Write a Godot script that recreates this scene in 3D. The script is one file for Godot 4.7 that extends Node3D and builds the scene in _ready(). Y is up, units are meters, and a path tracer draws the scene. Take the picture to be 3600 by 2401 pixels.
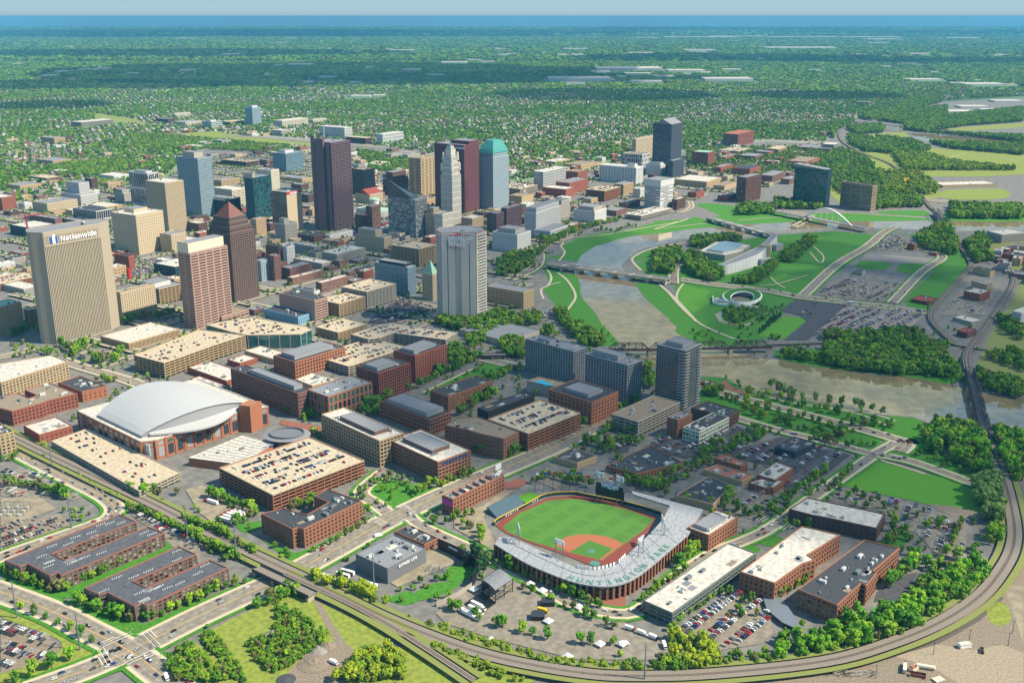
extends Node3D
# Aerial view of a river city: ballpark and arena in front, downtown towers behind, suburbs to the horizon.
var rng := RandomNumberGenerator.new()
var M := {}
var TEX := {}
var taken := {}
var tree_list := []
var car_list := []
var window_budget := 15000
var quad_cache := {}
var ST := {}
const CAM := Vector3(0, 445, 0)

class MB:
	var v := PackedVector3Array()
	var n := PackedVector3Array()
	var c := PackedColorArray()
	var col := Color.WHITE
	var colored := false
	func tri(a, b, d, nn = null):
		var m = nn if nn != null else (b - a).cross(d - a).normalized()
		v.append(a); v.append(d); v.append(b)
		for k in 3:
			n.append(m)
			if colored: c.append(col)
	func quad(a, b, d, e):
		var m = (b - a).cross(d - a).normalized()
		tri(a, b, d, m); tri(a, d, e, m)
	func box(o, ux, uy, uz):
		quad(o + uz, o + uz + ux, o + uz + ux + uy, o + uz + uy)
		quad(o + ux, o, o + uy, o + ux + uy)
		quad(o + ux + uz, o + ux, o + ux + uy, o + ux + uy + uz)
		quad(o, o + uz, o + uz + uy, o + uy)
		quad(o + uy + uz, o + uy + uz + ux, o + uy + ux, o + uy)
		quad(o, o + ux, o + ux + uz, o + uz)
	func cbox(p, sx, sy, sz, ang = 0.0):
		var x = Vector3(cos(ang), 0, -sin(ang)); var z = Vector3(sin(ang), 0, cos(ang))
		box(p - x * sx * .5 - z * sz * .5, x * sx, Vector3(0, sy, 0), z * sz)
	func bar(a, b, r):
		var d = (b - a); var L = d.length(); d = d / L
		var x = d.cross(Vector3.UP if abs(d.y) < .9 else Vector3.RIGHT).normalized(); var z = x.cross(d)
		box(a - x * r - z * r, x * 2.0 * r, d * L, z * 2.0 * r)
	func top(poly, y):
		var ix = Geometry2D.triangulate_polygon(poly)
		for k in range(0, ix.size(), 3):
			var a = poly[ix[k]]; var b = poly[ix[k + 1]]; var d = poly[ix[k + 2]]
			if (b - a).cross(d - a) > 0: var t = b; b = d; d = t
			tri(Vector3(a.x, y, a.y), Vector3(b.x, y, b.y), Vector3(d.x, y, d.y), Vector3.UP)
	func prism(poly, y0, y1, cap = true):
		for k in poly.size():
			var a = poly[k]; var b = poly[(k + 1) % poly.size()]
			quad(Vector3(a.x, y0, a.y), Vector3(b.x, y0, b.y), Vector3(b.x, y1, b.y), Vector3(a.x, y1, a.y))
		if cap: top(poly, y1)
	func lathe(p, prof, seg = 16, sx = 1.0, sz = 1.0):
		for k in prof.size() - 1:
			for i in seg:
				var t0 = TAU * i / seg; var t1 = TAU * (i + 1) / seg
				var r0 = prof[k].x; var r1 = prof[k + 1].x; var y0 = prof[k].y; var y1 = prof[k + 1].y
				var a = p + Vector3(cos(t0) * r0 * sx, y0, -sin(t0) * r0 * sz); var b = p + Vector3(cos(t1) * r0 * sx, y0, -sin(t1) * r0 * sz)
				var d = p + Vector3(cos(t1) * r1 * sx, y1, -sin(t1) * r1 * sz); var e = p + Vector3(cos(t0) * r1 * sx, y1, -sin(t0) * r1 * sz)
				if r0 < .001: tri(a, d, e)
				elif r1 < .001: tri(a, b, d)
				else: quad(a, b, d, e)
	func mesh(mat):
		var arr = []; arr.resize(Mesh.ARRAY_MAX); arr[Mesh.ARRAY_VERTEX] = v; arr[Mesh.ARRAY_NORMAL] = n
		if colored: arr[Mesh.ARRAY_COLOR] = c
		var m = ArrayMesh.new()
		if v.size() > 0:
			m.add_surface_from_arrays(Mesh.PRIMITIVE_TRIANGLES, arr); m.surface_set_material(0, mat)
		return m

func numbered(nm):
	if not taken.has(nm): taken[nm] = 0; return nm
	taken[nm] += 1
	return "%s_%03d" % [nm, taken[nm]]
func thing(nm, label, category, at = Vector3.ZERO, group = "", turn = 0.0):
	var o = Node3D.new(); o.name = numbered(nm); add_child(o); o.position = at; o.rotation.y = turn
	o.set_meta("label", label); o.set_meta("category", category)
	if group != "": o.set_meta("group", group)
	return o
func part(nm, mb, mat, parent, origin = Vector3.ZERO):
	if mb.v.size() == 0: return null
	if origin != Vector3.ZERO:
		for k in mb.v.size(): mb.v[k] -= origin
	var o = MeshInstance3D.new(); o.mesh = mb.mesh(mat); o.name = nm; parent.add_child(o, true); return o
func struct(nm, mb, mat, y = 0.0):
	if mb.v.size() == 0: return
	var o = MeshInstance3D.new(); o.mesh = mb.mesh(mat); o.name = numbered(nm); add_child(o); o.position.y = y
	o.set_meta("kind", "structure"); return o
func share(nm, mesh, parent, at, turn = 0.0, sc = Vector3.ONE, mat = null):
	var o = MeshInstance3D.new(); o.mesh = mesh; o.name = nm; parent.add_child(o, true); o.position = at; o.rotation.y = turn; o.scale = sc
	if mat: o.material_override = mat
	return o
func v3(p, y = 0.0): return Vector3(p.x, y, p.y)
func poly_of(a):
	var p = PackedVector2Array()
	for k in range(0, a.size(), 2): p.append(Vector2(a[k], a[k + 1]))
	return p
func ccw(p):
	var s = 0.0
	for k in p.size(): s += p[k].cross(p[(k + 1) % p.size()])
	if s > 0: p.reverse()
	return p

# ---------------- materials
func noise_tex(seed_, freq, lo, hi, size = 512, oct = 4):
	var f = FastNoiseLite.new(); f.seed = seed_; f.frequency = freq; f.fractal_octaves = oct
	var im = f.get_seamless_image(size, size); im.convert(Image.FORMAT_L8)
	var d = im.get_data()
	for k in d.size(): d[k] = int(255.0 * clampf(lerpf(lo, hi, d[k] / 255.0), 0, 1))
	im = Image.create_from_data(size, size, false, Image.FORMAT_L8, d); im.convert(Image.FORMAT_RGB8)
	return ImageTexture.create_from_image(im)
func mat(nm, col, rough = .9, tex = "", scale = .05, metal = 0.0):
	var m = StandardMaterial3D.new(); m.albedo_color = col if col is Color else Color(col); m.roughness = rough; m.metallic = metal
	if tex != "":
		m.albedo_texture = TEX[tex]; m.uv1_triplanar = true; m.uv1_world_triplanar = true; m.uv1_scale = Vector3(scale, scale, scale)
	m.resource_name = nm; M[nm] = m; return m
func materials():
	TEX.blotch = noise_tex(3, .018, .8, 1.06, 512, 6)
	TEX.grain = noise_tex(5, .05, .86, 1.05, 512, 5)
	TEX.patch = noise_tex(9, .02, .78, 1.1, 1024, 8)
	for a in WALLS: mat(a[0], a[1], a[2] if a.size() > 2 else .85, "grain" if a.size() < 4 else a[3], .07)
	for a in GLASSES:
		var m = mat(a[0], Color(a[1]).lightened(.06), .08); m.metallic_specular = .8; m.metallic = .3
	mat("white", "c6c0b3", .85, "blotch", .017); mat("darkgrey", "53555b", .9, "blotch", .017); mat("black", "3a3d43", .9, "blotch", .03); mat("gravel", "8d7f6b", .95, "blotch", .04)
	mat("greyroof", "84868a", .85, "blotch", .04); mat("salmon", "a8664f", .9, "blotch", .05); mat("salmon2", "9a5a48", .9); mat("mint", "93bda0", .7, "grain", .05)
	mat("copper", "42908a", .6, "grain", .05); mat("redroof", "8c3a33", .85, "grain", .06); mat("brownroof", "6b3a28", .6, "grain", .05); mat("mirrorroof", "3c424c", .2)
	mat("deck", "bfaf93", .9, "blotch", .02); mat("concrete", "b0a793", .9, "grain", .05)
	mat("unit", "b9bdb8", .6); mat("unit_dark", "6d7478", .6); mat("metalgrey", "7d858c", .45, "", 1, .4); mat("steel_dark", "2c2f36", .6); mat("rust", "3b2422", .8)
	mat("town", "75736d", .9, "blotch", .008); mat("grass", "3d7c0c", .95, "patch", .01); mat("mown", "4f8c10", .95, "grain", .03); mat("field", "7f8b31", .95, "patch", .008); mat("dirt", "857866", .95, "patch", .02); mat("weeds", "7c8340", .95, "patch", .04); mat("ash", "5f5850", .95, "patch", .03); mat("sand", "9a8c76", .95, "patch", .02); mat("gravelflat", "8f8880", .95, "blotch", .03)
	mat("asph", "867e70", .9, "blotch", .013); mat("asph2", "47474c", .9, "blotch", .013); mat("conc", "91866f", .9, "blotch", .008); mat("brickpave", "8b5544", .9, "grain", .05)
	mat("path", "c2b496", .9, "grain", .05); mat("paint_white", "d8d6cf", .8); mat("paint_yellow", "d6a63a", .8)
	mat("ballast", "867c70", .95, "blotch", .08); mat("rail", "6b5346", .5, "", 1, .3); mat("sleeper", "4c4138", .95)
	mat("bark", "4b3d2e", .95); mat("tyre", "1c1c1e", .9); mat("car_glass", "15191f", .1); mat("trim_white", "d9d6cd", .8); mat("trim_red", "8c5a49", .8)
	mat("red", "b3261e", .6); mat("yellow", "e0b41e", .6); mat("blue", "1f4fa8", .6); mat("tent", "e8e6e0", .8); mat("lamp_face", "cfd6dc", .4); mat("seat_green", "24443e", .8); mat("seat_blue", "4d6470", .7)
	mat("wall_green", "143a33", .8); mat("infield", "a3603f", .95, "grain", .05); mat("turf1", "4c7c24", .95, "grain", .05); mat("turf2", "447422", .95, "grain", .05); mat("track", "7d3b2e", .95, "grain", .05)
	mat("letter_green", "477a69", .8); mat("stand", "9c9ea1", .7, "blotch", .03); mat("vault", "b4b4b2", .6, "grain", .02); mat("letter_white", "e6e8e8", .6); mat("sign_black", "14161a", .5); mat("screen_blue", "1d4f9c", .4); mat("magenta", "b52d9c", .5); mat("pool", "2ab4d6", .15); mat("person_dark", "3a3640", .9)
	var w = mat("water", "cfb78f", .045, "blotch", .004, .6); w.metallic_specular = 1.0
	var wb = FastNoiseLite.new(); wb.seed = 21; wb.frequency = .03; wb.fractal_octaves = 3
	var wi = wb.get_seamless_image(512, 512); wi.convert(Image.FORMAT_L8); wi.bump_map_to_normal_map(.6)
	w.normal_enabled = true; w.normal_texture = ImageTexture.create_from_image(wi); w.normal_scale = .06
	for a in LEAVES:
		var m = mat(a[0], a[1], .9); m.vertex_color_use_as_albedo = true; m.backlight_enabled = true; m.backlight = Color(a[1]).lightened(.1)
	for a in CARCOLS:
		var m = mat(a[0], a[1], .35); m.clearcoat_enabled = true; m.clearcoat = .5
	for nm in ["leaf_any", "car_any", "house_wall_any", "house_roof_any", "field_any"]:
		var m = mat(nm, Color.WHITE, .9); m.vertex_color_use_as_albedo = true
		if nm == "leaf_any": m.backlight_enabled = true; m.backlight = Color(.35, .5, .12)

# ---------------- buildings
func facade(w, panes, p, q, y0, y1, s):
	var L = p.distance_to(q)
	if L < 2.0: return
	var d = (q - p) / L; var nr = Vector2(-d.y, d.x)
	var mid = (p + q) * .5
	if nr.dot(-mid) <= 0: return
	var nb = max(1, int(round(L / s.bw))); var nf = max(1, int(round((y1 - y0) / s.fh)))
	var cw = L / nb; var ch = (y1 - y0) / nf; var dp = s.get("dp", .55); var pw = s.pw * cw; var bh = s.bh * ch
	var D = Vector3(d.x, 0, d.y); var N = Vector3(nr.x, 0, nr.y); var P = v3(p)
	if pw > .01:
		for i in nb + 1:
			var x0 = max(i * cw - pw * .5, 0.0); var x1 = min(i * cw + pw * .5, L)
			if i == 0: x0 = -dp * .5
			if i == nb: x1 = L + dp * .5
			w.box(P + D * x0 + Vector3(0, y0, 0), D * (x1 - x0), Vector3(0, y1 - y0, 0), N * (dp + s.get("pd", .06)))
	for j in nf + 1:
		var b0 = y0 + j * ch; var b1 = b0 + bh
		if j == nf: b0 = y1 - bh * s.get("tb", .5); b1 = y1 + .02
		if bh > .01: w.box(P + Vector3(0, b0, 0) - D * dp * .5, D * (L + dp), Vector3(0, b1 - b0, 0), N * dp)
	var run = s.get("run", 1)
	for j in nf:
		for i in range(0, nb, run):
			var k = min(run, nb - i)
			var ww = k * cw - pw; var hh = ch - bh - (bh * s.get("tb", .5) if j == nf - 1 else 0.0)
			if ww < .2 or hh < .2: continue
			var c = P + D * (i * cw + k * cw * .5) + N * .05 + Vector3(0, y0 + j * ch + bh + hh * .5, 0)
			panes.append([c, ww, hh, atan2(nr.x, nr.y), s])
func put_windows(root, panes, origin):
	if panes.is_empty(): return
	var near = mini(300, mini(panes.size(), window_budget))
	if near < panes.size(): panes.sort_custom(func(a, b): return a[0].distance_squared_to(CAM) < b[0].distance_squared_to(CAM))
	window_budget -= near
	var rest = {}
	for k in panes.size():
		var a = panes[k]; var g = a[4].g
		var gl = g[rng.randi() % g.size()]
		if k < near:
			var key = "%.1f_%.1f_%s" % [a[1], a[2], gl]
			if not quad_cache.has(key):
				var qm = QuadMesh.new(); qm.size = Vector2(snapped(a[1], .1), snapped(a[2], .1)); qm.material = M[gl]; quad_cache[key] = qm
			var wn = share("window", quad_cache[key], root, a[0] - origin + Vector3(sin(a[3]), 0, cos(a[3])) * .04, a[3] + rng.randf_range(-.014, .014)); wn.rotation.x = rng.randf_range(-.012, .012)
		else:
			if not rest.has(gl): rest[gl] = MB.new()
			var x = Vector3(cos(a[3]), 0, -sin(a[3])) * a[1] * .5; var y = Vector3(0, a[2] * .5, 0) + Vector3(sin(a[3]), 0, cos(a[3])) * rng.randf_range(-.012, .012) * minf(a[2], 6.0); x += Vector3(sin(a[3]), 0, cos(a[3])) * rng.randf_range(-.01, .01) * minf(a[1], 6.0)
			rest[gl].quad(a[0] - x - y, a[0] + x - y, a[0] + x + y, a[0] - x + y)
	for gl in rest: 
		var o = part("window", rest[gl], M[gl], root, origin); o.set_meta("kind", "stuff")
func inset(poly, d):
	var r = Geometry2D.offset_polygon(poly, -d)
	if r.is_empty(): return poly
	return ccw(r[0])
func parapet(w, poly, y, hh = .9, t = .45):
	for k in poly.size():
		var a = poly[k]; var b = poly[(k + 1) % poly.size()]; var L = a.distance_to(b)
		if L < .5: continue
		var d = (b - a) / L; var nr = Vector2(-d.y, d.x)
		w.box(v3(a - nr * t, y), v3(d) * L, Vector3(0, hh, 0), v3(nr) * (t + .12))
func body(root, origin, poly, y0, y1, sname, panes, nm = "wall"):
	var s = ST[sname]
	if s.kind == "garage": garage(root, origin, poly, y0, y1, s); return
	var core = MB.new(); core.prism(poly, y0, y1 - .05, false)
	if s.kind != "plain":
		for k in poly.size():
			if s.has("only") and not (k in s.only): continue
			if s.has("maxlen") and poly[k].distance_to(poly[(k + 1) % poly.size()]) > s.maxlen: continue
			facade(core, panes, poly[k], poly[(k + 1) % poly.size()], y0, y1, s)
	part(nm, core, M[s.wall], root, origin)
func garage(root, origin, poly, y0, y1, s):
	var nf = max(1, int(round((y1 - y0) / 3.3))); var fh = (y1 - y0) / nf
	var cen = Vector2.ZERO
	for p in poly: cen += p / poly.size()
	var inner = inset(poly, 9.0)
	if inner.size() > 2 and inner != poly:
		var c = MB.new(); c.prism(inner, y0, y1 - fh * .6, false); part("core", c, M[s.wall], root, origin)
	for j in range(1, nf + 1):
		var w = MB.new(); var y = y0 + j * fh
		w.top(poly, y); w.prism(poly, y - .4, y - .02, false)
		for k in poly.size():
			var a = poly[k]; var b = poly[(k + 1) % poly.size()]; var L = a.distance_to(b)
			if L < 1: continue
			var d = (b - a) / L; var nr = Vector2(-d.y, d.x)
			w.box(v3(a, y - .45) - v3(d) * .2, v3(d) * (L + .4), Vector3(0, s.get("sp", 1.3), 0), v3(nr) * .35)
		part("deck", w, M.deck if j == nf else M[s.wall], root, origin)
		if j == nf:
			var w2 = MB.new(); parapet(w2, poly, y, .9, .3); part("parapet", w2, M[s.wall], root, origin)
	var ncol = 0
	var cb = MB.new(); cb.box(Vector3(-.4, 0, -.1), Vector3(.8, 0, 0), Vector3(0, y1 - y0, 0), Vector3(0, 0, .75)); var cm = cb.mesh(M[s.get("col", s.wall)])
	for k in poly.size():
		var a = poly[k]; var b = poly[(k + 1) % poly.size()]; var L = a.distance_to(b)
		var d = (b - a) / L; var nr = Vector2(-d.y, d.x)
		if nr.dot(-(a + b) * .5) <= 0: continue
		var nb = max(1, int(round(L / s.bw)))
		for i in nb + 1: share("column", cm, root, v3(a + d * L * i / nb, y0) - origin, atan2(nr.x, nr.y))
	if s.has("glass"):
		for k in poly.size():
			var a = poly[k]; var b = poly[(k + 1) % poly.size()]; var L = a.distance_to(b)
			var d = (b - a) / L; var nr = Vector2(-d.y, d.x)
			if nr.dot(-(a + b) * .5) <= 0 or L < 8: continue
			var nb = max(1, int(round(L / s.bw)))
			for i in nb:
				var g = MB.new(); var x0 = a + d * (L * (i + .06) / nb) + nr * .4; var x1 = a + d * (L * (i + .94) / nb) + nr * .4
				g.quad(v3(x0, y0 + 1), v3(x1, y0 + 1), v3(x1, y1 - 1.2), v3(x0, y1 - 1.2)); part("glass_bay", g, M[s.glass], root, origin)
func sub(poly, u0, u1, v0, v1):
	var N = poly[0]; var a = poly[1] - N; var b = poly[poly.size() - 1] - N
	return PackedVector2Array([N + a * u0 + b * v0, N + a * u1 + b * v0, N + a * u1 + b * v1, N + a * u0 + b * v1])
func cap_roof(root, origin, poly, y, c):
	var q = sub(poly, c[1], c[2], c[3], c[4]); var w = MB.new(); var h = c[5]; var y1 = y + h
	var m = (q[0] + q[2]) * .5
	if c[0] == "pyr":
		for k in 4: w.tri(v3(q[k], y), v3(q[(k + 1) % 4], y), v3(m, y1))
	elif c[0] == "mans":
		var r = PackedVector2Array()
		for k in 4: r.append(q[k].lerp(m, .5))
		var r1 = PackedVector2Array()
		for k in 4: r1.append(q[k].lerp(m, .12))
		for k in 4:
			var j = (k + 1) % 4
			w.quad(v3(q[k], y), v3(q[j], y), v3(r1[j], y + h * .3), v3(r1[k], y + h * .3)); w.quad(v3(r1[k], y + h * .3), v3(r1[j], y + h * .3), v3(r[j], y1), v3(r[k], y1))
		w.top(r, y1)
	elif c[0] == "gable":
		var e0 = (q[0] + q[1]) * .5; var e1 = (q[2] + q[3]) * .5
		if q[0].distance_to(q[1]) > q[1].distance_to(q[2]):
			q = PackedVector2Array([q[1], q[2], q[3], q[0]]); e0 = (q[0] + q[1]) * .5; e1 = (q[2] + q[3]) * .5
		w.tri(v3(q[0], y), v3(q[1], y), v3(e0, y1)); w.tri(v3(q[2], y), v3(q[3], y), v3(e1, y1))
		w.quad(v3(q[1], y), v3(q[2], y), v3(e1, y1), v3(e0, y1)); w.quad(v3(q[3], y), v3(q[0], y), v3(e0, y1), v3(e1, y1))
	else:
		var hi = [0, 0, 1, 1] if c[0] == "shed" else [0, 0, 1, 1]
		var t = []
		for k in 4: t.append(v3(q[k], y + h * (hi[k] if c[0] == "shed" else [.15, .0, .5, 1.0][k]) + .1))
		for k in 4: w.quad(v3(q[k], y), v3(q[(k + 1) % 4], y), t[(k + 1) % 4], t[k])
		w.quad(t[0], t[1], t[2], t[3])
	part("roof", w, M[c[6]], root, origin)
var unit_meshes := []
func make_units():
	var fm = MB.new(); fm.lathe(Vector3.ZERO, [Vector2(.55, 0), Vector2(.55, .35), Vector2(.4, .35), Vector2(.4, .1), Vector2(0, .1)], 8); fan_mesh = fm.mesh(M.unit_dark)
	for a in [[3.0, 1.6, 2.0], [5.0, 2.0, 2.4], [1.5, 1.1, 1.5]]:
		var w = MB.new(); w.cbox(Vector3.ZERO, a[0], a[1], a[2]); w.lathe(Vector3(a[0] * .2, a[1], 0), [Vector2(a[2] * .3, 0), Vector2(a[2] * .3, .3), Vector2(0, .3)], 8)
		w.cbox(Vector3(-a[0] * .28, a[1], 0), a[0] * .25, .35, a[2] * .6)
		unit_meshes.append(w.mesh(M.unit)); unit_meshes.append(w.mesh(M.unit_dark))
var fan_mesh: Mesh
func units(root, origin, poly, y, cnt, g, small = false):
	var q = inset(poly, 4.0); var bb = Rect2(q[0], Vector2.ZERO)
	for p in q: bb = bb.expand(p)
	var tries = 0
	while cnt > 0 and tries < 400:
		tries += 1
		var p = bb.position + Vector2(rng.randf(), rng.randf()) * bb.size
		if not Geometry2D.is_point_in_polygon(p, q): continue
		cnt -= 1
		if small:
			# a row of little condensers
			var d = Vector2(cos(deg_to_rad(g)), -sin(deg_to_rad(g)))
			for k in 5: share("roof_unit", unit_meshes[4], root, v3(p + d * (k * 1.9 - 3.8) + Vector2(-d.y, d.x) * rng.randf_range(-.3, .3), y) - origin, deg_to_rad(g), Vector3.ONE * .62)
			continue
		var ru = share("roof_unit", unit_meshes[rng.randi() % unit_meshes.size()], root, v3(p, y) - origin, deg_to_rad(g) + (PI / 2 if rng.randf() < .4 else 0.0), Vector3.ONE * rng.randf_range(.7, 1.35))
		if p.length() < 1300: share("fan", fan_mesh, ru, Vector3(-.3, 1.75, 0), 0, Vector3(1, 1, 1))
func building(nm, label, category, sname, pts, h, g, o = {}):
	var poly = poly_of(pts); var cen = Vector2.ZERO
	if pts.size() == 4:
		# near corner, lengths of the right and left walls, heading
		var ga = deg_to_rad(g); var du = Vector2(cos(ga), -sin(ga)) * pts[2]; var dv = Vector2(-sin(ga), -cos(ga)) * pts[3]; var P = Vector2(pts[0], pts[1])
		poly = PackedVector2Array([P, P + du, P + du + dv, P + dv])
	for p in poly: cen += p / poly.size()
	var origin = v3(cen); var root = thing(nm, label, category, origin, o.get("group", ""))
	var panes = []; var s = ST[sname]
	body(root, origin, poly, 0.0, h, sname, panes)
	var y = h
	if s.kind != "garage" or o.has("roof"):
		var w = MB.new(); w.top(inset(poly, .2), h + (.05 if s.kind == "garage" else -.02)); part("roof", w, M[o.get("roof", s.get("roof", "greyroof"))], root, origin)
		if s.kind != "garage":
			var pp = MB.new(); parapet(pp, poly, h); part("parapet", pp, M[s.get("trim", s.wall)], root, origin)
	var lo = poly
	if o.has("up"):
		for t in o.up:
			lo = sub(poly, t[0], t[1], t[2], t[3]); body(root, origin, lo, y if t[0] >= 0 else h - .5, y + t[4], t[5], panes, "penthouse" if ST[t[5]].kind == "plain" else "upper_tier"); 
			var w = MB.new(); w.top(lo, y + t[4] - .02); parapet(w, lo, y + t[4], .5, .3); part("penthouse_roof", w, M[ST[t[5]].get("roof", "greyroof")], root, origin)
			if o.up.size() > 1 or o.has("cap"): y += t[4]
	if o.has("cap"):
		cap_roof(root, origin, poly, y, o.cap)
		if o.has("mast"): y += o.cap[5]
	if o.has("mast"):
		var w = MB.new(); var c0 = (poly[0] + poly[2]) * .5; w.lathe(v3(c0, y - 1), [Vector2(.7, 0), Vector2(.15, o.mast + 1.0), Vector2(0, o.mast + 1.0)], 6); part("mast", w, M.steel_dark, root, origin)
	if o.has("units"): units(root, origin, poly, h, o.units, g, sname == "apt")
	elif s.kind != "garage" and not o.has("up") and not o.has("cap"): units(root, origin, poly, h, 2, g)
	if s.kind != "garage" and cen.length() < 1350 and not o.has("cap"):
		var q = inset(poly, 1.5)
		for k in 4:
			var c0 = q[rng.randi() % q.size()].lerp(cen, rng.randf_range(.25, .8)); var w = MB.new(); var ga = deg_to_rad(g)
			w.cbox(v3(c0, h + .02), rng.randf_range(4, 11), .06, rng.randf_range(3, 7), ga)
			if Geometry2D.is_point_in_polygon(c0, q): part("roof_patch", w, M[["greyroof", "gravel", "unit_dark", "white"][k]], root, origin)
		for k in 3:
			var c0 = q[rng.randi() % q.size()].lerp(cen, rng.randf_range(.2, .6)); var c1 = c0.lerp(cen, rng.randf_range(.5, .9))
			var dv = Vector2(cos(deg_to_rad(g)), -sin(deg_to_rad(g))); dv = dv if k % 2 else Vector2(-dv.y, dv.x); c1 = c0 + dv * rng.randf_range(3, 9)
			if Geometry2D.is_point_in_polygon(c0, q) and Geometry2D.is_point_in_polygon(c1, q): var w = MB.new(); w.bar(v3(c0, h + .35), v3(c1, h + .35), .2); part("roof_duct", w, M.unit_dark, root, origin)
	put_windows(root, panes, origin)
	if o.has("cars"): lot(PackedVector2Array(poly), o.cars, g, " ".join(label.split(" with ")[0].split(" beside ")[0].split(" between ")[0].split(" behind ")[0].split(" ").slice(0, 5)) + " deck", h + .05, 6.0)
	return [root, origin, poly]

# ---------------- cars and lots
func lot(poly, fill, ang, lb, y = .12, edge = 2.0):
	var q = inset(poly, edge); var a = deg_to_rad(ang); var d = Vector2(cos(a), -sin(a)); var e = Vector2(sin(a), cos(a))
	var lo = Vector2(INF, INF); var hi = -lo
	for p in q:
		var t = Vector2(p.dot(d), p.dot(e)); lo = lo.min(t); hi = hi.max(t)
	var row = 0; var v = lo.y + 2.6
	while v < hi.y - 2.0:
		row += 1; var u = lo.x + 1.5; var idx = 0; var f = clampf(fill + rng.randf_range(-.2, .2), .03, .97)
		var block = false
		while u < hi.x - 1.0:
			u += 2.75
			if rng.randf() < .06: block = not block
			var p = d * u + e * v
			if not Geometry2D.is_point_in_polygon(p, q): continue
			idx += 1
			if rng.randf() > (f * .35 if block else minf(f * 1.15, .97)): continue
			car_list.append([p, y, a + PI / 2 + (PI if rng.randf() < .5 else 0.0) + rng.randf_range(-.03, .03), "%s place, %s row of %s" % [nth(idx), nth(row), lb]])
		v += 5.3 if row % 2 == 1 else 12.2
func nth(k):
	var ones = ["", "first", "second", "third", "fourth", "fifth", "sixth", "seventh", "eighth", "ninth", "tenth", "eleventh", "twelfth", "thirteenth", "fourteenth", "fifteenth", "sixteenth", "seventeenth", "eighteenth", "nineteenth"]
	var tens = ["", "", "twenty", "thirty", "forty", "fifty", "sixty", "seventy", "eighty", "ninety"]
	if k < 20: return ones[k]
	if k < 100: return (tens[k / 10].trim_suffix("y") + "ieth") if k % 10 == 0 else tens[k / 10] + "-" + ones[k % 10]
	var h = ["", "", "two-", "three-", "four-", "five-", "six-", "seven-", "eight-", "nine-"][mini(k / 100, 9)] + "hundred"
	return h + "th" if k % 100 == 0 else h + "-" + nth(k % 100)
var car_bodies := []
var car_glass: Mesh
var wheel_mesh: Mesh
func car_profile(van):
	var w = MB.new()
	var pr = [Vector2(-2.2, .35), Vector2(2.2, .35), Vector2(2.25, .75), Vector2(1.2, .95), Vector2(.55, 1.45), Vector2(-1.2, 1.48), Vector2(-1.95, 1.0), Vector2(-2.25, .95)]
	if van: pr = [Vector2(-2.3, .35), Vector2(2.3, .35), Vector2(2.35, .9), Vector2(1.5, 1.1), Vector2(.9, 1.75), Vector2(-2.0, 1.8), Vector2(-2.3, 1.1)]
	var ins = func(p): return .82 if p.y < 1.1 else .66
	for k in pr.size():
		var a = pr[k]; var b = pr[(k + 1) % pr.size()]
		var za = ins.call(a); var zb = ins.call(b)
		w.quad(Vector3(a.x, a.y, za), Vector3(a.x, a.y, -za), Vector3(b.x, b.y, -zb), Vector3(b.x, b.y, zb))
	for sgn in [1, -1]:
		for k in range(1, pr.size() - 1):
			var a = Vector3(pr[0].x, pr[0].y, ins.call(pr[0]) * sgn); var b = Vector3(pr[k].x, pr[k].y, ins.call(pr[k]) * sgn); var c = Vector3(pr[k + 1].x, pr[k + 1].y, ins.call(pr[k + 1]) * sgn)
			if sgn > 0: w.tri(a, b, c)
			else: w.tri(a, c, b)
	return w
func make_car_meshes():
	car_bodies = [car_profile(false), car_profile(true)]
	var g = MB.new()
	g.quad(Vector3(1.16, 1.0, .72), Vector3(1.16, 1.0, -.72), Vector3(.6, 1.42, -.6), Vector3(.6, 1.42, .6))
	g.quad(Vector3(-1.25, 1.45, .6), Vector3(-1.25, 1.45, -.6), Vector3(-1.9, 1.05, -.72), Vector3(-1.9, 1.05, .72))
	for sgn in [1, -1]:
		var a = Vector3(1.0, 1.02, .84 * sgn); var b = Vector3(.5, 1.4, .7 * sgn); var c = Vector3(-1.2, 1.42, .7 * sgn); var d = Vector3(-1.75, 1.02, .84 * sgn)
		if sgn > 0: g.quad(d, a, b, c)
		else: g.quad(a, d, c, b)
	car_glass = g.mesh(M.car_glass)
	var t = MB.new(); t.lathe(Vector3.ZERO, [Vector2(0, -.1), Vector2(.33, -.1), Vector2(.33, .1), Vector2(0, .1)], 10); wheel_mesh = t.mesh(M.tyre)
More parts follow.
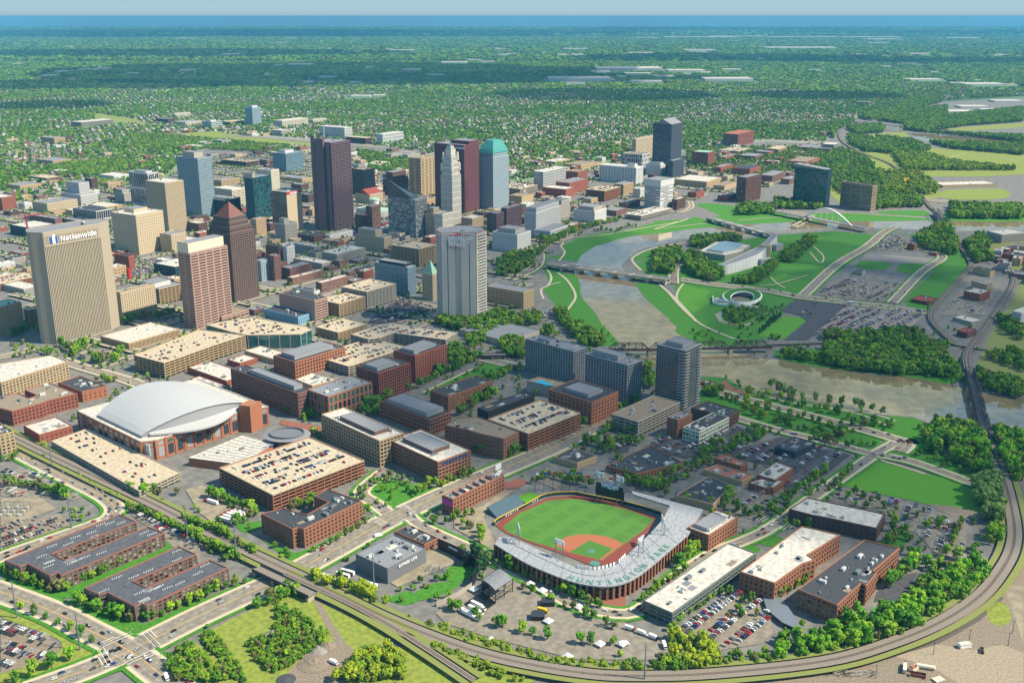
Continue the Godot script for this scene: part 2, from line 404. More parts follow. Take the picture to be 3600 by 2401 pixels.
func put_cars():
	var cols = []
	for a in CARCOLS: cols.append(a)
	car_list.sort_custom(func(a, b): return v3(a[0], a[1]).distance_squared_to(CAM) < v3(b[0], b[1]).distance_squared_to(CAM))
	var bm = {}
	var mm_pos = []
	var road_count = {}
	for k in car_list.size():
		var a = car_list[k]
		if a[3].begins_with("|"):
			var rn = a[3].substr(1); road_count[rn] = road_count.get(rn, 0) + 1; a[3] = "driving on the %s, %s by nearness" % [rn, nth(road_count[rn])]
		var ci = CARPICK[rng.randi() % CARPICK.size()]; var van = rng.randf() < .35
		if k < 300:
			var key = "%d_%s" % [ci, van]
			if not bm.has(key): bm[key] = car_bodies[1 if van else 0].mesh(M[cols[ci][0]])
			var t = thing("car", "%s %s in %s" % [cols[ci][2], "van" if van else "car", a[3]] if a[3].find("place") >= 0 else "%s %s %s" % [cols[ci][2], "van" if van else "car", a[3]], "car", v3(a[0], a[1]), "cars", a[2])
			share("body", bm[key], t, Vector3.ZERO); share("windows", car_glass, t, Vector3(0, .28 if van else .015, 0), 0, Vector3(1.02, 1.0 if not van else 1.02, 1.01))
			for wx in [-1.4, 1.4]:
				for wz in [-.78, .78]:
					var w = share("wheel", wheel_mesh, t, Vector3(wx, .33, wz)); w.rotation.x = PI / 2
		else: mm_pos.append([a, ci])
	var root = Node3D.new(); root.name = "distant_parked_cars"; add_child(root); root.set_meta("kind", "stuff"); root.set_meta("label", "rows of far parked cars on the lots and decks"); root.set_meta("category", "cars")
	for part_i in 2:
		var mm = MultiMesh.new(); mm.transform_format = MultiMesh.TRANSFORM_3D; mm.use_colors = part_i == 0
		mm.mesh = car_bodies[0].mesh(M.car_any) if part_i == 0 else car_glass
		mm.instance_count = mm_pos.size()
		for k in mm_pos.size():
			var a = mm_pos[k][0]; mm.set_instance_transform(k, Transform3D(Basis(Vector3.UP, a[2]).scaled(Vector3(1, 1, 1) * (1.0 if part_i == 0 else 1.012)), v3(a[0], a[1])))
			if part_i == 0: mm.set_instance_color(k, Color(cols[mm_pos[k][1]][1]).srgb_to_linear())
		var o = MultiMeshInstance3D.new(); o.multimesh = mm; o.name = "bodies" if part_i == 0 else "windows"; root.add_child(o)

# ---------------- trees
var crowns := []
var far_crowns := []
func crown_mesh(seed_, leaves, lobes, leaf, tall):
	var r = RandomNumberGenerator.new(); r.seed = seed_
	var w = MB.new(); w.colored = true
	var ls = []
	for k in lobes:
		var t = r.randf() * TAU; var y = r.randf_range(-.6, .75); var rad = r.randf_range(.3, .72) * sqrt(max(0.05, 1.0 - y * y * .8))
		ls.append([Vector3(cos(t) * rad, y * tall, sin(t) * rad), r.randf_range(.18, .42)])
	ls.append([Vector3(0, .0, 0), .58])
	for k in leaves:
		var l = ls[r.randi() % ls.size()]
		var d = Vector3(r.randfn(), r.randfn() + .35, r.randfn()).normalized()
		var p = l[0] + d * l[1] * r.randf_range(.82, 1.06)
		if p.length() < .36: continue
		var nn = (d + Vector3(r.randfn(), r.randfn(), r.randfn()) * .35).normalized()
		var x = nn.cross(Vector3(r.randfn(), r.randfn(), r.randfn())).normalized(); var z = x.cross(nn)
		var sz = leaf * r.randf_range(.6, 1.3); var g = r.randf_range(.7, 1.25)
		w.col = Color(g * r.randf_range(.9, 1.15), g, g * r.randf_range(.75, 1.1))
		var a = p - x * sz - z * sz * .6; var b = p + x * sz * .8 - z * sz; var c = p + x * sz * .9 + z * sz * .8; var e = p - x * sz * .7 + z * sz
		w.tri(a, c, b, nn); w.tri(a, e, c, nn)
	return w
func make_tree_meshes():
	for k in 5: crowns.append(crown_mesh(40 + k, 700, 15 + k % 4, .12, [.95, 1.15, .85, 1.3, 1.0][k]))
	for k in 3: far_crowns.append(crown_mesh(80 + k, 90, 6, .34, 1.0))
func leaf_color(kind):
	var r = rng.randf()
	var c = Color(.1, .26, .012).lerp(Color(.31, .48, .018), r * r)
	if kind == 1: c = Color(.035, .1, .035).lerp(Color(.06, .15, .045), r)
	elif kind == 3: c = Color(.2, .36, .02).lerp(Color(.34, .42, .02), r)
	elif kind == 4: c = Color(.16, .26, .06).lerp(Color(.22, .32, .09), r)
	elif rng.randf() < .12: c = Color(.2, .21, .06)
	c = c * rng.randf_range(.68, 1.2)
	return c
func put_trees():
	for a in TREE_ROWS:
		var p = poly_of(a[4]); var cnt = 0
		for k in p.size() - 1:
			var L = p[k].distance_to(p[k + 1]); var m = max(1, int(round(L / a[1])))
			for i in (m if k < p.size() - 2 else m + 1):
				cnt += 1; var q = p[k].lerp(p[k + 1], float(i) / m) + Vector2(rng.randf_range(-.8, .8), rng.randf_range(-.8, .8))
				tree_list.append([q, a[2] * 1.35 * rng.randf_range(.7, 1.35), a[3], nth(cnt) + " %s in the row " % ["tree", "dark evergreen", "low shrub tree", "yellow-green tree", "light feathery tree"][a[3]] + a[0]])
	for a in TREE_AREAS:
		var p = poly_of(a[4]); var bb = Rect2(p[0], Vector2.ZERO)
		for q in p: bb = bb.expand(q)
		var want = int(bb.get_area() * a[1] * 2.1); var cnt = 0
		for k in want:
			var q = bb.position + Vector2(rng.randf(), rng.randf()) * bb.size
			if Geometry2D.is_point_in_polygon(q, p):
				cnt += 1; tree_list.append([q, a[2] * 1.2 * rng.randf_range(.65, 1.3), a[3], nth(cnt) + " clump " + a[0]])
	tree_list.sort_custom(func(a, b): return a[1] / v3(a[0]).distance_to(CAM) > b[1] / v3(b[0]).distance_to(CAM))
	var near_meshes = []
	for c in crowns:
		var row = []
		for a in LEAVES: row.append(c.mesh(M[a[0]]))
		near_meshes.append(row)
	var tr = MB.new(); tr.lathe(Vector3.ZERO, [Vector2(.035, 0), Vector2(.024, .3), Vector2(.012, .7)], 7)
	for b in [[.5, .28], [2.4, .33], [4.4, .38]]: tr.bar(Vector3(0, b[1], 0), Vector3(cos(b[0]) * .2, b[1] + .25, sin(b[0]) * .2), .009)
	var trunk = tr.mesh(M.bark)
	var buckets = []
	for k in crowns.size(): buckets.append([])
	var idx = 0
	for a in tree_list:
		var k = rng.randi() % crowns.size()
		var low = a[2] == 2 or a[1] < 4.6
		var cy = .5 if low else .6; var rad = a[1] * (.5 if low else .4) * rng.randf_range(.85, 1.15)
		if a[2] == 1: rad *= .62
		if idx < 300:
			var t = thing("tree", a[3], "tree", v3(a[0]), "trees")
			share("trunk", trunk, t, Vector3.ZERO, 0, Vector3.ONE * a[1])
			var li = (5 if a[2] == 1 else 6 if a[2] == 3 else 7 if a[2] == 4 else rng.randi() % 5)
			share("crown", near_meshes[k][li], t, Vector3(0, a[1] * cy, 0), rng.randf() * TAU, Vector3(rad, a[1] * .4, rad))
		else: buckets[k].append([Transform3D(Basis(Vector3.UP, rng.randf() * TAU).scaled(Vector3(rad, a[1] * .42, rad)), v3(a[0], a[1] * .56)), leaf_color(a[2])])
		idx += 1
	mass("woodland_and_street_trees", "woods, hedges and smaller street trees across the city", buckets, crowns)
func mass(nm, label, buckets, meshes, m = "leaf_any"):
	var root = Node3D.new(); root.name = nm; add_child(root); root.set_meta("kind", "stuff"); root.set_meta("label", label); root.set_meta("category", "trees")
	for k in buckets.size():
		if buckets[k].is_empty(): continue
		var mm = MultiMesh.new(); mm.transform_format = MultiMesh.TRANSFORM_3D; mm.use_colors = true; mm.mesh = meshes[k].mesh(M[m]) if meshes[k] is MB else meshes[k]; mm.instance_count = buckets[k].size()
		for i in buckets[k].size():
			mm.set_instance_transform(i, buckets[k][i][0]); mm.set_instance_color(i, buckets[k][i][1])
		var o = MultiMeshInstance3D.new(); o.multimesh = mm; o.name = "foliage" if m == "leaf_any" else "piece"; root.add_child(o, true)

# ---------------- ground
func strip(w, line, a, b, y, gap = 0.0, dash = 0.0):
	# sheet between the offsets a and b of a polyline; with gap, dashed
	var n = line.size(); var left = []; var right = []
	for k in n:
		var d = Vector2.ZERO
		if k > 0: d += (line[k] - line[k - 1]).normalized()
		if k < n - 1: d += (line[k + 1] - line[k]).normalized()
		d = d.normalized(); var e = Vector2(-d.y, d.x)
		left.append(line[k] + e * a); right.append(line[k] + e * b)
	for k in n - 1:
		if gap <= 0.0:
			w.quad(v3(left[k], y), v3(left[k + 1], y), v3(right[k + 1], y), v3(right[k], y)) if (left[k + 1] - left[k]).cross(right[k] - left[k]) < 0 else w.quad(v3(right[k], y), v3(right[k + 1], y), v3(left[k + 1], y), v3(left[k], y))
		else:
			var L = left[k].distance_to(left[k + 1]); var t = 0.0
			while t < L - dash:
				var t0 = t / L; var t1 = (t + dash) / L
				w.quad(v3(right[k].lerp(right[k + 1], t0), y), v3(right[k].lerp(right[k + 1], t1), y), v3(left[k].lerp(left[k + 1], t1), y), v3(left[k].lerp(left[k + 1], t0), y)); t += dash + gap
func smooth(line, m = 4):
	var r = PackedVector2Array()
	for k in line.size() - 1:
		var p0 = line[max(k - 1, 0)]; var p1 = line[k]; var p2 = line[k + 1]; var p3 = line[min(k + 2, line.size() - 1)]
		for i in m: r.append(p1.cubic_interpolate(p2, p0, p3, float(i) / m))
	r.append(line[line.size() - 1]); return r

# ---------------- tables
const WALLS := [["w_aep", "c2bdb3"], ["w_deco", "e4ddcc"], ["w_ribbed", "a99e88"], ["w_pyr", "6d5850"], ["w_brick", "926248"], ["w_brick_dark", "62423a"], ["w_red", "93533f"], ["w_apt", "77594b"], ["w_court", "3f4957"], ["w_orange", "a3694a"], ["w_brown", "6b5046"], ["w_tan", "b19a76"], ["w_beige", "bfae90"], ["w_cream", "d3cbb6"], ["w_white", "c9cac8"], ["w_grey", "97999c"], ["w_midgrey", "adadab"], ["w_metal", "6d7075"], ["w_steel", "65706b"], ["w_navy", "27364a"], ["w_black", "23262b"], ["w_pink", "b08f80"], ["w_purple", "6e565c"], ["w_maroon", "704049"], ["w_stone", "a8a49a"], ["w_bluegrey", "7d95a3"], ["w_blue", "7fa9c4"], ["w_teal", "2c4a52"], ["w_conc", "a9a294"], ["w_paleblue", "94a6b0"], ["w_brownstone", "7c594c"]]
const GLASSES := [["g_dark", "1b222b"], ["g_mid", "2b3845"], ["g_green", "3f6b62"], ["g_teal", "1d565a"], ["g_turq", "5fb5a8"], ["g_smoke", "39413f"], ["g_pale", "8fa0a0"], ["g_navy", "131d30"], ["g_blue", "3b6a80"], ["g_brown", "2a2020"]]
const LEAVES := [["leaf_a", "5c961a"], ["leaf_b", "6ca61c"], ["leaf_c", "82b822"], ["leaf_d", "4c8a1c"], ["leaf_e", "98be2a"], ["leaf_dark", "2f5f32"], ["leaf_yellow", "b0c02a"], ["leaf_pale", "82a052"]]
const CARCOLS := [["car_white", "d8d8d6", "white"], ["car_silver", "9ea3a8", "silver"], ["car_black", "17181b", "black"], ["car_grey", "4a4e54", "dark grey"], ["car_red", "9c1c1c", "red"], ["car_blue", "1d3f78", "blue"], ["car_tan", "a1937c", "tan"]]
const CARPICK := [0, 0, 0, 0, 1, 1, 1, 2, 2, 2, 2, 3, 3, 3, 4, 4, 5, 5, 6]
func styles():
	# name: wall, glass list, bay width, floor height, pier share, band share
	var G = {"apt": ["w_apt", ["g_green", "g_pale", "g_dark"], 4.4, 3.25, .34, .3], "apt2": ["w_brick", ["g_dark", "g_pale", "g_mid"], 3.6, 3.1, .45, .4], "brickgrid": ["w_brick", ["g_dark", "g_mid"], 4.2, 3.9, .48, .42], "longglass": ["w_steel", ["g_dark", "g_mid"], 6.0, 4.2, .12, .4], "mill": ["w_brick", ["g_mid", "g_green", "g_dark"], 4.0, 4.2, .3, .36], "darkbrick": ["w_brick_dark", ["g_mid", "g_dark"], 4.6, 4.2, .4, .42],
		"tanlow": ["w_tan", ["g_dark"], 6.0, 5.0, .55, .62], "turq": ["w_cream", ["g_turq", "g_turq", "g_mid"], 4.4, 4.4, .16, .36], "condo": ["w_midgrey", ["g_smoke", "g_smoke", "g_mid"], 3.4, 3.5, .05, .13], "greyglass": ["w_grey", ["g_teal", "g_dark", "g_mid"], 4.2, 3.4, .26, .24], "orangebrick": ["w_orange", ["g_mid", "g_dark"], 5.6, 4.4, .55, .5], "orangebrick2": ["w_orange", ["g_dark"], 4.6, 4.2, .4, .36], "blackclad": ["w_black", ["g_dark"], 8.0, 9.0, .8, .8], "greenwin": ["w_brick", ["g_green", "g_teal"], 4.4, 4.3, .42, .45], "brickoff": ["w_brick", ["g_dark", "g_mid"], 4.2, 4.3, .28, .36],
		"tanoff": ["w_tan", ["g_dark", "g_mid"], 4.6, 4.4, .26, .34], "tanoff2": ["w_tan", ["g_dark"], 4.5, 4.0, .45, .45], "roundcorner": ["w_brick", ["g_teal", "g_green", "g_dark"], 6.4, 9.5, .4, .2], "brownoff": ["w_brownstone", ["g_dark", "g_mid"], 5.2, 4.3, .22, .5], "redlow": ["w_red", ["g_dark", "g_mid"], 5.0, 4.0, .6, .6], "redlow2": ["w_red", ["g_dark"], 5.0, 4.2, .6, .55], "redoff": ["w_red", ["g_mid", "g_dark"], 4.2, 4.2, .45, .42], "redoff2": ["w_red", ["g_dark", "g_navy"], 3.6, 4.1, .3, .2], "bluegrey": ["w_bluegrey", ["g_mid", "g_teal"], 9.0, 4.0, .12, .6], "tanstone": ["w_tan", ["g_dark"], 4.2, 4.6, .55, .5], "tanstone2": ["w_beige", ["g_dark"], 3.6, 3.9, .5, .45],
		"plainside": ["w_pink", ["g_dark"], 14.0, 3.9, .06, .5], "bluelow": ["w_blue", ["g_mid"], 3.6, 4.0, .5, .5], "brownlow": ["w_brownstone", ["g_pale", "g_mid"], 3.4, 3.8, .5, .5], "brownlow2": ["w_brownstone", ["g_dark", "g_pale"], 4.4, 3.6, .5, .45], "whitelow": ["w_white", ["g_dark"], 4.2, 4.4, .55, .55], "whitelow2": ["w_white", ["g_dark"], 4.0, 8.0, .55, .4], "palelow": ["w_paleblue", ["g_mid"], 4.0, 4.0, .5, .5], "greylow": ["w_stone", ["g_dark", "g_mid"], 3.4, 3.8, .42, .45], "tanbrick": ["w_tan", ["g_dark", "g_mid", "g_green"], 4.6, 4.0, .4, .42], "orangelow": ["w_orange", ["g_dark"], 6.0, 4.4, .65, .6], "ribs": ["w_tan", ["g_dark"], 2.2, 11.0, .55, .14], "hotel": ["w_tan", ["g_pale", "g_mid"], 3.8, 3.4, .5, .5], "beigegrid": ["w_beige", ["g_dark"], 4.0, 4.0, .6, .5], "beigegrid2": ["w_beige", ["g_dark", "g_mid"], 3.8, 4.0, .5, .5],
		"cube": ["w_beige", ["g_dark"], 5.0, 5.4, .7, .72], "waffle": ["w_beige", ["g_dark", "g_navy"], 2.8, 3.7, .4, .42], "blackwhite": ["w_white", ["g_navy", "g_navy", "g_dark"], 6.2, 46.0, .16, .1], "paleblue": ["w_paleblue", ["g_navy", "g_mid", "g_blue"], 3.4, 3.8, .18, .5], "roundwhite": ["w_white", ["g_mid", "g_dark"], 2.6, 3.9, .3, .5], "greystone": ["w_stone", ["g_dark"], 5.0, 4.0, .6, .5], "tealdark": ["w_teal", ["g_navy", "g_mid"], 4.0, 3.6, .3, .3], "darkslab": ["w_black", ["g_dark"], 4.0, 3.6, .3, .4], "whitebands": ["w_cream", ["g_dark", "g_mid"], 12.0, 3.9, .05, .55], "whitebands2": ["w_white", ["g_navy", "g_dark"], 60.0, 4.2, .02, .55], "blueglass": ["w_bluegrey", ["g_blue", "g_blue", "g_mid"], 5.0, 4.1, .05, .4], "whitegrid": ["w_cream", ["g_dark", "g_mid"], 3.2, 4.0, .4, .5], "whitegrid2": ["w_white", ["g_dark", "g_mid"], 3.6, 4.2, .5, .45], "whitegrid3": ["w_white", ["g_mid", "g_pale"], 7.0, 12.0, .25, .2],
		"tealtower": ["w_teal", ["g_teal", "g_teal", "g_navy"], 4.4, 3.9, .05, .14], "navybeige": ["w_beige", ["g_navy", "g_navy", "g_dark"], 5.0, 3.9, .04, .1], "tandeco": ["w_tan", ["g_dark"], 3.4, 3.8, .5, .45], "greygrid": ["w_stone", ["g_mid", "g_dark"], 3.4, 3.9, .45, .5], "hosp": ["w_paleblue", ["g_blue", "g_mid"], 4.0, 4.0, .4, .4], "greenwin2": ["w_white", ["g_green"], 6.0, 7.0, .1, .3], "whiteslat": ["w_white", ["g_pale", "g_mid"], 3.2, 12.0, .5, .2], "blackcube": ["w_black", ["g_navy", "g_dark"], 6.0, 4.0, .04, .1], "tantower": ["w_tan", ["g_dark"], 16.0, 3.8, .3, .55], "brownbands": ["w_brown", ["g_dark"], 20.0, 3.8, .05, .55], "purpband": ["w_purple", ["g_mid", "g_dark"], 14.0, 3.8, .04, .5], "whitecube": ["w_white", ["g_dark"], 3.4, 4.6, .62, .62], "whitedash": ["w_white", ["g_blue", "g_mid"], 9.0, 4.4, .3, .6], "beigeband": ["w_beige", ["g_mid"], 8.0, 4.2, .2, .6], "zebra": ["w_white", ["g_dark", "g_teal", "g_mid"], 3.0, 7.0, .4, .12], "redtower": ["w_brick_dark", ["g_dark", "g_pale", "g_brown"], 3.2, 3.0, .4, .4], "redarch": ["w_red", ["g_teal", "g_mid"], 5.0, 4.0, .3, .4], "redarch2": ["w_brick_dark", ["g_dark"], 5.0, 5.0, .4, .4], "redslab": ["w_red", ["g_mid", "g_teal", "g_dark"], 5.0, 4.0, .22, .4], "striped": ["w_tan", ["g_mid", "g_blue", "g_navy"], 30.0, 4.0, .02, .42],
		"nationwide": ["w_ribbed", ["g_brown"], 2.3, 137.0, .6, .012], "aep": ["w_aep", ["g_dark", "g_mid"], 30.0, 4.5, .14, .58], "leveque": ["w_deco", ["g_mid", "g_dark"], 2.6, 14.0, .6, .12], "leveque2": ["w_deco", ["g_mid"], 3.0, 12.0, .6, .35], "rhodes": ["w_purple", ["g_navy", "g_dark"], 9.5, 4.4, .1, .42], "maroon": ["w_maroon", ["g_brown", "g_dark"], 3.6, 4.1, .42, .42], "riffe": ["w_paleblue", ["g_navy", "g_mid"], 4.4, 4.1, .5, .48], "pyr": ["w_pyr", ["g_brown", "g_dark"], 4.6, 4.0, .3, .46], "pink": ["w_pink", ["g_brown", "g_dark"], 13.0, 4.1, .14, .5], "pinklow": ["w_pink", ["g_dark"], 9.0, 4.4, .12, .5], "court": ["w_court", ["g_pale", "g_mid", "g_pale"], 3.4, 4.1, .5, .5], "tealcurve": ["w_teal", ["g_teal", "g_blue", "g_navy"], 3.4, 3.4, .1, .22], "mirror": ["w_grey", ["g_mid", "g_dark", "g_pale"], 6.0, 4.0, .06, .34]}
	for k in G:
		var a = G[k]; ST[k] = {"kind": "grid", "wall": a[0], "g": a[1], "bw": a[2], "fh": a[3], "pw": a[4], "bh": a[5]}
	for k in ["condo", "tealtower", "navybeige", "blackcube"]: ST[k].dp = .15
	ST.apt.trim = "trim_red"; ST.apt.roof = "darkgrey"; ST.mill.roof = "black"; ST.navybeige.roof = "greyroof"
	ST.nationwide.only = [0]; ST.nationwide.dp = .9; ST.aep.maxlen = 34.0; ST.rhodes.only = [0]; ST.rhodes.dp = .9; ST.waffle.dp = .8; ST.pyr.dp = .8; ST.pink.dp = .7; ST.plainside.only = [0]; ST.tealtower.only = [0]; ST.navybeige.only = [3]; ST.court.only = [0, 3]
	var P = {"metal": "w_metal", "navy": "w_navy", "plaingrey": "w_grey", "plainbrown": "w_brown", "plainblack": "w_black", "plainconc": "w_conc", "plainwhite": "w_white", "plainbeige": "w_beige", "plainred": "w_brick_dark", "plainred2": "w_red", "plaintan": "w_tan", "plaincream": "w_deco", "plainpink": "w_cream"}
	for k in P: ST[k] = {"kind": "plain", "wall": P[k]}
	var Q = {"gbrick": "w_brick", "gconc": "w_conc", "gtan": "w_tan", "gwhite": "w_stone", "gdark": "w_brown", "gteal": "w_stone", "gterr": "w_conc"}
	for k in Q: ST[k] = {"kind": "garage", "wall": Q[k], "bw": 8.5}
	ST.gteal.glass = "g_teal"; ST.gbrick.sp = 1.5; ST.gteal.bw = 14.0

# ---------------- setting
func sky_sun():
	var cam = Camera3D.new(); cam.name = "camera"; cam.fov = 35.96; cam.near = 1.0; cam.far = 90000.0; cam.position = CAM; cam.rotation = Vector3(-deg_to_rad(17.21), 0, 0); add_child(cam)
	var we = WorldEnvironment.new(); we.name = "world_environment"; var e = Environment.new(); we.environment = e; add_child(we)
	var sm = ProceduralSkyMaterial.new(); sm.sky_top_color = Color("4a8cc0"); sm.sky_horizon_color = Color("a6c3d0"); sm.sky_curve = .12; sm.ground_horizon_color = Color("a6c3d0"); sm.ground_bottom_color = Color("7fa0ad"); sm.sun_angle_max = 1.0
	# broken fair-weather cloud over the whole sky
	var cn = FastNoiseLite.new(); cn.seed = 77; cn.frequency = .012; cn.fractal_octaves = 5; var cw = 1024; var chh = 512; var ci = cn.get_seamless_image(cw, chh); ci.convert(Image.FORMAT_L8); var cd = ci.get_data(); var cb = PackedByteArray(); cb.resize(cw * chh * 4)
	for k in cw * chh:
		var v = clampf((cd[k] / 255.0 - .46) * 4.0, 0, 1) * smoothstep(254.0, 236.0, float(k / cw)); cb[k * 4] = 255; cb[k * 4 + 1] = 255; cb[k * 4 + 2] = 255; cb[k * 4 + 3] = int(v * 255)
	sm.sky_cover = ImageTexture.create_from_image(Image.create_from_data(cw, chh, false, Image.FORMAT_RGBA8, cb)); sm.sky_cover_modulate = Color(.62, .62, .6)
	var sk = Sky.new(); sk.sky_material = sm; e.background_mode = Environment.BG_SKY; e.sky = sk; e.background_energy_multiplier = .65
	e.tonemap_mode = Environment.TONE_MAPPER_LINEAR; e.tonemap_exposure = 1.7
	e.fog_enabled = true; e.fog_density = .000034; e.fog_light_color = Color("3f7d9c"); e.fog_light_energy = 1.0
	e.sdfgi_enabled = true; e.ssao_enabled = true; e.ssil_enabled = true
	var sun = DirectionalLight3D.new(); sun.name = "sun"; sun.light_energy = 1.6; sun.light_color = Color(1, .95, .86); sun.light_angular_distance = .5; sun.shadow_enabled = true; add_child(sun)
	sun.look_at_from_position(SUN * 100.0, Vector3.ZERO)
const SUN := Vector3(.66, .74, .13)
func ground():
	# one sheet to the horizon; its colour map is land cover: pavement in town, woods, fields and pale industrial ground beyond
	var size = 1024; var span = 44000.0
	var f = FastNoiseLite.new(); f.seed = 4; f.frequency = .02; f.fractal_octaves = 5; var f2 = FastNoiseLite.new(); f2.seed = 8; f2.frequency = .05; f2.fractal_octaves = 3
	var d = PackedByteArray(); d.resize(size * size * 3)
	var wood = Color("2f5130"); var lawn = Color("55763a"); var fld = Color("8b8a63"); var pale = Color("b7b0a2"); var town = Color("8d877b")
	var edge = poly_of(SUBURB_EDGE)
	for j in size:
		var z = -span * (size - j) / size + 600.0
		for i in size:
			var x = span * (i - size * .5) / size
			var a = f.get_noise_2d(i * .9, j * 2.6); var b = f2.get_noise_2d(i * .8, j * 2.4)
			var c = wood.lerp(lawn, clampf(.4 + b * 1.4, 0, 1))
			if a > .27 and b > -.1: c = fld if b < .2 else pale
			if z > -5200 and absf(x) < 3000:
				if not suburb(Vector2(x, z), edge): c = town
				else: c = lawn.lerp(town, clampf(.35 + b, 0, .7))
			var k = (j * size + i) * 3; d[k] = int(c.r * 255); d[k + 1] = int(c.g * 255); d[k + 2] = int(c.b * 255)
	var im = Image.create_from_data(size, size, false, Image.FORMAT_RGB8, d)
	var m = StandardMaterial3D.new(); m.albedo_texture = ImageTexture.create_from_image(im); m.roughness = .95
	var st = SurfaceTool.new(); st.begin(Mesh.PRIMITIVE_TRIANGLES)
	var n = 24
	for j in n:
		for i in n:
			for q in [[0, 0], [1, 0], [1, 1], [0, 0], [1, 1], [0, 1]]:
				var u = float(i + q[0]) / n; var v = float(j + q[1]) / n
				st.set_uv(Vector2(u, v)); st.set_normal(Vector3.UP); st.add_vertex(Vector3(span * (u - .5), 0, -span * (1.0 - v) + 600.0))
	st.set_material(m)
	var o = MeshInstance3D.new(); o.mesh = st.commit(); o.name = "ground"; add_child(o); o.set_meta("kind", "structure")
	# paved town surface with wear
	var w = MB.new(); var tp = PackedVector2Array([Vector2(1500, 300), Vector2(-1200, 300)])
	for k in edge.size(): tp.append(edge[k] * .985)
	w.top(tp, .03); struct("pavement", w, M.town)
	var y = .07
	for s in SHEETS:
		var b = MB.new(); var p = poly_of(s[2])
		if s[0] in ["grass", "water", "field"]: p.append(p[0]); p = smooth(p, 3); p.remove_at(p.size() - 1)
		if Geometry2D.triangulate_polygon(p).is_empty(): p = poly_of(s[2])
		b.top(p, y); struct(s[1], b, M[s[0]]); y += .006
	for a in PATHS:
		var b = MB.new(); strip(b, smooth(poly_of(a[1])), -a[0] * .5, a[0] * .5, y); struct("path", b, M.path); y += .004
	for a in ROADS:
		var l = smooth(poly_of(a[2])); var wd = a[0]
		if a.size() > 3 and a[1] != "w":
			var gv = MB.new(); strip(gv, l, -wd * .5 - 6.5, wd * .5 + 6.5, y - .01); struct("grass_verge", gv, M.grass)
		var s = MB.new(); strip(s, l, -wd * .5 - 3.0, wd * .5 + 3.0, y); struct("sidewalk", s, M.path)
		var b = MB.new(); strip(b, l, -wd * .5, wd * .5, y + .1); struct("road", b, M.asph)
		var k1 = MB.new(); var k2 = MB.new()
		var yy = y + .14
		if a[1] == "y":
			strip(k1, l, -.35, -.12, yy); strip(k1, l, .12, .35, yy); struct("road_marking", k1, M.paint_yellow)
			for q in ([-.25, .25] if wd > 16 else []): strip(k2, l, wd * q - .1, wd * q + .1, yy, 9.0, 3.0)
			strip(k2, l, wd * .5 - .7, wd * .5 - .5, yy); strip(k2, l, -wd * .5 + .5, -wd * .5 + .7, yy)
		elif a[1] == "w":
			for q in [-.3, -.1, .1, .3]: strip(k2, l, wd * q - .15, wd * q + .15, yy, 9.0, 4.0)
		struct("road_marking", k2, M.paint_white)
		y += .02
		for k in range(0, l.size() - 1):
			if l[k].length() > 2600 or a[0] < 9: continue
			for t in 3:
				if rng.randf() < .32:
					var p = l[k].lerp(l[k + 1], rng.randf()); var dd = (l[k + 1] - l[k]).normalized(); var sd = 1 if rng.randf() < .5 else -1
					p += Vector2(-dd.y, dd.x) * wd * sd * [.14, .34][rng.randi() % 2]
					car_list.append([p, y + .1, atan2(-dd.y, dd.x) + (PI if sd > 0 else 0.0), "|" + (a[3] if a.size() > 3 else "downtown street")])
	for a in RAILS:
		var l = smooth(poly_of(a[2]), 6); var b = MB.new(); strip(b, l, -a[0] * .5, a[0] * .5, y); struct("railway_bed", b, M.ballast); y += .03
		if RAILS.find(a) < 2:
			for sd in [-1, 1]: var gv = MB.new(); strip(gv, l, sd * (a[0] * .5 + 1.5), sd * (a[0] * .5 + 6.5), y - .05); struct("trackside_grass", gv, M.weeds)
		var tr = MB.new(); var sl = MB.new()
		for t in a[1]:
			var off = 0.0 if a[1] == 1 else (t - .5) * 4.4
			for g in [-.75, .75]:
				strip(tr, l, off + g - .09, off + g + .09, y + .18)
			strip(sl, l, off - 1.3, off + 1.3, y + .06, .75, .35)
		struct("railway_track", tr, M.rail); struct("railway_sleepers", sl, M.sleeper)
		y += .02
	# crossings: two white lines across each arm
	for q in crossings():
		var b = MB.new(); var ctr = q[0]
		for k in q[1].size():
			var th = deg_to_rad(q[1][k]); var dv = Vector2(cos(th), -sin(th)); var e = Vector2(sin(th), cos(th)); var r = q[2]
			for off in [r, r + 3.4]: b.quad(v3(ctr + dv * off - e * r * .8, y + .03), v3(ctr + dv * (off + .35) - e * r * .8, y + .03), v3(ctr + dv * (off + .35) + e * r * .8, y + .03), v3(ctr + dv * off + e * r * .8, y + .03))
			b.quad(v3(ctr + dv * (r + 6) - e * r * .75, y + .03), v3(ctr + dv * (r + 6.5) - e * r * .75, y + .03), v3(ctr + dv * (r + 6.5), y + .03), v3(ctr + dv * (r + 6), y + .03))
		struct("crosswalk_marking", b, M.paint_white)
	for a in ROADS:
		if a.size() > 3: continue
		var l = poly_of(a[2]); var cnt = int(l[0].distance_to(l[1]) / 13.0); var e = (l[1] - l[0]).normalized(); e = Vector2(-e.y, e.x)
		for k in cnt:
			for sd in [-1, 1]:
				if rng.randf() < .62: tree_list.append([l[0].lerp(l[1], (k + rng.randf() * .5) / cnt) + e * 7.2 * sd, rng.randf_range(5, 9), 0, "street tree downtown"])
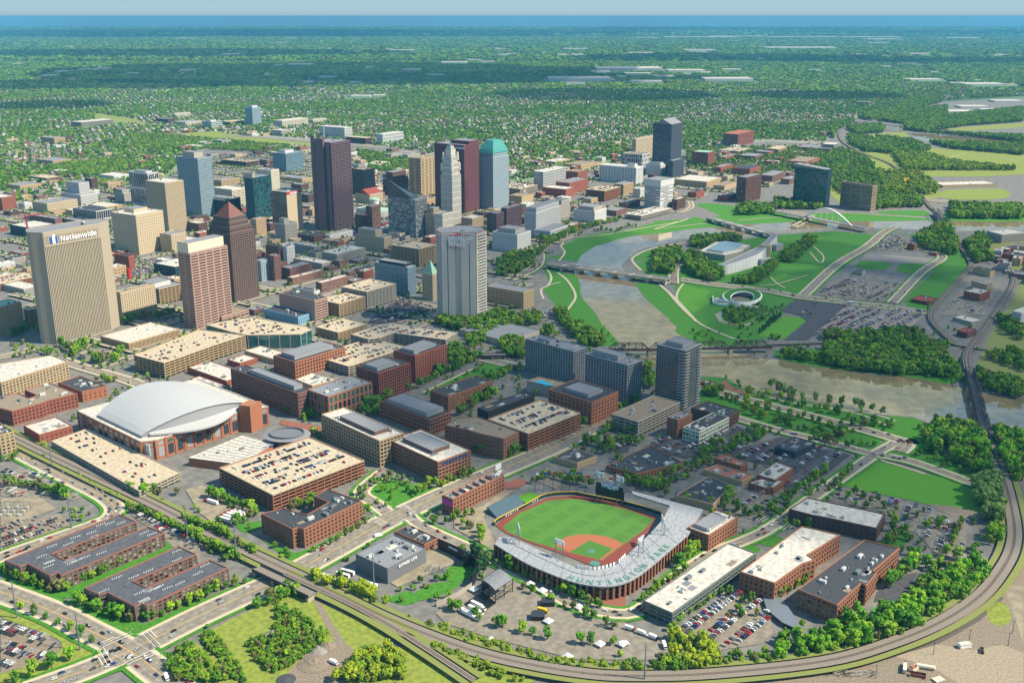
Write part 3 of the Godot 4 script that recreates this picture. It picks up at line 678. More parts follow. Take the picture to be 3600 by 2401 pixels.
	# parking bay lines
	for a in LOTS:
		lot(poly_of(a[3]), a[1], a[2], a[0], y + .02)
		var q = inset(poly_of(a[3]), 1.0); var ang = deg_to_rad(a[2]); var dd = Vector2(cos(ang), -sin(ang)); var e = Vector2(sin(ang), cos(ang))
		if q[0].length() > 1500: continue
		var b = MB.new(); var lo = Vector2(INF, INF); var hi = -lo
		for p in q:
			var t = Vector2(p.dot(dd), p.dot(e)); lo = lo.min(t); hi = hi.max(t)
		var row = 0; var v = lo.y + 2.6
		while v < hi.y - 2.0:
			row += 1; var u = lo.x + 1.5
			while u < hi.x:
				var p = dd * (u + 1.37) + e * v
				if Geometry2D.is_point_in_polygon(p, q): b.quad(v3(p - e * 2.4 - dd * .06, y), v3(p - e * 2.4 + dd * .06, y), v3(p + e * 2.4 + dd * .06, y), v3(p + e * 2.4 - dd * .06, y))
				u += 2.75
			v += 5.3 if row % 2 == 1 else 12.2
		struct("parking_lines", b, M.paint_white)
func crossings():
	return [[poly_of(ROADS[4][2])[3], [42, -42, 138, 215], 15.0], [poly_of(ROADS[0][2])[5], [42, 138, 222, -45], 14.0], [poly_of(ROADS[2][2])[10], [48, 138, 228, -42], 9.0]]
func suburb(p, edge):
	var t = p.x / maxf(-p.y, 1.0)
	for k in edge.size() - 1:
		var t0 = edge[k].x / -edge[k].y; var t1 = edge[k + 1].x / -edge[k + 1].y
		if t >= t0 and t < t1: return -p.y > lerpf(-edge[k].y, -edge[k + 1].y, (t - t0) / (t1 - t0))
	return -p.y > 1900.0 if t < 0 else -p.y > 6000.0
func suburbs():
	var edge = poly_of(SUBURB_EDGE); var b = [[], [], []]; var hw = []; var f = FastNoiseLite.new(); f.seed = 31; f.frequency = .0012; f.fractal_octaves = 3
	var wat = []
	for s in SHEETS:
		if s[0] in ["water", "field", "dirt"]: wat.append(poly_of(s[2]))
	var sheds = poly_of(FAR_SHEDS)
	for k in range(0, sheds.size(), 2):
		var a = sheds[k]; var b2 = sheds[k + 1]; var L = a.distance_to(b2); var up = Vector2(0, -clampf(L * .7, 70, 450)); var dn = Vector2(0, absf(a.y) * .035)
		wat.append(PackedVector2Array([a + dn + Vector2(-L * .1, 0), b2 + dn + Vector2(L * .1, 0), b2 + up + Vector2(L * .1, 0), a + up + Vector2(-L * .1, 0)]))
	for ring in [[1500.0, 3600.0, 34000, 10.0], [3600.0, 6500.0, 75000, 11.0], [6500.0, 11000.0, 70000, 18.0], [11000.0, 24000.0, 90000, 36.0], [24000.0, 42000.0, 40000, 80.0]]:
		for k in ring[2]:
			var z = -sqrt(lerpf(ring[0] * ring[0], ring[1] * ring[1], rng.randf())); var x = z * rng.randf_range(-.52, .52); var p = Vector2(x, z)
			if not suburb(p, edge): continue
			var nz = f.get_noise_2d(x, z * 1.0)
			if rng.randf() > maxf(.42, .7 + nz * 1.5): continue
			var bad = false
			for w in wat:
				if Geometry2D.is_point_in_polygon(p, w): bad = true; break
			if bad: continue
			var h = ring[3] * rng.randf_range(.65, 1.3); var rad = h * rng.randf_range(.42, .6)
			if ring[0] > 6000: rad *= 1.7; h *= .75
			b[rng.randi() % 3].append([Transform3D(Basis(Vector3.UP, rng.randf() * TAU).scaled(Vector3(rad, h * .45, rad)), v3(p, h * .5)), leaf_color(0)])
	mass("suburban_trees", "tree canopy of the suburbs reaching to the horizon", b, far_crowns)
	# houses on a street grid
	var wallm = MB.new(); wallm.cbox(Vector3.ZERO, 9, 5.4, 7)
	wallm.tri(Vector3(4.5, 5.4, 3.5), Vector3(4.5, 5.4, -3.5), Vector3(4.5, 8.2, 0)); wallm.tri(Vector3(-4.5, 5.4, -3.5), Vector3(-4.5, 5.4, 3.5), Vector3(-4.5, 8.2, 0))
	var roofm = MB.new(); roofm.quad(Vector3(-4.9, 5.1, 4.0), Vector3(4.9, 5.1, 4.0), Vector3(4.9, 8.4, 0), Vector3(-4.9, 8.4, 0)); roofm.quad(Vector3(4.9, 5.1, -4.0), Vector3(-4.9, 5.1, -4.0), Vector3(-4.9, 8.4, 0), Vector3(4.9, 8.4, 0))
	roofm.cbox(Vector3(2, 7.2, 1), .8, 2.2, .8)
	var wc = [Color(.32, .12, .07), Color(.36, .16, .1), Color(.36, .34, .3), Color(.44, .42, .38), Color(.42, .36, .27), Color(.24, .1, .07), Color(.5, .46, .38)]; var rc = [Color(.14, .14, .15), Color(.2, .19, .18), Color(.3, .29, .28), Color(.22, .12, .09), Color(.4, .4, .4), Color(.1, .1, .11)]
	var a = deg_to_rad(57); var dd = Vector2(cos(a), -sin(a)); var e = Vector2(sin(a), cos(a)); var list = []
	for i in range(-520, 520):
		for j in range(-190, 190):
			var u = i * 15.0; var v = j * 46.0 + (11.0 if (i & 1) else -11.0)
			var p = dd * u + e * v + Vector2(rng.randf_range(-3, 3), rng.randf_range(-3, 3))
			if p.y > -1500 or p.y < -8200 or absf(p.x) > -p.y * .52: continue
			if not suburb(p, edge) or rng.randf() < .52 + clampf(f.get_noise_2d(p.x, p.y) * 1.1, -.2, .4): continue
			var bad = false
			for w in wat:
				if Geometry2D.is_point_in_polygon(p, w): bad = true; break
			if not bad: list.append([p, a + (PI / 2 if rng.randf() < .5 else 0.0), rng.randi() % wc.size(), rng.randi() % rc.size(), rng.randf_range(.8, 1.35)])
	list.sort_custom(func(p, q): return p[0].length_squared() < q[0].length_squared())
	var wn = ["brick", "red brick", "pale grey", "white", "tan", "dark brick", "cream"]; var rn = ["dark", "charcoal", "grey", "brown", "light grey", "black"]
	var wmesh = []; var rmesh = []
	for c in wc: var m = StandardMaterial3D.new(); m.albedo_color = c.linear_to_srgb(); m.roughness = .9; wmesh.append(wallm.mesh(m))
	for c in rc: var m = StandardMaterial3D.new(); m.albedo_color = c.linear_to_srgb(); m.roughness = .9; rmesh.append(roofm.mesh(m))
	var near = mini(250, list.size()); var order = []
	for k in near: order.append(k)
	order.sort_custom(func(p, q): return list[p][0].x / -list[p][0].y < list[q][0].x / -list[q][0].y)
	for r in near:
		var h = list[order[r]]
		var t = thing("house", "%s house with %s gable roof at the suburb edge, %s from the left" % [wn[h[2]], rn[h[3]], nth(r + 1)], "house", v3(h[0]), "houses at the suburb edge", h[1]); t.scale = Vector3.ONE * h[4]
		share("wall", wmesh[h[2]], t, Vector3.ZERO); share("roof", rmesh[h[3]], t, Vector3.ZERO)
	var bw = [[]]; var br = [[]]
	for k in range(near, list.size()):
		var h = list[k]; var tf = Transform3D(Basis(Vector3.UP, h[1]).scaled(Vector3.ONE * h[4]), v3(h[0])); bw[0].append([tf, wc[h[2]]]); br[0].append([tf, rc[h[3]]])
	var root = Node3D.new(); root.name = "far_suburban_houses"; add_child(root); root.set_meta("kind", "stuff"); root.set_meta("label", "thousands of far houses among the suburban trees"); root.set_meta("category", "houses")
	for q in [[bw, wallm, "house_wall_any", "walls"], [br, roofm, "house_roof_any", "roofs"]]:
		var mm = MultiMesh.new(); mm.transform_format = MultiMesh.TRANSFORM_3D; mm.use_colors = true; mm.mesh = q[1].mesh(M[q[2]]); mm.instance_count = q[0][0].size()
		for i in q[0][0].size(): mm.set_instance_transform(i, q[0][0][i][0]); mm.set_instance_color(i, q[0][0][i][1])
		var o = MultiMeshInstance3D.new(); o.multimesh = mm; o.name = q[3]; root.add_child(o)
	for k in range(0, sheds.size(), 2):
		var p = sheds[k]; var q = sheds[k + 1]; var L = p.distance_to(q); var t = thing("warehouse", "%s pale flat-roofed warehouse in the far suburbs, %s from the left" % [["white", "silver", "cream"][(k / 2) % 3], nth(k / 2 + 1)], "warehouse", v3(p), "far warehouses")
		var w = MB.new(); var dv = (q - p) / L; var nv = Vector2(dv.y, -dv.x); var dep = clampf(L * .6, 60, 400); var hh = clampf(L * .05, 9, 20)
		var pl = ccw(PackedVector2Array([p, q, q + nv * dep, p + nv * dep])); w.prism(pl, 0, hh, false); part("wall", w, M.w_white, t, v3(p))
		var r = MB.new(); r.top(pl, hh); part("roof", r, M.white, t, v3(p))
func clouds():  # out of view overhead, placed and thinned to shade chosen areas of ground
	var mats = []
	for al in [.22, .5]:
		var m = StandardMaterial3D.new(); m.albedo_color = Color(.95, .96, .98, al); m.transparency = BaseMaterial3D.TRANSPARENCY_ALPHA; m.roughness = 1.0; mats.append(m)
	var k = 0
	var near = [[330.0, -1500.0, 560.0, 620.0], [700.0, -1500.0, 400.0, 420.0], [-120.0, -2150.0, 330.0, 300.0], [120.0, -1150.0, 270.0, 230.0], [820.0, -2050.0, 380.0, 220.0], [-300.0, -1950.0, 160.0, 160.0], [330.0, -930.0, 190.0, 120.0]]
	for s in near + FAR_SHADES:
		var alt = 2300.0; var c = Vector3(s[0], 0, s[1]) + SUN * (alt / SUN.y); var w = MB.new(); var r = RandomNumberGenerator.new(); r.seed = 900 + k
		var n = FastNoiseLite.new(); n.seed = k; n.frequency = .8
		var seg = 40; var rings = 10; var pts = []
		for i in rings + 1:
			var row = []; var ph = PI * i / rings
			for j in seg:
				var th = TAU * j / seg; var dv = Vector3(sin(ph) * cos(th), cos(ph), sin(ph) * sin(th)); var q = 1.0 + n.get_noise_3dv(dv * 2.2) * .45
				row.append(c + Vector3(dv.x * s[2] * q, maxf(dv.y, -.25) * 110.0 * q, dv.z * s[3] * q))
			pts.append(row)
		for i in rings:
			for j in seg: w.quad(pts[i + 1][j], pts[i + 1][(j + 1) % seg], pts[i][(j + 1) % seg], pts[i][j])
		var o = part("cloud" if k == 0 else "cloud_%03d" % k, w, mats[0 if k < near.size() else 1], self); o.set_meta("kind", "structure"); k += 1  # unseen above the frame, there for the shade below

# ---------------- lettering
func text(root, s, at, size, turn, m, tilt = 0.0, depth = .3, nm = "lettering"):
	var t = TextMesh.new(); var f = SystemFont.new(); f.font_names = PackedStringArray(["Droid Sans"]); f.font_weight = 700; t.font = f; t.text = s; t.font_size = 64; t.pixel_size = size / 46.0; t.depth = depth; t.material = m
	var o = MeshInstance3D.new(); o.mesh = t; o.name = nm; root.add_child(o, true); o.position = at; o.rotation = Vector3(tilt, turn, 0); return o
func face(poly, i, u, y, out = 1.2):
	# point and heading on wall i of a footprint
	var a = poly[i]; var b = poly[(i + 1) % poly.size()]; var d = (b - a).normalized(); var nr = Vector2(-d.y, d.x)
	return [v3(a.lerp(b, u) + nr * out, y), atan2(nr.x, nr.y), v3(d), v3(nr), a.distance_to(b)]
func extras(kind, res, h):
	var root = res[0]; var og = res[1]; var poly = res[2]
	if kind == "nationwide":
		var f = face(poly, 0, 0, 0, 0); var w = MB.new(); var L = f[4]
		w.box(f[0] + Vector3(0, 140, 0) + f[2] * .5, f[2] * (L - 1), Vector3(0, 20, 0), f[3] * 1.6); part("crown", w, M.w_ribbed, root, og)
		var sl = MB.new()
		for k in 6: sl.box(f[0] + Vector3(0, 137.6, 0) + f[2] * (L * (k + .08) / 6), f[2] * (L / 6 * .84), Vector3(0, 2.4, 0), f[3] * .95)
		part("slot_window", sl, M.g_brown, root, og)
		var pl = MB.new()
		for k in 30: pl.box(f[0] + Vector3(0, 143, 0) + f[2] * (L * (k + 1) / 32.0), f[2] * .7, Vector3(0, 12, 0), f[3] * 1.75)
		part("rib", pl, M.w_brown, root, og)
		text(root, "Nationwide", f[0] + f[2] * L * .6 + f[3] * 2.4 + Vector3(0, 148.5, 0) - og, 7.2, f[1] if f[1] is float else 0.0, M.letter_white)
		var lg = MB.new(); lg.box(f[0] + f[2] * L * .1 + Vector3(0, 144, 0), f[2] * 11, Vector3(0, 9, 0), f[3] * 2.1); part("emblem", lg, M.blue, root, og)
		var lg2 = MB.new(); lg2.box(f[0] + f[2] * (L * .1 + 3.6) + Vector3(0, 143.2, 0), f[2] * 4, Vector3(0, 12.5, 0), f[3] * 2.3); part("emblem", lg2, M.letter_white, root, og)
	elif kind == "aep":
		var best = 0
		for k in poly.size():
			if face(poly, k, 0, 0)[4] > face(poly, best, 0, 0)[4] and face(poly, k, .5, 0)[3].z > .5: best = k
		var f = face(poly, best, 0, 0, 0); var L = f[4]
		var pw = MB.new(); pw.box(f[0] + f[2] * L * .04 + Vector3(0, 6, 0), f[2] * L * .36, Vector3(0, 131, 0), f[3] * 2.4); pw.box(f[0] + f[2] * L * .58 + Vector3(0, 6, 0), f[2] * L * .38, Vector3(0, 131, 0), f[3] * 2.4); part("pilaster", pw, M.w_aep, root, og)
		var sl = MB.new(); sl.box(f[0] + f[2] * L * .2 + Vector3(0, 8, 0), f[2] * .9, Vector3(0, 118, 0), f[3] * 2.5); sl.box(f[0] + f[2] * L * .8 + Vector3(0, 8, 0), f[2] * .9, Vector3(0, 118, 0), f[3] * 2.5); part("slot", sl, M.w_black, root, og)
		var rim = MB.new(); parapet(rim, poly, h - .6, 1.6, .3); part("roof_rim", rim, M.red, root, og)
		var fr = MB.new()
		for q in [[.25, .85, 134.2, .7], [.25, .5, 116.0, .7]]: fr.box(f[0] + f[2] * L * q[0] + Vector3(0, q[2], 0), f[2] * L * (q[1] - q[0]), Vector3(0, q[3], 0), f[3] * 3.0)
		fr.box(f[0] + f[2] * L * .25 + Vector3(0, 116, 0), f[2] * .7, Vector3(0, 18.5, 0), f[3] * 3.0); part("sign_frame", fr, M.red, root, og)
		var j = 0
		for s in ["AMERICAN", "ELECTRIC", "POWER"]:
			text(root, s, f[0] + f[2] * L * [.56, .53, .48][j] + f[3] * 3.0 + Vector3(0, 130.5 - j * 5.4, 0) - og, 5.2, f[1], M.letter_white); j += 1
		var pod = MB.new(); var pp = Geometry2D.offset_polygon(poly, 9.0)[0]; pod.prism(ccw(pp), 0, 6.0); part("podium", pod, M.w_conc, root, og)
	elif kind == "rhodes":
		var w = MB.new(); var f = face(poly, 3, 0, 0, 0); var L = f[4]
		w.box(f[0] + f[2] * L * .28, f[2] * L * .42, Vector3(0, h + 8, 0), f[3] * 6.0); w.box(f[0] + f[2] * L * .02, f[2] * L * .16, Vector3(0, h + 12, 0), f[3] * 1.0); w.box(f[0] + f[2] * L * .78, f[2] * L * .14, Vector3(0, h - 4, 0), f[3] * 3.0); part("blank_shaft", w, M.w_purple, root, og)
		var d = MB.new(); var c0 = (poly[0] + poly[2]) * .5
		for k in 7: d.lathe(v3(c0.lerp(poly[3], .3 + .05 * k) , h + 6 + (k % 3) * 2), [Vector2(.2, -8), Vector2(.2, 0), Vector2(1.4, .5), Vector2(1.6, 1.2), Vector2(0, 1.0)], 8)
		part("antenna_cluster", d, M.steel_dark, root, og)
		var m = MB.new(); m.bar(v3(c0.lerp(poly[3], .3), h + 6), v3(c0.lerp(poly[3], .3), h + 34), .5); part("mast", m, M.trim_white, root, og)
	elif kind == "outfield":
		var f = face(poly, 3, .5, h - 7, .6); var w = MB.new(); w.box(f[0] - f[2] * f[4] * .45, f[2] * f[4] * .9, Vector3(0, 5, 0), f[3] * .4); part("video_screen", w, M.magenta, root, og)
		f = face(poly, 0, .9, h, 0); w = MB.new()
		for r in 4:
			for k in 6: w.cbox(f[0] + f[2] * (k - 3) * 1.4 + Vector3(0, 9 + r * 1.4, 0), 1, 1, .5, f[1])
		part("lamp_rack", w, M.lamp_face, root, og); w = MB.new()
		for k in [-3.5, 3.5]: w.bar(f[0] + f[2] * k, f[0] + f[2] * k + Vector3(0, 14, 0), .3)
		part("rack_post", w, M.metalgrey, root, og); text(root, "AEP", f[0] + Vector3(0, 5, 0) - og, 4.0, f[1], M.letter_white)
		w = MB.new()
		for k in 6: f = face(poly, 0, .12 + k * .13, h, -4); w.box(f[0] - f[3] * 5, f[2] * .4, Vector3(0, 3, 0), f[3] * 9)
		part("terrace_frame", w, M.w_orange, root, og)
	elif kind == "huntington":
		var f = face(poly, 3, .8, h - 6, 1.3); text(root, "Huntington", f[0] - og, 5.0, f[1], M.letter_white)
	elif kind == "pink":
		var f = face(poly, 3, .5, h + 8, .5); var w = MB.new(); w.box(f[0] - f[2] * 12 + Vector3(0, -8, 0), f[2] * 24, Vector3(0, 16, 0), f[3] * 1.0); part("crown_panel", w, M.w_cream, root, og)
	elif kind == "rotunda":
		var w = MB.new(); var c0 = (poly[0] + poly[2]) * .5; w.lathe(v3(c0, h), [Vector2(14, 0), Vector2(14, 4), Vector2(11, 4), Vector2(11, 20), Vector2(12, 20), Vector2(12, 22), Vector2(0, 25)], 24); part("drum", w, M.w_white, root, og)
		var r = MB.new(); r.lathe(v3(c0, h + 22.2), [Vector2(12, 0), Vector2(0, 3.4)], 24); part("drum_roof", r, M.mint, root, og)
	elif kind == "leveque":
		var w = MB.new(); var c0 = (poly[0] + poly[2]) * .5
		for p in poly:
			for k in 2: w.lathe(v3(c0.lerp(p, .86 - k * .16), h + 60 + k * 22), [Vector2(3.2, 0), Vector2(3.0, 14), Vector2(1.6, 18), Vector2(0, 19)], 8)
		part("corner_turret", w, M.w_deco, root, og)

# ---------------- landmarks of the foreground
func arena():
	var V = poly_of(VAULT); var fl = V[0]; var nl = V[1]; var nr = V[2]; var ax = nl - fl; var ay = nr - nl; var fr = fl + ay
	var og = v3(nl); var root = thing("arena", "large arena with white vaulted roof and brick and glass walls", "arena", og)
	var d = ax.normalized(); var e = ay.normalized()
	var base = ccw(PackedVector2Array([fl - d * 34 - e * 6, nl + d * 8 - e * 6, nl + d * 16 + e * 6, nr + d * 10 - e * 20, nr + d * 18 + e * 14, fr + e * 14 - d * 34]))
	var w = MB.new(); w.prism(base, 0, 22, false); part("wall", w, M.w_orange, root, og)
	var r = MB.new(); r.top(base, 22); parapet(r, base, 22, 1.0, .8); part("roof_terrace", r, M.white, root, og)
	var vt = MB.new(); var n = 20; var rise = 19.0; var y0 = 23.0
	var prof = func(t, u): return y0 + 2.0 + rise * pow(maxf(sin(PI * clampf(t, 0, 1)), 0.0), .8) * (.8 + .2 * sin(PI * u))
	var mm = 14
	for i in n:
		for j in mm:
			var q = []
			for s in [[0, 0], [1, 0], [1, 1], [0, 1]]:
				var t = float(i + s[0]) / n; var u = float(j + s[1]) / mm
				var bow = sin(PI * t) * 11.0
				var p = fl + ay * t + ax * u + d * lerpf(-bow * 1.5, bow, u); q.append(v3(p, prof.call(t, u)))
			vt.quad(q[3], q[2], q[1], q[0])
	var vp = part("vault_roof", vt, M.vault, root, og)
	var seams = MB.new()
	for k in range(1, 6):
		for j in mm:
			var a = []
			for s in 2:
				var u = float(j + s) / mm; var t = k / 6.0; var bow = sin(PI * t) * 11.0; a.append(v3(fl + ay * t + ax * u + d * lerpf(-bow * 1.5, bow, u), prof.call(t, u) + .12))
			seams.bar(a[0], a[1], .12)
	part("roof_seam", seams, M.greyroof, vp)
	# end wall below the vault edge
	var ew = MB.new(); var eg = MB.new()
	for i in n:
		var t0 = float(i) / n; var t1 = float(i + 1) / n; var b0 = sin(PI * t0) * 11.0; var b1 = sin(PI * t1) * 11.0
		var p = nl + ay * t0 + d * (b0 - 1.5); var q = nl + ay * t1 + d * (b1 - 1.5)
		ew.quad(v3(p, 22), v3(q, 22), v3(q, prof.call(t1, 1.0) - .3), v3(p, prof.call(t0, 1.0) - .3))
		var f0 = fl + ay * t0 - d * (b0 * 1.5 - 1.5); var f1 = fl + ay * t1 - d * (b1 * 1.5 - 1.5); ew.quad(v3(f1, 22), v3(f0, 22), v3(f0, prof.call(t0, 0.0) - .3), v3(f1, prof.call(t1, 0.0) - .3))
	ew.quad(v3(fl, 22), v3(nl, 22), v3(nl, 25), v3(fl, 25))
	part("end_wall", ew, M.w_grey, root, og)
	var lens = MB.new()
	for i in n:
		var t0 = .06 + .84 * i / n; var t1 = .06 + .84 * (i + 1) / n
		var p0 = nl + ay * t0 + d * (sin(PI * t0) * 8.0 + 1); var p1 = nl + ay * t1 + d * (sin(PI * t1) * 8.0 + 1)
		var o0 = nl + ay * t0 + d * (sin(PI * (t0 - .06) / .84) * 25.0 + 3); var o1 = nl + ay * t1 + d * (sin(PI * (t1 - .06) / .84) * 25.0 + 3)
		lens.quad(v3(o0, 25.2), v3(o1, 25.2), v3(p1, 27.5), v3(p0, 27.5)); lens.quad(v3(o0, 23.4), v3(o1, 23.4), v3(o1, 25.2), v3(o0, 25.2))
	part("lens_canopy", lens, M.vault, root, og)
	# glazed bays between brick piers on the walls in view
	var gm = {}
	for k in base.size():
		var f = face(base, k, 0, 0, 0)
		if f[3].dot(-v3(base[k])) <= 0 or f[4] < 14: continue
		var nb = int(f[4] / 11.0); var bw = f[4] / nb
		for i in nb:
			var g = MB.new(); g.box(f[0] + f[2] * (bw * i + bw * .22) + Vector3(0, 3, 0), f[2] * bw * .56, Vector3(0, 11, 0), f[3] * .25)
			var pane = part("glazed_bay", g, M.g_mid if i % 3 else M.w_grey, root, og)
			var mu = MB.new()
			for q in 3: mu.box(f[0] + f[2] * (bw * i + bw * (.22 + .14 * (q + .9))) + Vector3(0, 3, 0), f[2] * .2, Vector3(0, 11, 0), f[3] * .4)
			part("mullion", mu, M.w_grey, pane)
			var g2 = MB.new(); g2.box(f[0] + f[2] * (bw * i + bw * .22) + Vector3(0, 16, 0), f[2] * bw * .56, Vector3(0, 3.6, 0), f[3] * .25); part("glazed_bay", g2, M.g_green if i % 2 else M.w_grey, root, og)
			var pr = MB.new(); pr.box(f[0] + f[2] * (bw * i - .9) , f[2] * 1.8, Vector3(0, 23, 0), f[3] * .8); part("pier", pr, M.w_orange, root, og)
	var bl = MB.new(); bl.prism(ccw(PackedVector2Array([nr + d * 12 - e * 20, nr + d * 24 - e * 14, nr + d * 20 + e * 4, nr + d * 6 - e * 4])), 0, 32); part("brick_tower", bl, M.w_orange, root, og)
	var sc = MB.new(); var cf = nl + d * 12 - e * 2; sc.cbox(v3(cf, 8) , 12, 12, .8, deg_to_rad(-42)); part("banner_panel", sc, M.w_white, root, og)
	text(root, "NATIONWIDE ARENA", v3(nl + ay * .5 + d * 17, 20.2) - og, 2.0, atan2(d.x, d.y), M.letter_white)
	# practice rink and restaurant drum
	var rk = ccw(poly_of(RINK)); var rt = thing("ice_rink_hall", "low brick hall with ribbed grey roof in front of the arena", "hall", v3(rk[0]))
	var rw = MB.new(); rw.prism(rk, 0, 9, false); part("wall", rw, M.w_orange, rt, v3(rk[0])); var rr = MB.new(); rr.top(rk, 9); parapet(rr, rk, 9, .6, .5); part("roof", rr, M.white, rt, v3(rk[0]))
	var ribs = MB.new()
	for k in 9: ribs.bar(v3(rk[0].lerp(rk[3], (k + 1) / 10.0), 9.15), v3(rk[1].lerp(rk[2], (k + 1) / 10.0), 9.15), .18)
	part("roof_rib", ribs, M.greyroof, rt, v3(rk[0]))
	for k in 5: share("roof_unit", unit_meshes[k % 6], rt, v3(rk[0].lerp(rk[2], .2 + .14 * k), 9) - v3(rk[0]), .7)
	text(rt, "ICE HAUS", v3(rk[1].lerp(rk[2], .85), 9.8) - v3(rk[0]), 2.2, deg_to_rad(45), M.screen_blue)
	var dp = poly_of(DRUM)[0]; var dt = thing("restaurant_drum", "round brick restaurant with wide disc roof beside the arena", "building", v3(dp))
	var dw = MB.new(); dw.lathe(Vector3.ZERO, [Vector2(15, 0), Vector2(15, 12)], 32, 1.2); part("wall", dw, M.w_brick, dt)
	var dr = MB.new(); dr.lathe(Vector3(0, 12, 0), [Vector2(19, 0), Vector2(21, .8), Vector2(17, 1.6), Vector2(15.5, 1.7)], 40, 1.2); part("disc_roof", dr, M.greyroof, dt)
	var dq = MB.new(); dq.lathe(Vector3(0, 13.6, 0), [Vector2(15.5, 0), Vector2(15.5, 2.2), Vector2(14.8, 2.2), Vector2(14.8, .3), Vector2(0, .3)], 40, 1.2); part("roof_screen", dq, M.w_metal, dt)
	for k in 10:
		var t = PI * (1.05 + k * .09); var g = MB.new(); g.cbox(Vector3(cos(t) * 15.1 * 1.2, 3, -sin(t) * 15.1), 2.6, 5, .4, t - PI / 2); part("window", g, M.g_green, dt)
func ribbon(w, a, b, ya, yb):
	for k in a.size() - 1: w.quad(v3(a[k], ya), v3(a[k + 1], ya), v3(b[k + 1], yb), v3(b[k], yb))
func resample(p, n):
	var L = 0.0
	for k in p.size() - 1: L += p[k].distance_to(p[k + 1])
	var r = PackedVector2Array(); var k = 0; var acc = 0.0
	for i in n + 1:
		var t = L * i / n
		while k < p.size() - 2 and acc + p[k].distance_to(p[k + 1]) < t: acc += p[k].distance_to(p[k + 1]); k += 1
		r.append(p[k].lerp(p[k + 1], clampf((t - acc) / p[k].distance_to(p[k + 1]), 0, 1)))
	return r
func ballpark():
	var so = resample(smooth(poly_of(STAND_OUTER)), 60); var si = resample(smooth(poly_of(STAND_INNER)), 60); var og = v3(so[30])
	var root = thing("grandstand", "curved ballpark grandstand with pale roof and green lettering", "grandstand", og)
	var rf = MB.new(); 
	for k in 60: rf.quad(v3(so[k], 14), v3(so[k + 1], 14), v3(si[k + 1], 14.6), v3(si[k], 14.6)); rf.quad(v3(so[k], 12.9), v3(so[k + 1], 12.9), v3(so[k + 1], 14), v3(so[k], 14)); rf.quad(v3(si[k + 1], 13.6), v3(si[k], 13.6), v3(si[k], 14.6), v3(si[k + 1], 14.6))
	var rp = part("roof", rf, M.stand, root, og)
	var sm = MB.new()
	for k in 60: sm.bar(v3(so[k].lerp(si[k], .62), 14.45), v3(so[k + 1].lerp(si[k + 1], .62), 14.45), .22)
	for k in range(0, 60, 5): sm.bar(v3(so[k], 14.1), v3(si[k], 14.7), .12)
	part("roof_seam", sm, M.unit_dark, rp, og)
	var en = ccw(poly_of(STAND_END)); var ew = MB.new(); ew.prism(en, 12.8, 14.3); part("roof_wing", ew, M.stand, root, og)
	var iw = MB.new()
	for k in 60: 
		var a = so[k].lerp(si[k], .12); var b = so[k + 1].lerp(si[k + 1], .12); iw.quad(v3(a, 0), v3(b, 0), v3(b, 13), v3(a, 13))
	part("glass_wall", iw, M.g_dark, root, og)
	var pm = MB.new(); pm.cbox(Vector3.ZERO, 1.9, 13, 1.5); var pmesh = pm.mesh(M.w_brick)
	var so2 = resample(so, 44)
	for k in 45:
		var d = (so2[min(k + 1, 44)] - so2[max(k - 1, 0)]).normalized(); share("pier", pmesh, root, v3(so2[k].lerp(si[int(k * 60 / 44)], .06)) - og, atan2(-d.y, d.x))
	for lv in [4.3, 8.6]:
		var bd = MB.new()
		for k in 60: bd.bar(v3(so[k].lerp(si[k], .1), lv), v3(so[k + 1].lerp(si[k + 1], .1), lv), .35)
		part("floor_band", bd, M.w_brick_dark, root, og)
	var ft = ccw(poly_of(FIELD_TRACK)); var seat = MB.new(); var cen = poly_of(MOUND)[0]
	for r in 14:
		for k in 60:
			var t0 = r / 14.0; var inn0 = si[k].lerp(cen, .17); var inn1 = si[k + 1].lerp(cen, .17)
			var a = si[k].lerp(inn0, t0); var b = si[k + 1].lerp(inn1, t0); var c = si[k].lerp(inn0, t0 + .0714); var e = si[k + 1].lerp(inn1, t0 + .0714); var y = 9.0 * (1 - t0) + 1.0
			seat.quad(v3(c, y), v3(e, y), v3(b, y), v3(a, y)); seat.quad(v3(c, y - .65), v3(e, y - .65), v3(e, y), v3(c, y))
	part("seat_rows", seat, M.seat_green, root, og)
	# roof lettering along the curve
	var line = PackedVector2Array()
	for k in 61: line.append(so[k].lerp(si[k], .2))
	var s = "HUNTINGTON PARK"; var L0 = .37; var L1 = .86
	for i in s.length():
		if s[i] == " ": continue
		var t = lerpf(L0, L1, float(i) / (s.length() - 1)) * 60; var k = int(t); var p = line[k].lerp(line[k + 1], t - k); var d = (line[k + 1] - line[k]).normalized()
		text(root, s[i], v3(p, 14.35) - og, 6.2, atan2(-d.y, d.x), M.letter_green, -PI / 2, .1)
	# field
	var b = MB.new(); b.top(ft, .55); struct("warning_track", b, M.track)
	var gp = ccw(poly_of(FIELD_GRASS)); b = MB.new(); b.top(gp, .58); struct("outfield_grass", b, M.turf1)
	var a0 = deg_to_rad(50.0); var dd = Vector2(cos(a0), -sin(a0)); var ee = Vector2(sin(a0), cos(a0)); b = MB.new()
	for k in range(-12, 12, 2):
		var c = cen + ee * k * 11.0; var st = PackedVector2Array([c - dd * 200, c + dd * 200, c + dd * 200 + ee * 11.0, c - dd * 200 + ee * 11.0])
		for q in Geometry2D.intersect_polygons(gp, st): b.top(q, .61)
	struct("mown_stripes", b, M.turf2)
	b = MB.new()
	for k in range(-12, 12, 2):
		var c = cen + dd * k * 11.0; var st = PackedVector2Array([c - ee * 200, c + ee * 200, c + ee * 200 + dd * 5.0, c - ee * 200 + dd * 5.0])
		for q in Geometry2D.intersect_polygons(gp, st): b.top(q, .63)
	struct("cross_stripes", b, M.turf1)
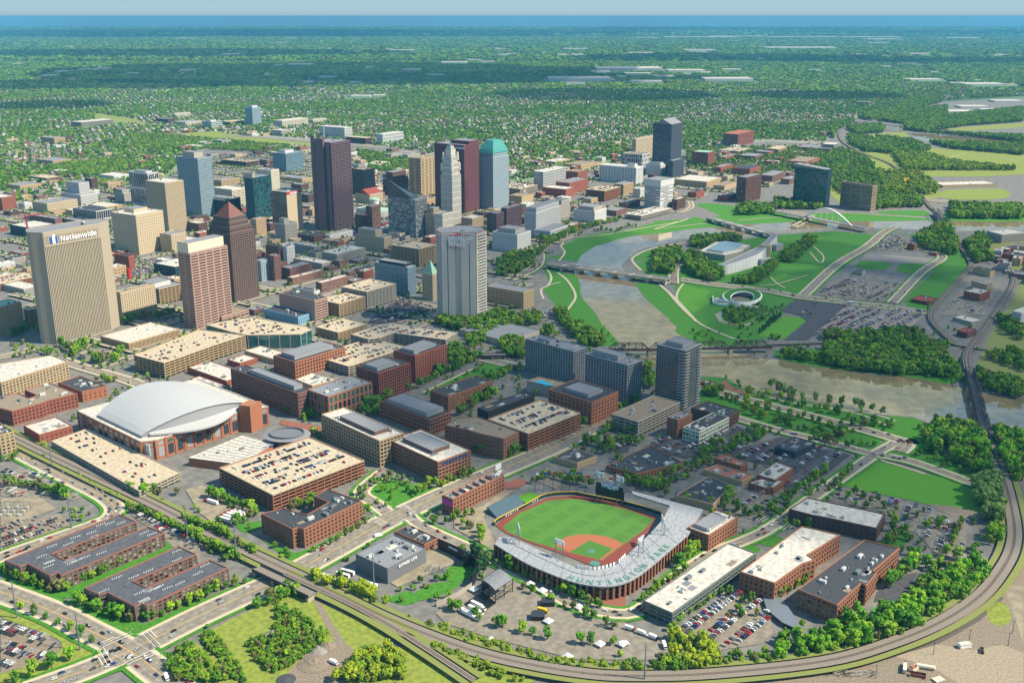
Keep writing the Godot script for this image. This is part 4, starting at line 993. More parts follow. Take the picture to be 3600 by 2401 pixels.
	b = MB.new(); b.top(ccw(poly_of(FIELD_DIRT)), .66); struct("infield_dirt", b, M.infield)
	b = MB.new(); b.top(ccw(poly_of(FIELD_INNER)), .7); struct("infield_grass", b, M.turf2)
	var mo = poly_of(MOUND); b = MB.new(); b.lathe(v3(mo[0], .7), [Vector2(3.4, 0), Vector2(1, .35), Vector2(0, .35)], 20); struct("pitching_mound", b, M.letter_green)
	b = MB.new(); b.lathe(v3(mo[1], .72), [Vector2(4.5, 0), Vector2(0, .05)], 20); struct("home_circle", b, M.letter_green)
	# fence
	var fe = smooth(poly_of(FENCE)); var fo = v3(fe[0]); var ft2 = thing("outfield_fence", "dark green outfield fence with yellow top rail", "fence", fo)
	var fw = MB.new(); var fy = MB.new()
	for k in fe.size() - 1:
		var d = (fe[k + 1] - fe[k]).normalized(); var e = v3(Vector2(-d.y, d.x))
		fw.box(v3(fe[k]), v3(fe[k + 1] - fe[k]), Vector3(0, 3.2, 0), e * .5); fy.box(v3(fe[k], 3.2), v3(fe[k + 1] - fe[k]), Vector3(0, .45, 0), e * .6)
	part("padding", fw, M.wall_green, ft2, fo); part("top_rail", fy, M.yellow, ft2, fo)
	var li = 0
	for ch in "HUNTINGTON PARK":
		li += 1
		if ch == " ": continue
		var p = fe[5].lerp(fe[11], li / 17.0); var d = (fe[11] - fe[5]).normalized(); text(ft2, ch, v3(p + Vector2(-d.y, d.x) * .7, 1.6) - fo, 1.8, atan2(-d.y, d.x), M.letter_white)
	# bleachers and berm
	var bp = poly_of(BLEACHER); var bt = thing("bleachers", "grey metal bleachers in the left field corner", "bleachers", v3(bp[0]))
	for r in 12:
		var t = r / 12.0; var q = MB.new(); q.box(v3(bp[1].lerp(bp[0], 1.0) .lerp(bp[4], t), .5), v3(bp[2].lerp(bp[3], t) - bp[0].lerp(bp[4], t)), Vector3(0, 5.5 * (1 - t) + .4, 0), v3((bp[4] - bp[0]) / 14.0)); part("bench_row", q, M.seat_blue, bt, v3(bp[0]))
	var be = MB.new(); be.top(ccw(poly_of(BERM)), 1.6); struct("grass_berm", be, M.mown)
	# scoreboard
	var sp = poly_of(SCOREBOARD); var d = (sp[1] - sp[0]).normalized(); var L = sp[0].distance_to(sp[1]); var nn = Vector2(-d.y, d.x)
	if nn.dot(-sp[0]) < 0: nn = -nn
	var turn = atan2(nn.x, nn.y); var t = thing("scoreboard", "black video scoreboard with blue news sign between light racks", "scoreboard", v3(sp[0]))
	var w = MB.new(); w.box(Vector3(0, 6, 0), v3(d) * L, Vector3(0, 8.5, 0), v3(nn) * 1.2); part("video_board", w, M.sign_black, t)
	w = MB.new(); w.box(v3(d) * L * .24 + Vector3(0, 14.6, 0), v3(d) * L * .52, Vector3(0, 5.5, 0), v3(nn) * 1.0); part("sign_panel", w, M.screen_blue, t)
	text(t, "10NEWS", v3(d) * L * .5 + v3(nn) * 1.3 + Vector3(0, 17.6, 0), 3.4, turn, M.letter_white); text(t, "WTVN.COM" if false else "10TV.COM", v3(d) * L * .56 + v3(nn) * 1.3 + Vector3(0, 15.4, 0), 1.2, turn, M.letter_white)
	for q in [.02, .78]:
		w = MB.new(); w.box(v3(d) * L * q + Vector3(0, 14.6, 0), v3(d) * L * .18, Vector3(0, 4.2, 0), v3(nn) * 1.0); part("side_panel", w, M.sign_black, t)
	for q in [.06, .24, .74, .94]:
		w = MB.new(); w.bar(v3(d) * L * q, v3(d) * L * q + Vector3(0, 30, 0), .4); part("post", w, M.metalgrey, t)
	for q in [[.02, .26], [.72, .96]]:
		w = MB.new()
		for r in 4:
			for k in 7: w.cbox(v3(d) * L * lerpf(q[0], q[1], k / 6.0) + v3(nn) * .6 + Vector3(0, 24.5 + r * 1.5, 0), .9, .9, .5, turn)
		part("lamp_rack", w, M.lamp_face, t)
	# roof light towers
	var k2 = 0
	for p in poly_of(ROOF_LIGHTS):
		k2 += 1; var lt = thing("light_tower", "blue-grey floodlight tower on the grandstand roof, %s from the left" % nth(k2), "floodlight", v3(p, 14.4), "roof light towers"); var dir = (cen - p).normalized(); var sd = Vector2(dir.y, -dir.x); var tn = atan2(dir.x, dir.y)
		w = MB.new()
		for s2 in [-1, 1]: w.bar(v3(sd * 4.0 * s2, 0), v3(sd * 3.6 * s2, 14), .28); w.bar(v3(sd * 4.0 * s2 - dir * 7, 0), v3(sd * 3.7 * s2, 8), .15)
		w.bar(v3(sd * -4, 5), v3(sd * 4, 5), .15); w.bar(v3(sd * -4, 9), v3(sd * 4, 9), .15); part("mast_frame", w, M.metalgrey, lt)
		for r in 4:
			w = MB.new()
			for q in 8: w.cbox(v3(sd * (q - 3.5) * 1.25) + Vector3(0, 11.2 + r * 1.25, 0) + v3(dir) * .4, .9, .9, .5, tn)
			part("lamp_row", w, M.lamp_face, lt)
	# back of the letter sign above the home stand
	var ls = thing("letter_sign", "row of freestanding letters on the inner roof edge behind home plate", "sign", v3(si[30]))
	for q in 15:
		if q == 10: continue
		var p = si[24 + q]; var pd = (si[25 + q] - si[24 + q]).normalized(); w = MB.new(); w.cbox(v3(p, 14.9) - v3(si[30]), 1.9, 2.6, .4, atan2(-pd.y, pd.x)); w.bar(v3(p, 14.4) - v3(si[30]), v3(p, 15.2) - v3(si[30]), .15); part("letter", w, M.letter_white, ls)
	k2 = 0
	for p in poly_of(FLAGS):
		var fl = thing("flagpole", "dark flagpole with %s flag beyond the outfield fence" % ["white and red", "blue and white", "red white and blue pennant", "striped national", "green", "blue", "red"][k2], "flagpole", v3(p), "outfield flagpoles")
		w = MB.new(); w.lathe(Vector3.ZERO, [Vector2(.3, 0), Vector2(.15, 21), Vector2(0, 21.2)], 8); part("pole", w, M.steel_dark, fl)
		w = MB.new()
		for q in 5: w.quad(Vector3(.2 + q * .8, 17.6 + sin(q) * .2, sin(q * 1.3) * .3), Vector3(1.0 + q * .8, 17.6 + sin(q + 1) * .2, sin((q + 1) * 1.3) * .3), Vector3(1.0 + q * .8, 20.2 + sin(q + 1) * .2, sin((q + 1) * 1.3) * .3), Vector3(.2 + q * .8, 20.2 + sin(q) * .2, sin(q * 1.3) * .3))
		part("flag", w, [M.tent, M.blue, M.red, M.trim_red, M.copper, M.blue, M.red][k2], fl); k2 += 1
func hall_yard():
	var bw = smooth(poly_of(BLACK_WALL)); var o = v3(bw[0]); var t = thing("curved_wall", "tall curved black screen wall around the concert lawn", "wall", o); var w = MB.new(); var w2 = MB.new()
	for k in bw.size() - 1:
		var d = (bw[k + 1] - bw[k]).normalized(); var n = v3(Vector2(-d.y, d.x)); w.box(v3(bw[k]), v3(bw[k + 1] - bw[k]), Vector3(0, 11, 0), n * .8)
	part("wall_panel", w, M.sign_black, t, o)
	var f = (bw[4] - bw[0]).normalized(); text(t, "EXPRESS", v3(bw[0].lerp(bw[4], .62), 8) - o + v3(Vector2(-f.y, f.x)) * 1.1, 1.9, atan2(-f.y, f.x), M.letter_white)
	var bt = poly_of(BLACK_WALL_TAIL); var t2 = thing("panel_fence", "grey panelled fence between concert lawn and stage yard", "fence", v3(bt[0]))
	var tail = resample(bt, 16)
	for k in 16: w = MB.new(); w.box(v3(tail[k], 0), v3(tail[k + 1] - tail[k]) * .97, Vector3(0, 5, 0), Vector3(.2, 0, .2)); part("panel", w, M.w_conc, t2, v3(bt[0]))
	# stage
	var s = poly_of(STAGE); var so = v3(s[0]); t = thing("concert_stage", "open-air concert stage with silver ribbed roof and black truss", "stage", so); var a = v3(s[1] - s[0]); var b = v3(s[2] - s[0]); var up = Vector3(0, 12, 0)
	w = MB.new(); w.box(Vector3.ZERO, a, Vector3(0, 1.6, 0), b * -1.0) if a.cross(b).y < 0 else w.box(Vector3.ZERO, b, Vector3(0, 1.6, 0), a * -1.0)
	part("platform", w, M.sign_black, t)
	for q in 9:
		w = MB.new(); w.quad(b * (q / 9.0) * 1.0 + up + Vector3(0, sin(PI * q / 9.0) * 1.2, 0), a + b * (q / 9.0) + up + Vector3(0, sin(PI * q / 9.0) * 1.2, 0), a + b * ((q + .94) / 9.0) + up + Vector3(0, sin(PI * (q + 1) / 9.0) * 1.2, 0), b * ((q + .94) / 9.0) + up + Vector3(0, sin(PI * (q + 1) / 9.0) * 1.2, 0)); part("roof_panel", w, M.greyroof, t)
	w = MB.new()
	for q in [Vector3.ZERO, a, b, a + b, a * .5, b * .5, a + b * .5]: w.bar(q, q + up, .35)
	for y in [4.0, 8.0, 12.0]: w.bar(Vector3(0, y, 0), a + Vector3(0, y, 0), .2); w.bar(Vector3(0, y, 0), b + Vector3(0, y, 0), .2); w.bar(b + Vector3(0, y, 0), a + b + Vector3(0, y, 0), .2)
	part("truss", w, M.steel_dark, t)
	w = MB.new(); w.quad(b * .96 + Vector3(0, 1.6, 0), b * .96 + a + Vector3(0, 1.6, 0), b * .96 + a + up * .95, b * .96 + up * .95); part("backdrop", w, M.sign_black, t)
	w = MB.new(); w.cbox(b * .9 + a * .55 + Vector3(0, 6, 0), 6, .5, .3, .5); part("screen_bar", w, M.copper, t)
	var k = 0
	for p in poly_of(TENTS):
		k += 1; t = thing("party_tent", "white peaked tent at the festival lot, %s counted from the stage" % nth(k), "tent", v3(p), "white festival tents", .8); w = MB.new(); var r = 3.2
		for q in 4:
			var c0 = Vector3([-r, r, r, -r][q], 2.6, [r, r, -r, -r][q]); var c1 = Vector3([r, r, -r, -r][q], 2.6, [r, -r, -r, r][q]); var m = (c0 + c1) * .25 + Vector3(0, 2.2, 0); var pk = Vector3(0, 5.4, 0)
			w.quad(c0, c1, c1 * .35 + pk * .6 * .98 + Vector3(0, .4, 0), c0 * .35 + pk * .6 * .98 + Vector3(0, .4, 0)); w.tri(c0 * .35 + pk * .6 * .98 + Vector3(0, .4, 0), c1 * .35 + pk * .6 * .98 + Vector3(0, .4, 0), pk)
			w.quad(c0 - Vector3(0, .6, 0), c1 - Vector3(0, .6, 0), c1, c0)
		part("canopy", w, M.tent, t)
		for q in 4: w = MB.new(); w.bar(Vector3([-r, r, r, -r][q], 0, [r, r, -r, -r][q]), Vector3([-r, r, r, -r][q], 2.6, [r, r, -r, -r][q]), .08); part("leg", w, M.metalgrey, t)
	k = 0
	for p in poly_of(BLACK_TENTS):
		k += 1; t = thing("mixing_tent", "%s black covered mixing platform facing the stage" % nth(k), "tent", v3(p)); w = MB.new(); w.prism(PackedVector2Array([Vector2(-5, 4), Vector2(5, 4), Vector2(5, -4), Vector2(-5, -4)]), .3, 4.2); part("cover", w, M.sign_black, t); w = MB.new(); w.cbox(Vector3(0, 4.2, 0), 10.4, .3, 8.4); part("roof", w, M.steel_dark, t)
	vehicle_rows()
func truck(nm, label, category, p, turn, L, hgt, box_m, cab_m, y = .8, group = ""):
	var t = thing(nm, label, category, v3(p, y), group, turn); var w = MB.new(); w.cbox(Vector3(-L * .12, .7, 0), L * .76, hgt, 2.4); part("box", w, M[box_m], t)
	w = MB.new(); w.cbox(Vector3(L * .39, .6, 0), L * .22, hgt * .72, 2.3); part("cab", w, M[cab_m], t)
	w = MB.new(); w.cbox(Vector3(L * .47, hgt * .72, 0), L * .07, hgt * .3, 2.1); part("windscreen", w, M.car_glass, t)
	for x in [-.36, -.24, .36]:
		for z in [-1.0, 1.0]: var ww = share("wheel", wheel_mesh, t, Vector3(L * x, .45, z), 0, Vector3(1.35, 1.35, 1.35)); ww.rotation.x = PI / 2
func bus(label, p, turn, stripe, y = .8):
	var t = thing("bus", label, "bus", v3(p, y), "buses", turn); var w = MB.new(); w.cbox(Vector3(0, .5, 0), 13, 2.9, 2.5); part("body", w, M.tent, t)
	w = MB.new(); w.cbox(Vector3(.2, 1.7, 0), 12.2, 1.0, 2.56); part("windows", w, M.car_glass, t); w = MB.new(); w.cbox(Vector3(0, .8, 0), 12.8, .6, 2.54); part("stripe", w, M[stripe], t); w = MB.new(); w.cbox(Vector3(-2, 3.4, 0), 3, .3, 1.6); part("roof_unit", w, M.unit, t)
	for x in [-4, 4.2]:
		for z in [-1.1, 1.1]: var ww = share("wheel", wheel_mesh, t, Vector3(x, .5, z), 0, Vector3(1.5, 1.5, 1.5)); ww.rotation.x = PI / 2
func vehicle_rows():
	var k = 0
	for p in poly_of(TRAILERS): k += 1; truck("semi_trailer", "white semi trailer parked beside the stage, %s in the group" % nth(k), "trailer", p, deg_to_rad(-42), 15, 2.9, "tent", "tent", 1.0, "trailers by the stage")
	truck("yellow_truck", "yellow rental truck standing on the festival lot", "truck", poly_of(YELLOW_TRUCK)[0], deg_to_rad(-25), 9, 2.6, "yellow", "yellow", 1.0)
	k = 0
	for p in poly_of(BUSES): bus(["dark striped tour coach at the railway fence", "white tour coach with red tail beside the concert hall", "white tour coach nearest the concert hall wall", "white tour coach below the concert hall doors"][k], p, deg_to_rad(-28), ["blue", "red", "w_metal", "w_grey"][k]); k += 1
	k = 0
	for p in poly_of(FOOD_TRUCKS): truck("food_truck", ["orange and white food truck at the street fence", "white food truck with long awning", "white food truck with dark cab", "white box van behind the food trucks", "white food truck beside the solar canopy"][k], "truck", p, deg_to_rad([-30, -35, -40, -85, 10][k]), 8, 2.4, "tent", ["trim_red", "tent", "sign_black", "tent", "tent"][k], 1.0, "food trucks"); k += 1
	k = 0
	for p in poly_of(LORRIES): k += 1; truck("lorry", "red tractor lorry with white trailer in the arena yard, %s in line" % nth(k), "lorry", p, deg_to_rad(150), 17, 2.8, "tent", "red", .8, "lorries in the arena yard")
	k = 0
	for p in poly_of(WHITE_TRUCKS): truck("delivery_van", ["white delivery van passing the railway bridge", "white box truck at the concert hall street", "white tipper truck among the sand heaps", "white box truck with red rear at the bottom edge", "orange and grey mixer truck on the riverside road"][k], "van", p, deg_to_rad([-40, 30, -30, -60, -20][k]), 7, 2.2, "tent" if k < 4 else "metalgrey", "tent" if k < 4 else "red", .9); k += 1
	bus("silver city bus crossing the arched river bridge", poly_of(BROAD)[0].lerp(poly_of(BROAD)[1], .22), deg_to_rad(-12), "red", 10.2)
	bus("city bus on the avenue beside the big car lot", Vector2(545, -1640), deg_to_rad(-6), "blue", 1.0)
	for a in [["gravel heap", "pale grey gravel heap on the vacant lot", "gravelflat", 1], ["sand heap", "tan sand heap with orange cones on the vacant lot", "dirt", 0], ["soil heap", "broad brown soil heap on the vacant lot", "dirt", 2], ["asphalt heap", "black asphalt heap at the bottom edge", "asph2", 3], ["rubble heap", "grey rubble heap among the scrub", "conc", 4]]:
		var p = poly_of(SAND_PILES)[a[3]]; var w = MB.new(); var n = FastNoiseLite.new(); n.seed = a[3]; n.frequency = .3; var R = [6, 6.5, 12, 7, 6][a[3]]; var H = [3.2, 3.6, 3.0, 1.6, 3.5][a[3]]
		for i in 6:
			for j in 18:
				var q = []
				for c in [[0, 0], [0, 1], [1, 1], [1, 0]]:
					var r = R * (i + c[0]) / 6.0; var th = TAU * (j + c[1]) / 18; q.append(Vector3(cos(th) * r, maxf(0, H * (1.0 - (r / R)) + n.get_noise_2d(cos(th) * r, sin(th) * r) * H * .5 * (1.0 - r / R)), -sin(th) * r) )
				w.quad(q[3], q[2], q[1], q[0])
		var o = part(a[0].replace(" ", "_"), w, M[a[2]], self); o.position = v3(p, .7); o.set_meta("label", a[1]); o.set_meta("category", "heap")
	var pp = poly_of(PIPES)[0]; var t = thing("pipe_stack", "bundle of bright yellow pipes lying beside the railway", "pipes", v3(pp, .8), "", deg_to_rad(-22))
	for q in 9: var w = MB.new(); w.bar(Vector3(-7, .3 + .5 * (q / 5), (q % 5) * .55 - 1.2), Vector3(7, .3 + .5 * (q / 5), (q % 5) * .55 - 1.2), .24); part("pipe", w, M.yellow, t)
func poles():
	var a = poly_of(POLES); var b = poly_of(POLE_TOPS)
	for k in a.size():
		var t = thing("transmission_pole", "tall grey steel power pole %s" % ["at the left edge beside the curving road", "on the verge by the traffic light crossing", "beside the railway bridge hedge", "in front of the grey concert hall", "beside the railway by the low deck", "in the gravel yard trees", "in the car row along the railway", "at the bottom of the food truck lot"][k], "pole", v3(a[k]), "power poles"); var w = MB.new(); w.lathe(Vector3.ZERO, [Vector2(.75, 0), Vector2(.3, 33), Vector2(0, 33)], 10); part("shaft", w, M.metalgrey, t)
		w = MB.new(); w.lathe(Vector3.ZERO, [Vector2(1.1, 0), Vector2(1.1, .5), Vector2(0, .5)], 10); part("footing", w, M.concrete, t)
		for y in [26.0, 29.0, 32.0]: w = MB.new(); w.bar(Vector3(-.2, y, 0), Vector3(1.6 if int(y) % 2 else -1.6, y + .4, .3), .1); part("arm", w, M.metalgrey, t)
	# street lamps along the roads
	var n = 0
	for r in ROADS:
		if r[0] < 12 or r.size() < 4: continue
		var l = resample(smooth(poly_of(r[2])), int(maxf(2, line_len(poly_of(r[2])) / 42.0)))
		for k in range(1, l.size() - 1):
			if l[k].length() > 1500 or n > 70: continue
			n += 1; var d = (l[k + 1] - l[k]).normalized(); var e = Vector2(-d.y, d.x); var sd = 1 if k % 2 else -1; var t = thing("street_lamp", "grey street lamp with curved arm, %s along the %s" % [nth(k), r[3] if r.size() > 3 else "downtown"], "street lamp", v3(l[k] + e * (r[0] * .5 + 1.2) * sd, .2), "street lamps"); var w = MB.new()
			w.lathe(Vector3.ZERO, [Vector2(.16, 0), Vector2(.08, 9), Vector2(0, 9)], 6); part("post", w, M.metalgrey, t); w = MB.new(); w.bar(Vector3(0, 9, 0), v3(-e * sd * 2.4, 9.4), .07); var am = part("arm", w, M.metalgrey, t); w = MB.new(); w.cbox(v3(-e * sd * 2.6, 9.3), .8, .2, .4); part("lamp_head", w, M.metalgrey, am)
func line_len(p):
	var L = 0.0
	for k in p.size() - 1: L += p[k].distance_to(p[k + 1])
	return L
func bridge_deck(t, a, b, wd, y, m, og):
	var d = (b - a).normalized(); var e = Vector2(-d.y, d.x); var w = MB.new(); w.box(v3(a - e * wd * .5, y - 1.4), v3(b - a), Vector3(0, 1.4, 0), v3(e * wd)); part("deck", w, M[m], t, og)
	w = MB.new(); w.box(v3(a - e * (wd * .5 - 3), y + .02), v3(b - a), Vector3(0, .05, 0), v3(e * (wd - 6))); part("roadway", w, M.asph, t, og)
	for s in [-1, 1]: w = MB.new(); w.box(v3(a + e * wd * .5 * s - e * .3, y), v3(b - a), Vector3(0, 1.1, 0), v3(e * .6)); part("railing", w, M[m], t, og)
func arch_bridge(label, a, b, wd, y, spans, m):
	var t = thing("arch_bridge", label, "bridge", v3(a)); bridge_deck(t, a, b, wd, y, m, v3(a)); var d = (b - a); var e = Vector2(-d.y, d.x).normalized()
	for k in spans:
		var p = a + d * k / spans; var q = a + d * (k + 1) / spans
		for s in [-1, 1]:
			var w = MB.new(); var n = 12; var off = e * (wd * .5 - .8) * s
			for i in n:
				var t0 = float(i) / n; var t1 = float(i + 1) / n; var y0 = (y - 1.6) * (1.0 - pow(abs(t0 * 2 - 1), 2.2)); var y1 = (y - 1.6) * (1.0 - pow(abs(t1 * 2 - 1), 2.2))
				w.quad(v3(p.lerp(q, t0) + off, y0), v3(p.lerp(q, t1) + off, y1), v3(p.lerp(q, t1) + off, y - 1.3), v3(p.lerp(q, t0) + off, y - 1.3))
				if s > 0: w.quad(v3(p.lerp(q, t0) + off, y0), v3(p.lerp(q, t1) + off, y1), v3(p.lerp(q, t1) - off, y1), v3(p.lerp(q, t0) - off, y0))
			part("arch", w, M[m], t, v3(a))
		if k > 0: var w = MB.new(); w.cbox(v3(p) - v3(a), 4.5, y + .6, wd + 2, atan2(-d.y, d.x)); part("pier", w, M[m], t)
func truss_bridge(label, pts, wd, y, hh, m, spans):
	var a = pts[0]; var t = thing("truss_bridge", label, "bridge", v3(a)); var l = resample(pts, spans)
	for k in spans:
		var p = l[k]; var q = l[k + 1]; var d = (q - p).normalized(); var e = Vector2(-d.y, d.x); var L = p.distance_to(q)
		var w = MB.new(); w.box(v3(p - e * wd * .5, y - .8), v3(q - p), Vector3(0, .8, 0), v3(e * wd)); part("deck", w, M[m], t, v3(a))
		for s in [-1, 1]:
			var o = e * wd * .5 * s; w = MB.new(); var n = 6; w.bar(v3(p + o, y), v3(q + o, y), .4); w.bar(v3(p.lerp(q, 1.0 / n) + o, y + hh), v3(p.lerp(q, 1.0 - 1.0 / n) + o, y + hh), .45)
			w.bar(v3(p + o, y), v3(p.lerp(q, 1.0 / n) + o, y + hh), .45); w.bar(v3(q + o, y), v3(p.lerp(q, 1.0 - 1.0 / n) + o, y + hh), .45)
			for i in range(1, n): w.bar(v3(p.lerp(q, float(i) / n) + o, y), v3(p.lerp(q, float(i) / n) + o, y + hh), .25)
			for i in range(1, n - 1): w.bar(v3(p.lerp(q, float(i) / n) + o, y + (hh if i % 2 else 0.0)), v3(p.lerp(q, float(i + 1) / n) + o, y + (0.0 if i % 2 else hh)), .2)
			part("side_truss", w, M[m], t, v3(a))
		w = MB.new()
		for i in range(1, 6): w.bar(v3(p.lerp(q, i / 6.0) - e * wd * .5, y + hh), v3(p.lerp(q, i / 6.0) + e * wd * .5, y + hh), .2)
		part("top_brace", w, M[m], t, v3(a))
		if k > 0: w = MB.new(); w.cbox(v3(p) - v3(a), 5, y - .8, wd + 3, atan2(-d.y, d.x)); part("pier", w, M.concrete, t)
func bridges():
	var p = poly_of(BROAD); arch_bridge("pale stone bridge of low arches carrying the wide avenue over the river", p[0], p[1], 22, 9, 7, "w_conc")
	p = poly_of(RICH); arch_bridge("slender white ribbon arch bridge left of the white museum", p[0], p[1], 18, 9, 6, "w_midgrey")
	p = poly_of(MAIN); var t = thing("arch_bridge", "white bridge with a single leaning arch above its deck", "bridge", v3(p[0])); bridge_deck(t, p[0], p[1], 18, 9, "w_midgrey", v3(p[0]))
	var q = poly_of(MAIN_ARCH); var e = (q[1] - q[0]).normalized(); e = Vector2(-e.y, e.x); var w = MB.new(); var pv = null
	for k in 25:
		var u = k / 24.0; var c = v3(q[0].lerp(q[1], u) + e * (2.0 + 5.0 * sin(PI * u)), 9 + 28 * sin(PI * u))
		if pv != null: w.bar(pv - v3(p[0]), c - v3(p[0]), 1.5)
		if k % 3 == 0 and k > 0 and k < 24: var h = MB.new(); h.bar(c - v3(p[0]), v3(q[0].lerp(q[1], u) + e * 8, 9) - v3(p[0]), .35); part("hanger", h, M.tent, t)
		pv = c
	part("arch", w, M.tent, t)
	truss_bridge("rusty brown railway truss bridge behind the glass condominium", poly_of(TRUSS), 8, 7, 9, "rust", 4)
	truss_bridge("dark blue-black railway truss bridge at the right edge", poly_of(TRUSS_NEAR), 10, 7, 11, "steel_dark", 4)
	truss_bridge("dark double railway truss across the far river bend", poly_of(TRUSS_FAR), 12, 7, 10, "steel_dark", 2)
	for a in [[GIRDER, "dark plate girder railway bridge over the wide street", 9.0, 6.0], [GIRDER_FAR, "long black girder railway bridge over the parkway", 10.0, 6.0], [FAR_BRIDGE, "grey concrete girder bridge over the far river", 14.0, 12.0]]:
		var g = poly_of(a[0]); t = thing("girder_bridge", a[1], "bridge", v3(g[0])); var d = (g[1] - g[0]).normalized(); e = Vector2(-d.y, d.x)
		var mt = M.steel_dark if a[3] < 10 else M.w_conc
		w = MB.new(); w.box(v3(g[0] - e * a[2] * .5, a[3] - 1), v3(g[1] - g[0]), Vector3(0, 1, 0), v3(e * a[2])); part("deck", w, M.ballast if a[3] < 10 else mt, t, v3(g[0]))
		for s in [-1, 1]: w = MB.new(); w.box(v3(g[0] + e * a[2] * .5 * s - e * .3, a[3] - 1.6), v3(g[1] - g[0]), Vector3(0, 2.8, 0), v3(e * .6)); part("girder", w, mt, t, v3(g[0]))
		for k in [0.03, .36, .66, .97]: w = MB.new(); w.cbox(v3(g[0].lerp(g[1], k)) - v3(g[0]), 2.5, a[3] - 1, a[2], atan2(-d.y, d.x)); part("pier", w, M.concrete, t)
func park_landmarks():
	# white science museum with curved metal shell
	var cf = resample(smooth(poly_of(COSI_F)), 30); var cb = resample(smooth(poly_of(COSI_B)), 30); var og = v3(cf[0]); var t = thing("science_museum", "long white curved metal museum with grey roof in the park", "museum", og); var w = MB.new(); var r = MB.new()
	for k in 30:
		var h0 = 17.0 + 4.0 * sin(PI * k / 30.0); var h1 = 17.0 + 4.0 * sin(PI * (k + 1) / 30.0)
		w.quad(v3(cf[k]), v3(cf[k + 1]), v3(cf[k + 1].lerp(cb[k + 1], .1), h1), v3(cf[k].lerp(cb[k], .1), h0))
		r.quad(v3(cf[k].lerp(cb[k], .1), h0 - .3), v3(cf[k + 1].lerp(cb[k + 1], .1), h1 - .3), v3(cb[k + 1], h1 - 1), v3(cb[k], h0 - 1)); w.quad(v3(cb[k + 1]), v3(cb[k]), v3(cb[k], h0), v3(cb[k + 1], h1))
	w.quad(v3(cb[0]), v3(cf[0]), v3(cf[0], 17), v3(cb[0], 17)); w.quad(v3(cf[30]), v3(cb[30]), v3(cb[30], 17), v3(cf[30], 17))
	part("shell_wall", w, M.w_white, t, og); part("roof", r, M.greyroof, t, og)
	w = MB.new()
	for k in range(0, 30, 1): w.bar(v3(cf[k]), v3(cf[k].lerp(cb[k], .1), 17.0 + 4.0 * sin(PI * k / 30.0)), .12)
	part("panel_seam", w, M.w_midgrey, t, og)
	w = MB.new(); w.lathe(v3(cf[19].lerp(cb[19], .35)) - og, [Vector2(11, 0), Vector2(11, 22), Vector2(0, 22.6)], 28); part("drum", w, M.w_tan, t)
	w = MB.new(); w.cbox(v3(cf[14] + Vector2(6, 6)) - og, 30, 11, 10, deg_to_rad(32)); w.cbox(v3(cf[25] + Vector2(8, 4)) - og, 26, 12, 10, deg_to_rad(45)); part("grey_box", w, M.w_grey, t)
	var ol = ccw(poly_of(COSI_OLD)); t = thing("school_museum_wing", "old stone museum wing with glass roof behind the white shell", "museum", v3(ol[0])); w = MB.new(); w.prism(ol, 0, 12, false); var pn = []
	for k in ol.size(): facade(w, pn, ol[k], ol[(k + 1) % ol.size()], 0, 12, ST.tanstone2)
	part("wall", w, M.w_stone, t, v3(ol[0])); put_windows(t, pn, v3(ol[0])); w = MB.new(); w.top(ol, 12); parapet(w, ol, 12); part("roof", w, M.white, t, v3(ol[0])); w = MB.new(); w.prism(inset(ol, 12), 12, 16); part("glass_roof", w, M.g_pale, t, v3(ol[0]))
	# memorial: intersecting white rings with a grass roof
	var rg = poly_of(RING); var c = (rg[1] + rg[2]) * .5; var rx = rg[1].distance_to(rg[2]) * .5; t = thing("memorial_ring", "white spiral ring memorial with grass roof and sunken court", "memorial", v3(c))
	w = MB.new(); var gr = MB.new(); var gl = MB.new(); var inn = MB.new(); var N = 48
	for k in N:
		var q = []
		for s in 2:
			var th = TAU * (k + s) / N; var hh = 12.0 + 4.5 * sin(th + .6); q.append([Vector3(cos(th) * rx, hh, -sin(th) * rx), Vector3(cos(th) * rx * .93, hh + .6, -sin(th) * rx * .93), Vector3(cos(th) * rx * .6, hh - 1.5, -sin(th) * rx * .6), Vector3(cos(th) * rx * .98, hh - 3.6, -sin(th) * rx * .98), Vector3(cos(th) * rx * .9, .3, -sin(th) * rx * .9), Vector3(cos(th) * rx * .55, hh - 3.0, -sin(th) * rx * .55)])
		w.quad(q[0][3], q[1][3], q[1][0], q[0][0]); w.quad(q[0][0], q[1][0], q[1][1], q[0][1]); gr.quad(q[0][1], q[1][1], q[1][2], q[0][2]); gl.quad(q[0][4], q[1][4], q[1][3], q[0][3]); inn.quad(q[0][5], q[0][2], q[1][2], q[1][5])
	part("ring_wall", w, M.tent, t); part("grass_roof", gr, M.grass, t); part("glass_wall", gl, M.g_dark, t); part("inner_wall", inn, M.tent, t)
	w = MB.new(); w.lathe(Vector3(0, 5.5, 0), [Vector2(rx * .56, 0), Vector2(0, .05)], 32); part("court", w, M.conc, t)
	for a in [[3.5, 1.45, .12], [4.1, 1.3, .1], [2.5, 1.6, .12], [5.2, 1.25, -.1]]:
		w = MB.new(); var pv = null
		for k in 14:
			var th = a[0] + k * a[2]; var rr = rx * lerpf(a[1], .98, k / 13.0); var y = lerpf(.3, 8.0, k / 13.0); var pnt = Vector3(cos(th) * rr, y, -sin(th) * rr)
			if pv != null: w.box(pv, pnt - pv, Vector3(0, 3.2, 0), pnt.normalized() * .9)
			pv = pnt
		part("sweeping_ramp", w, M.tent, t)
	w = MB.new()
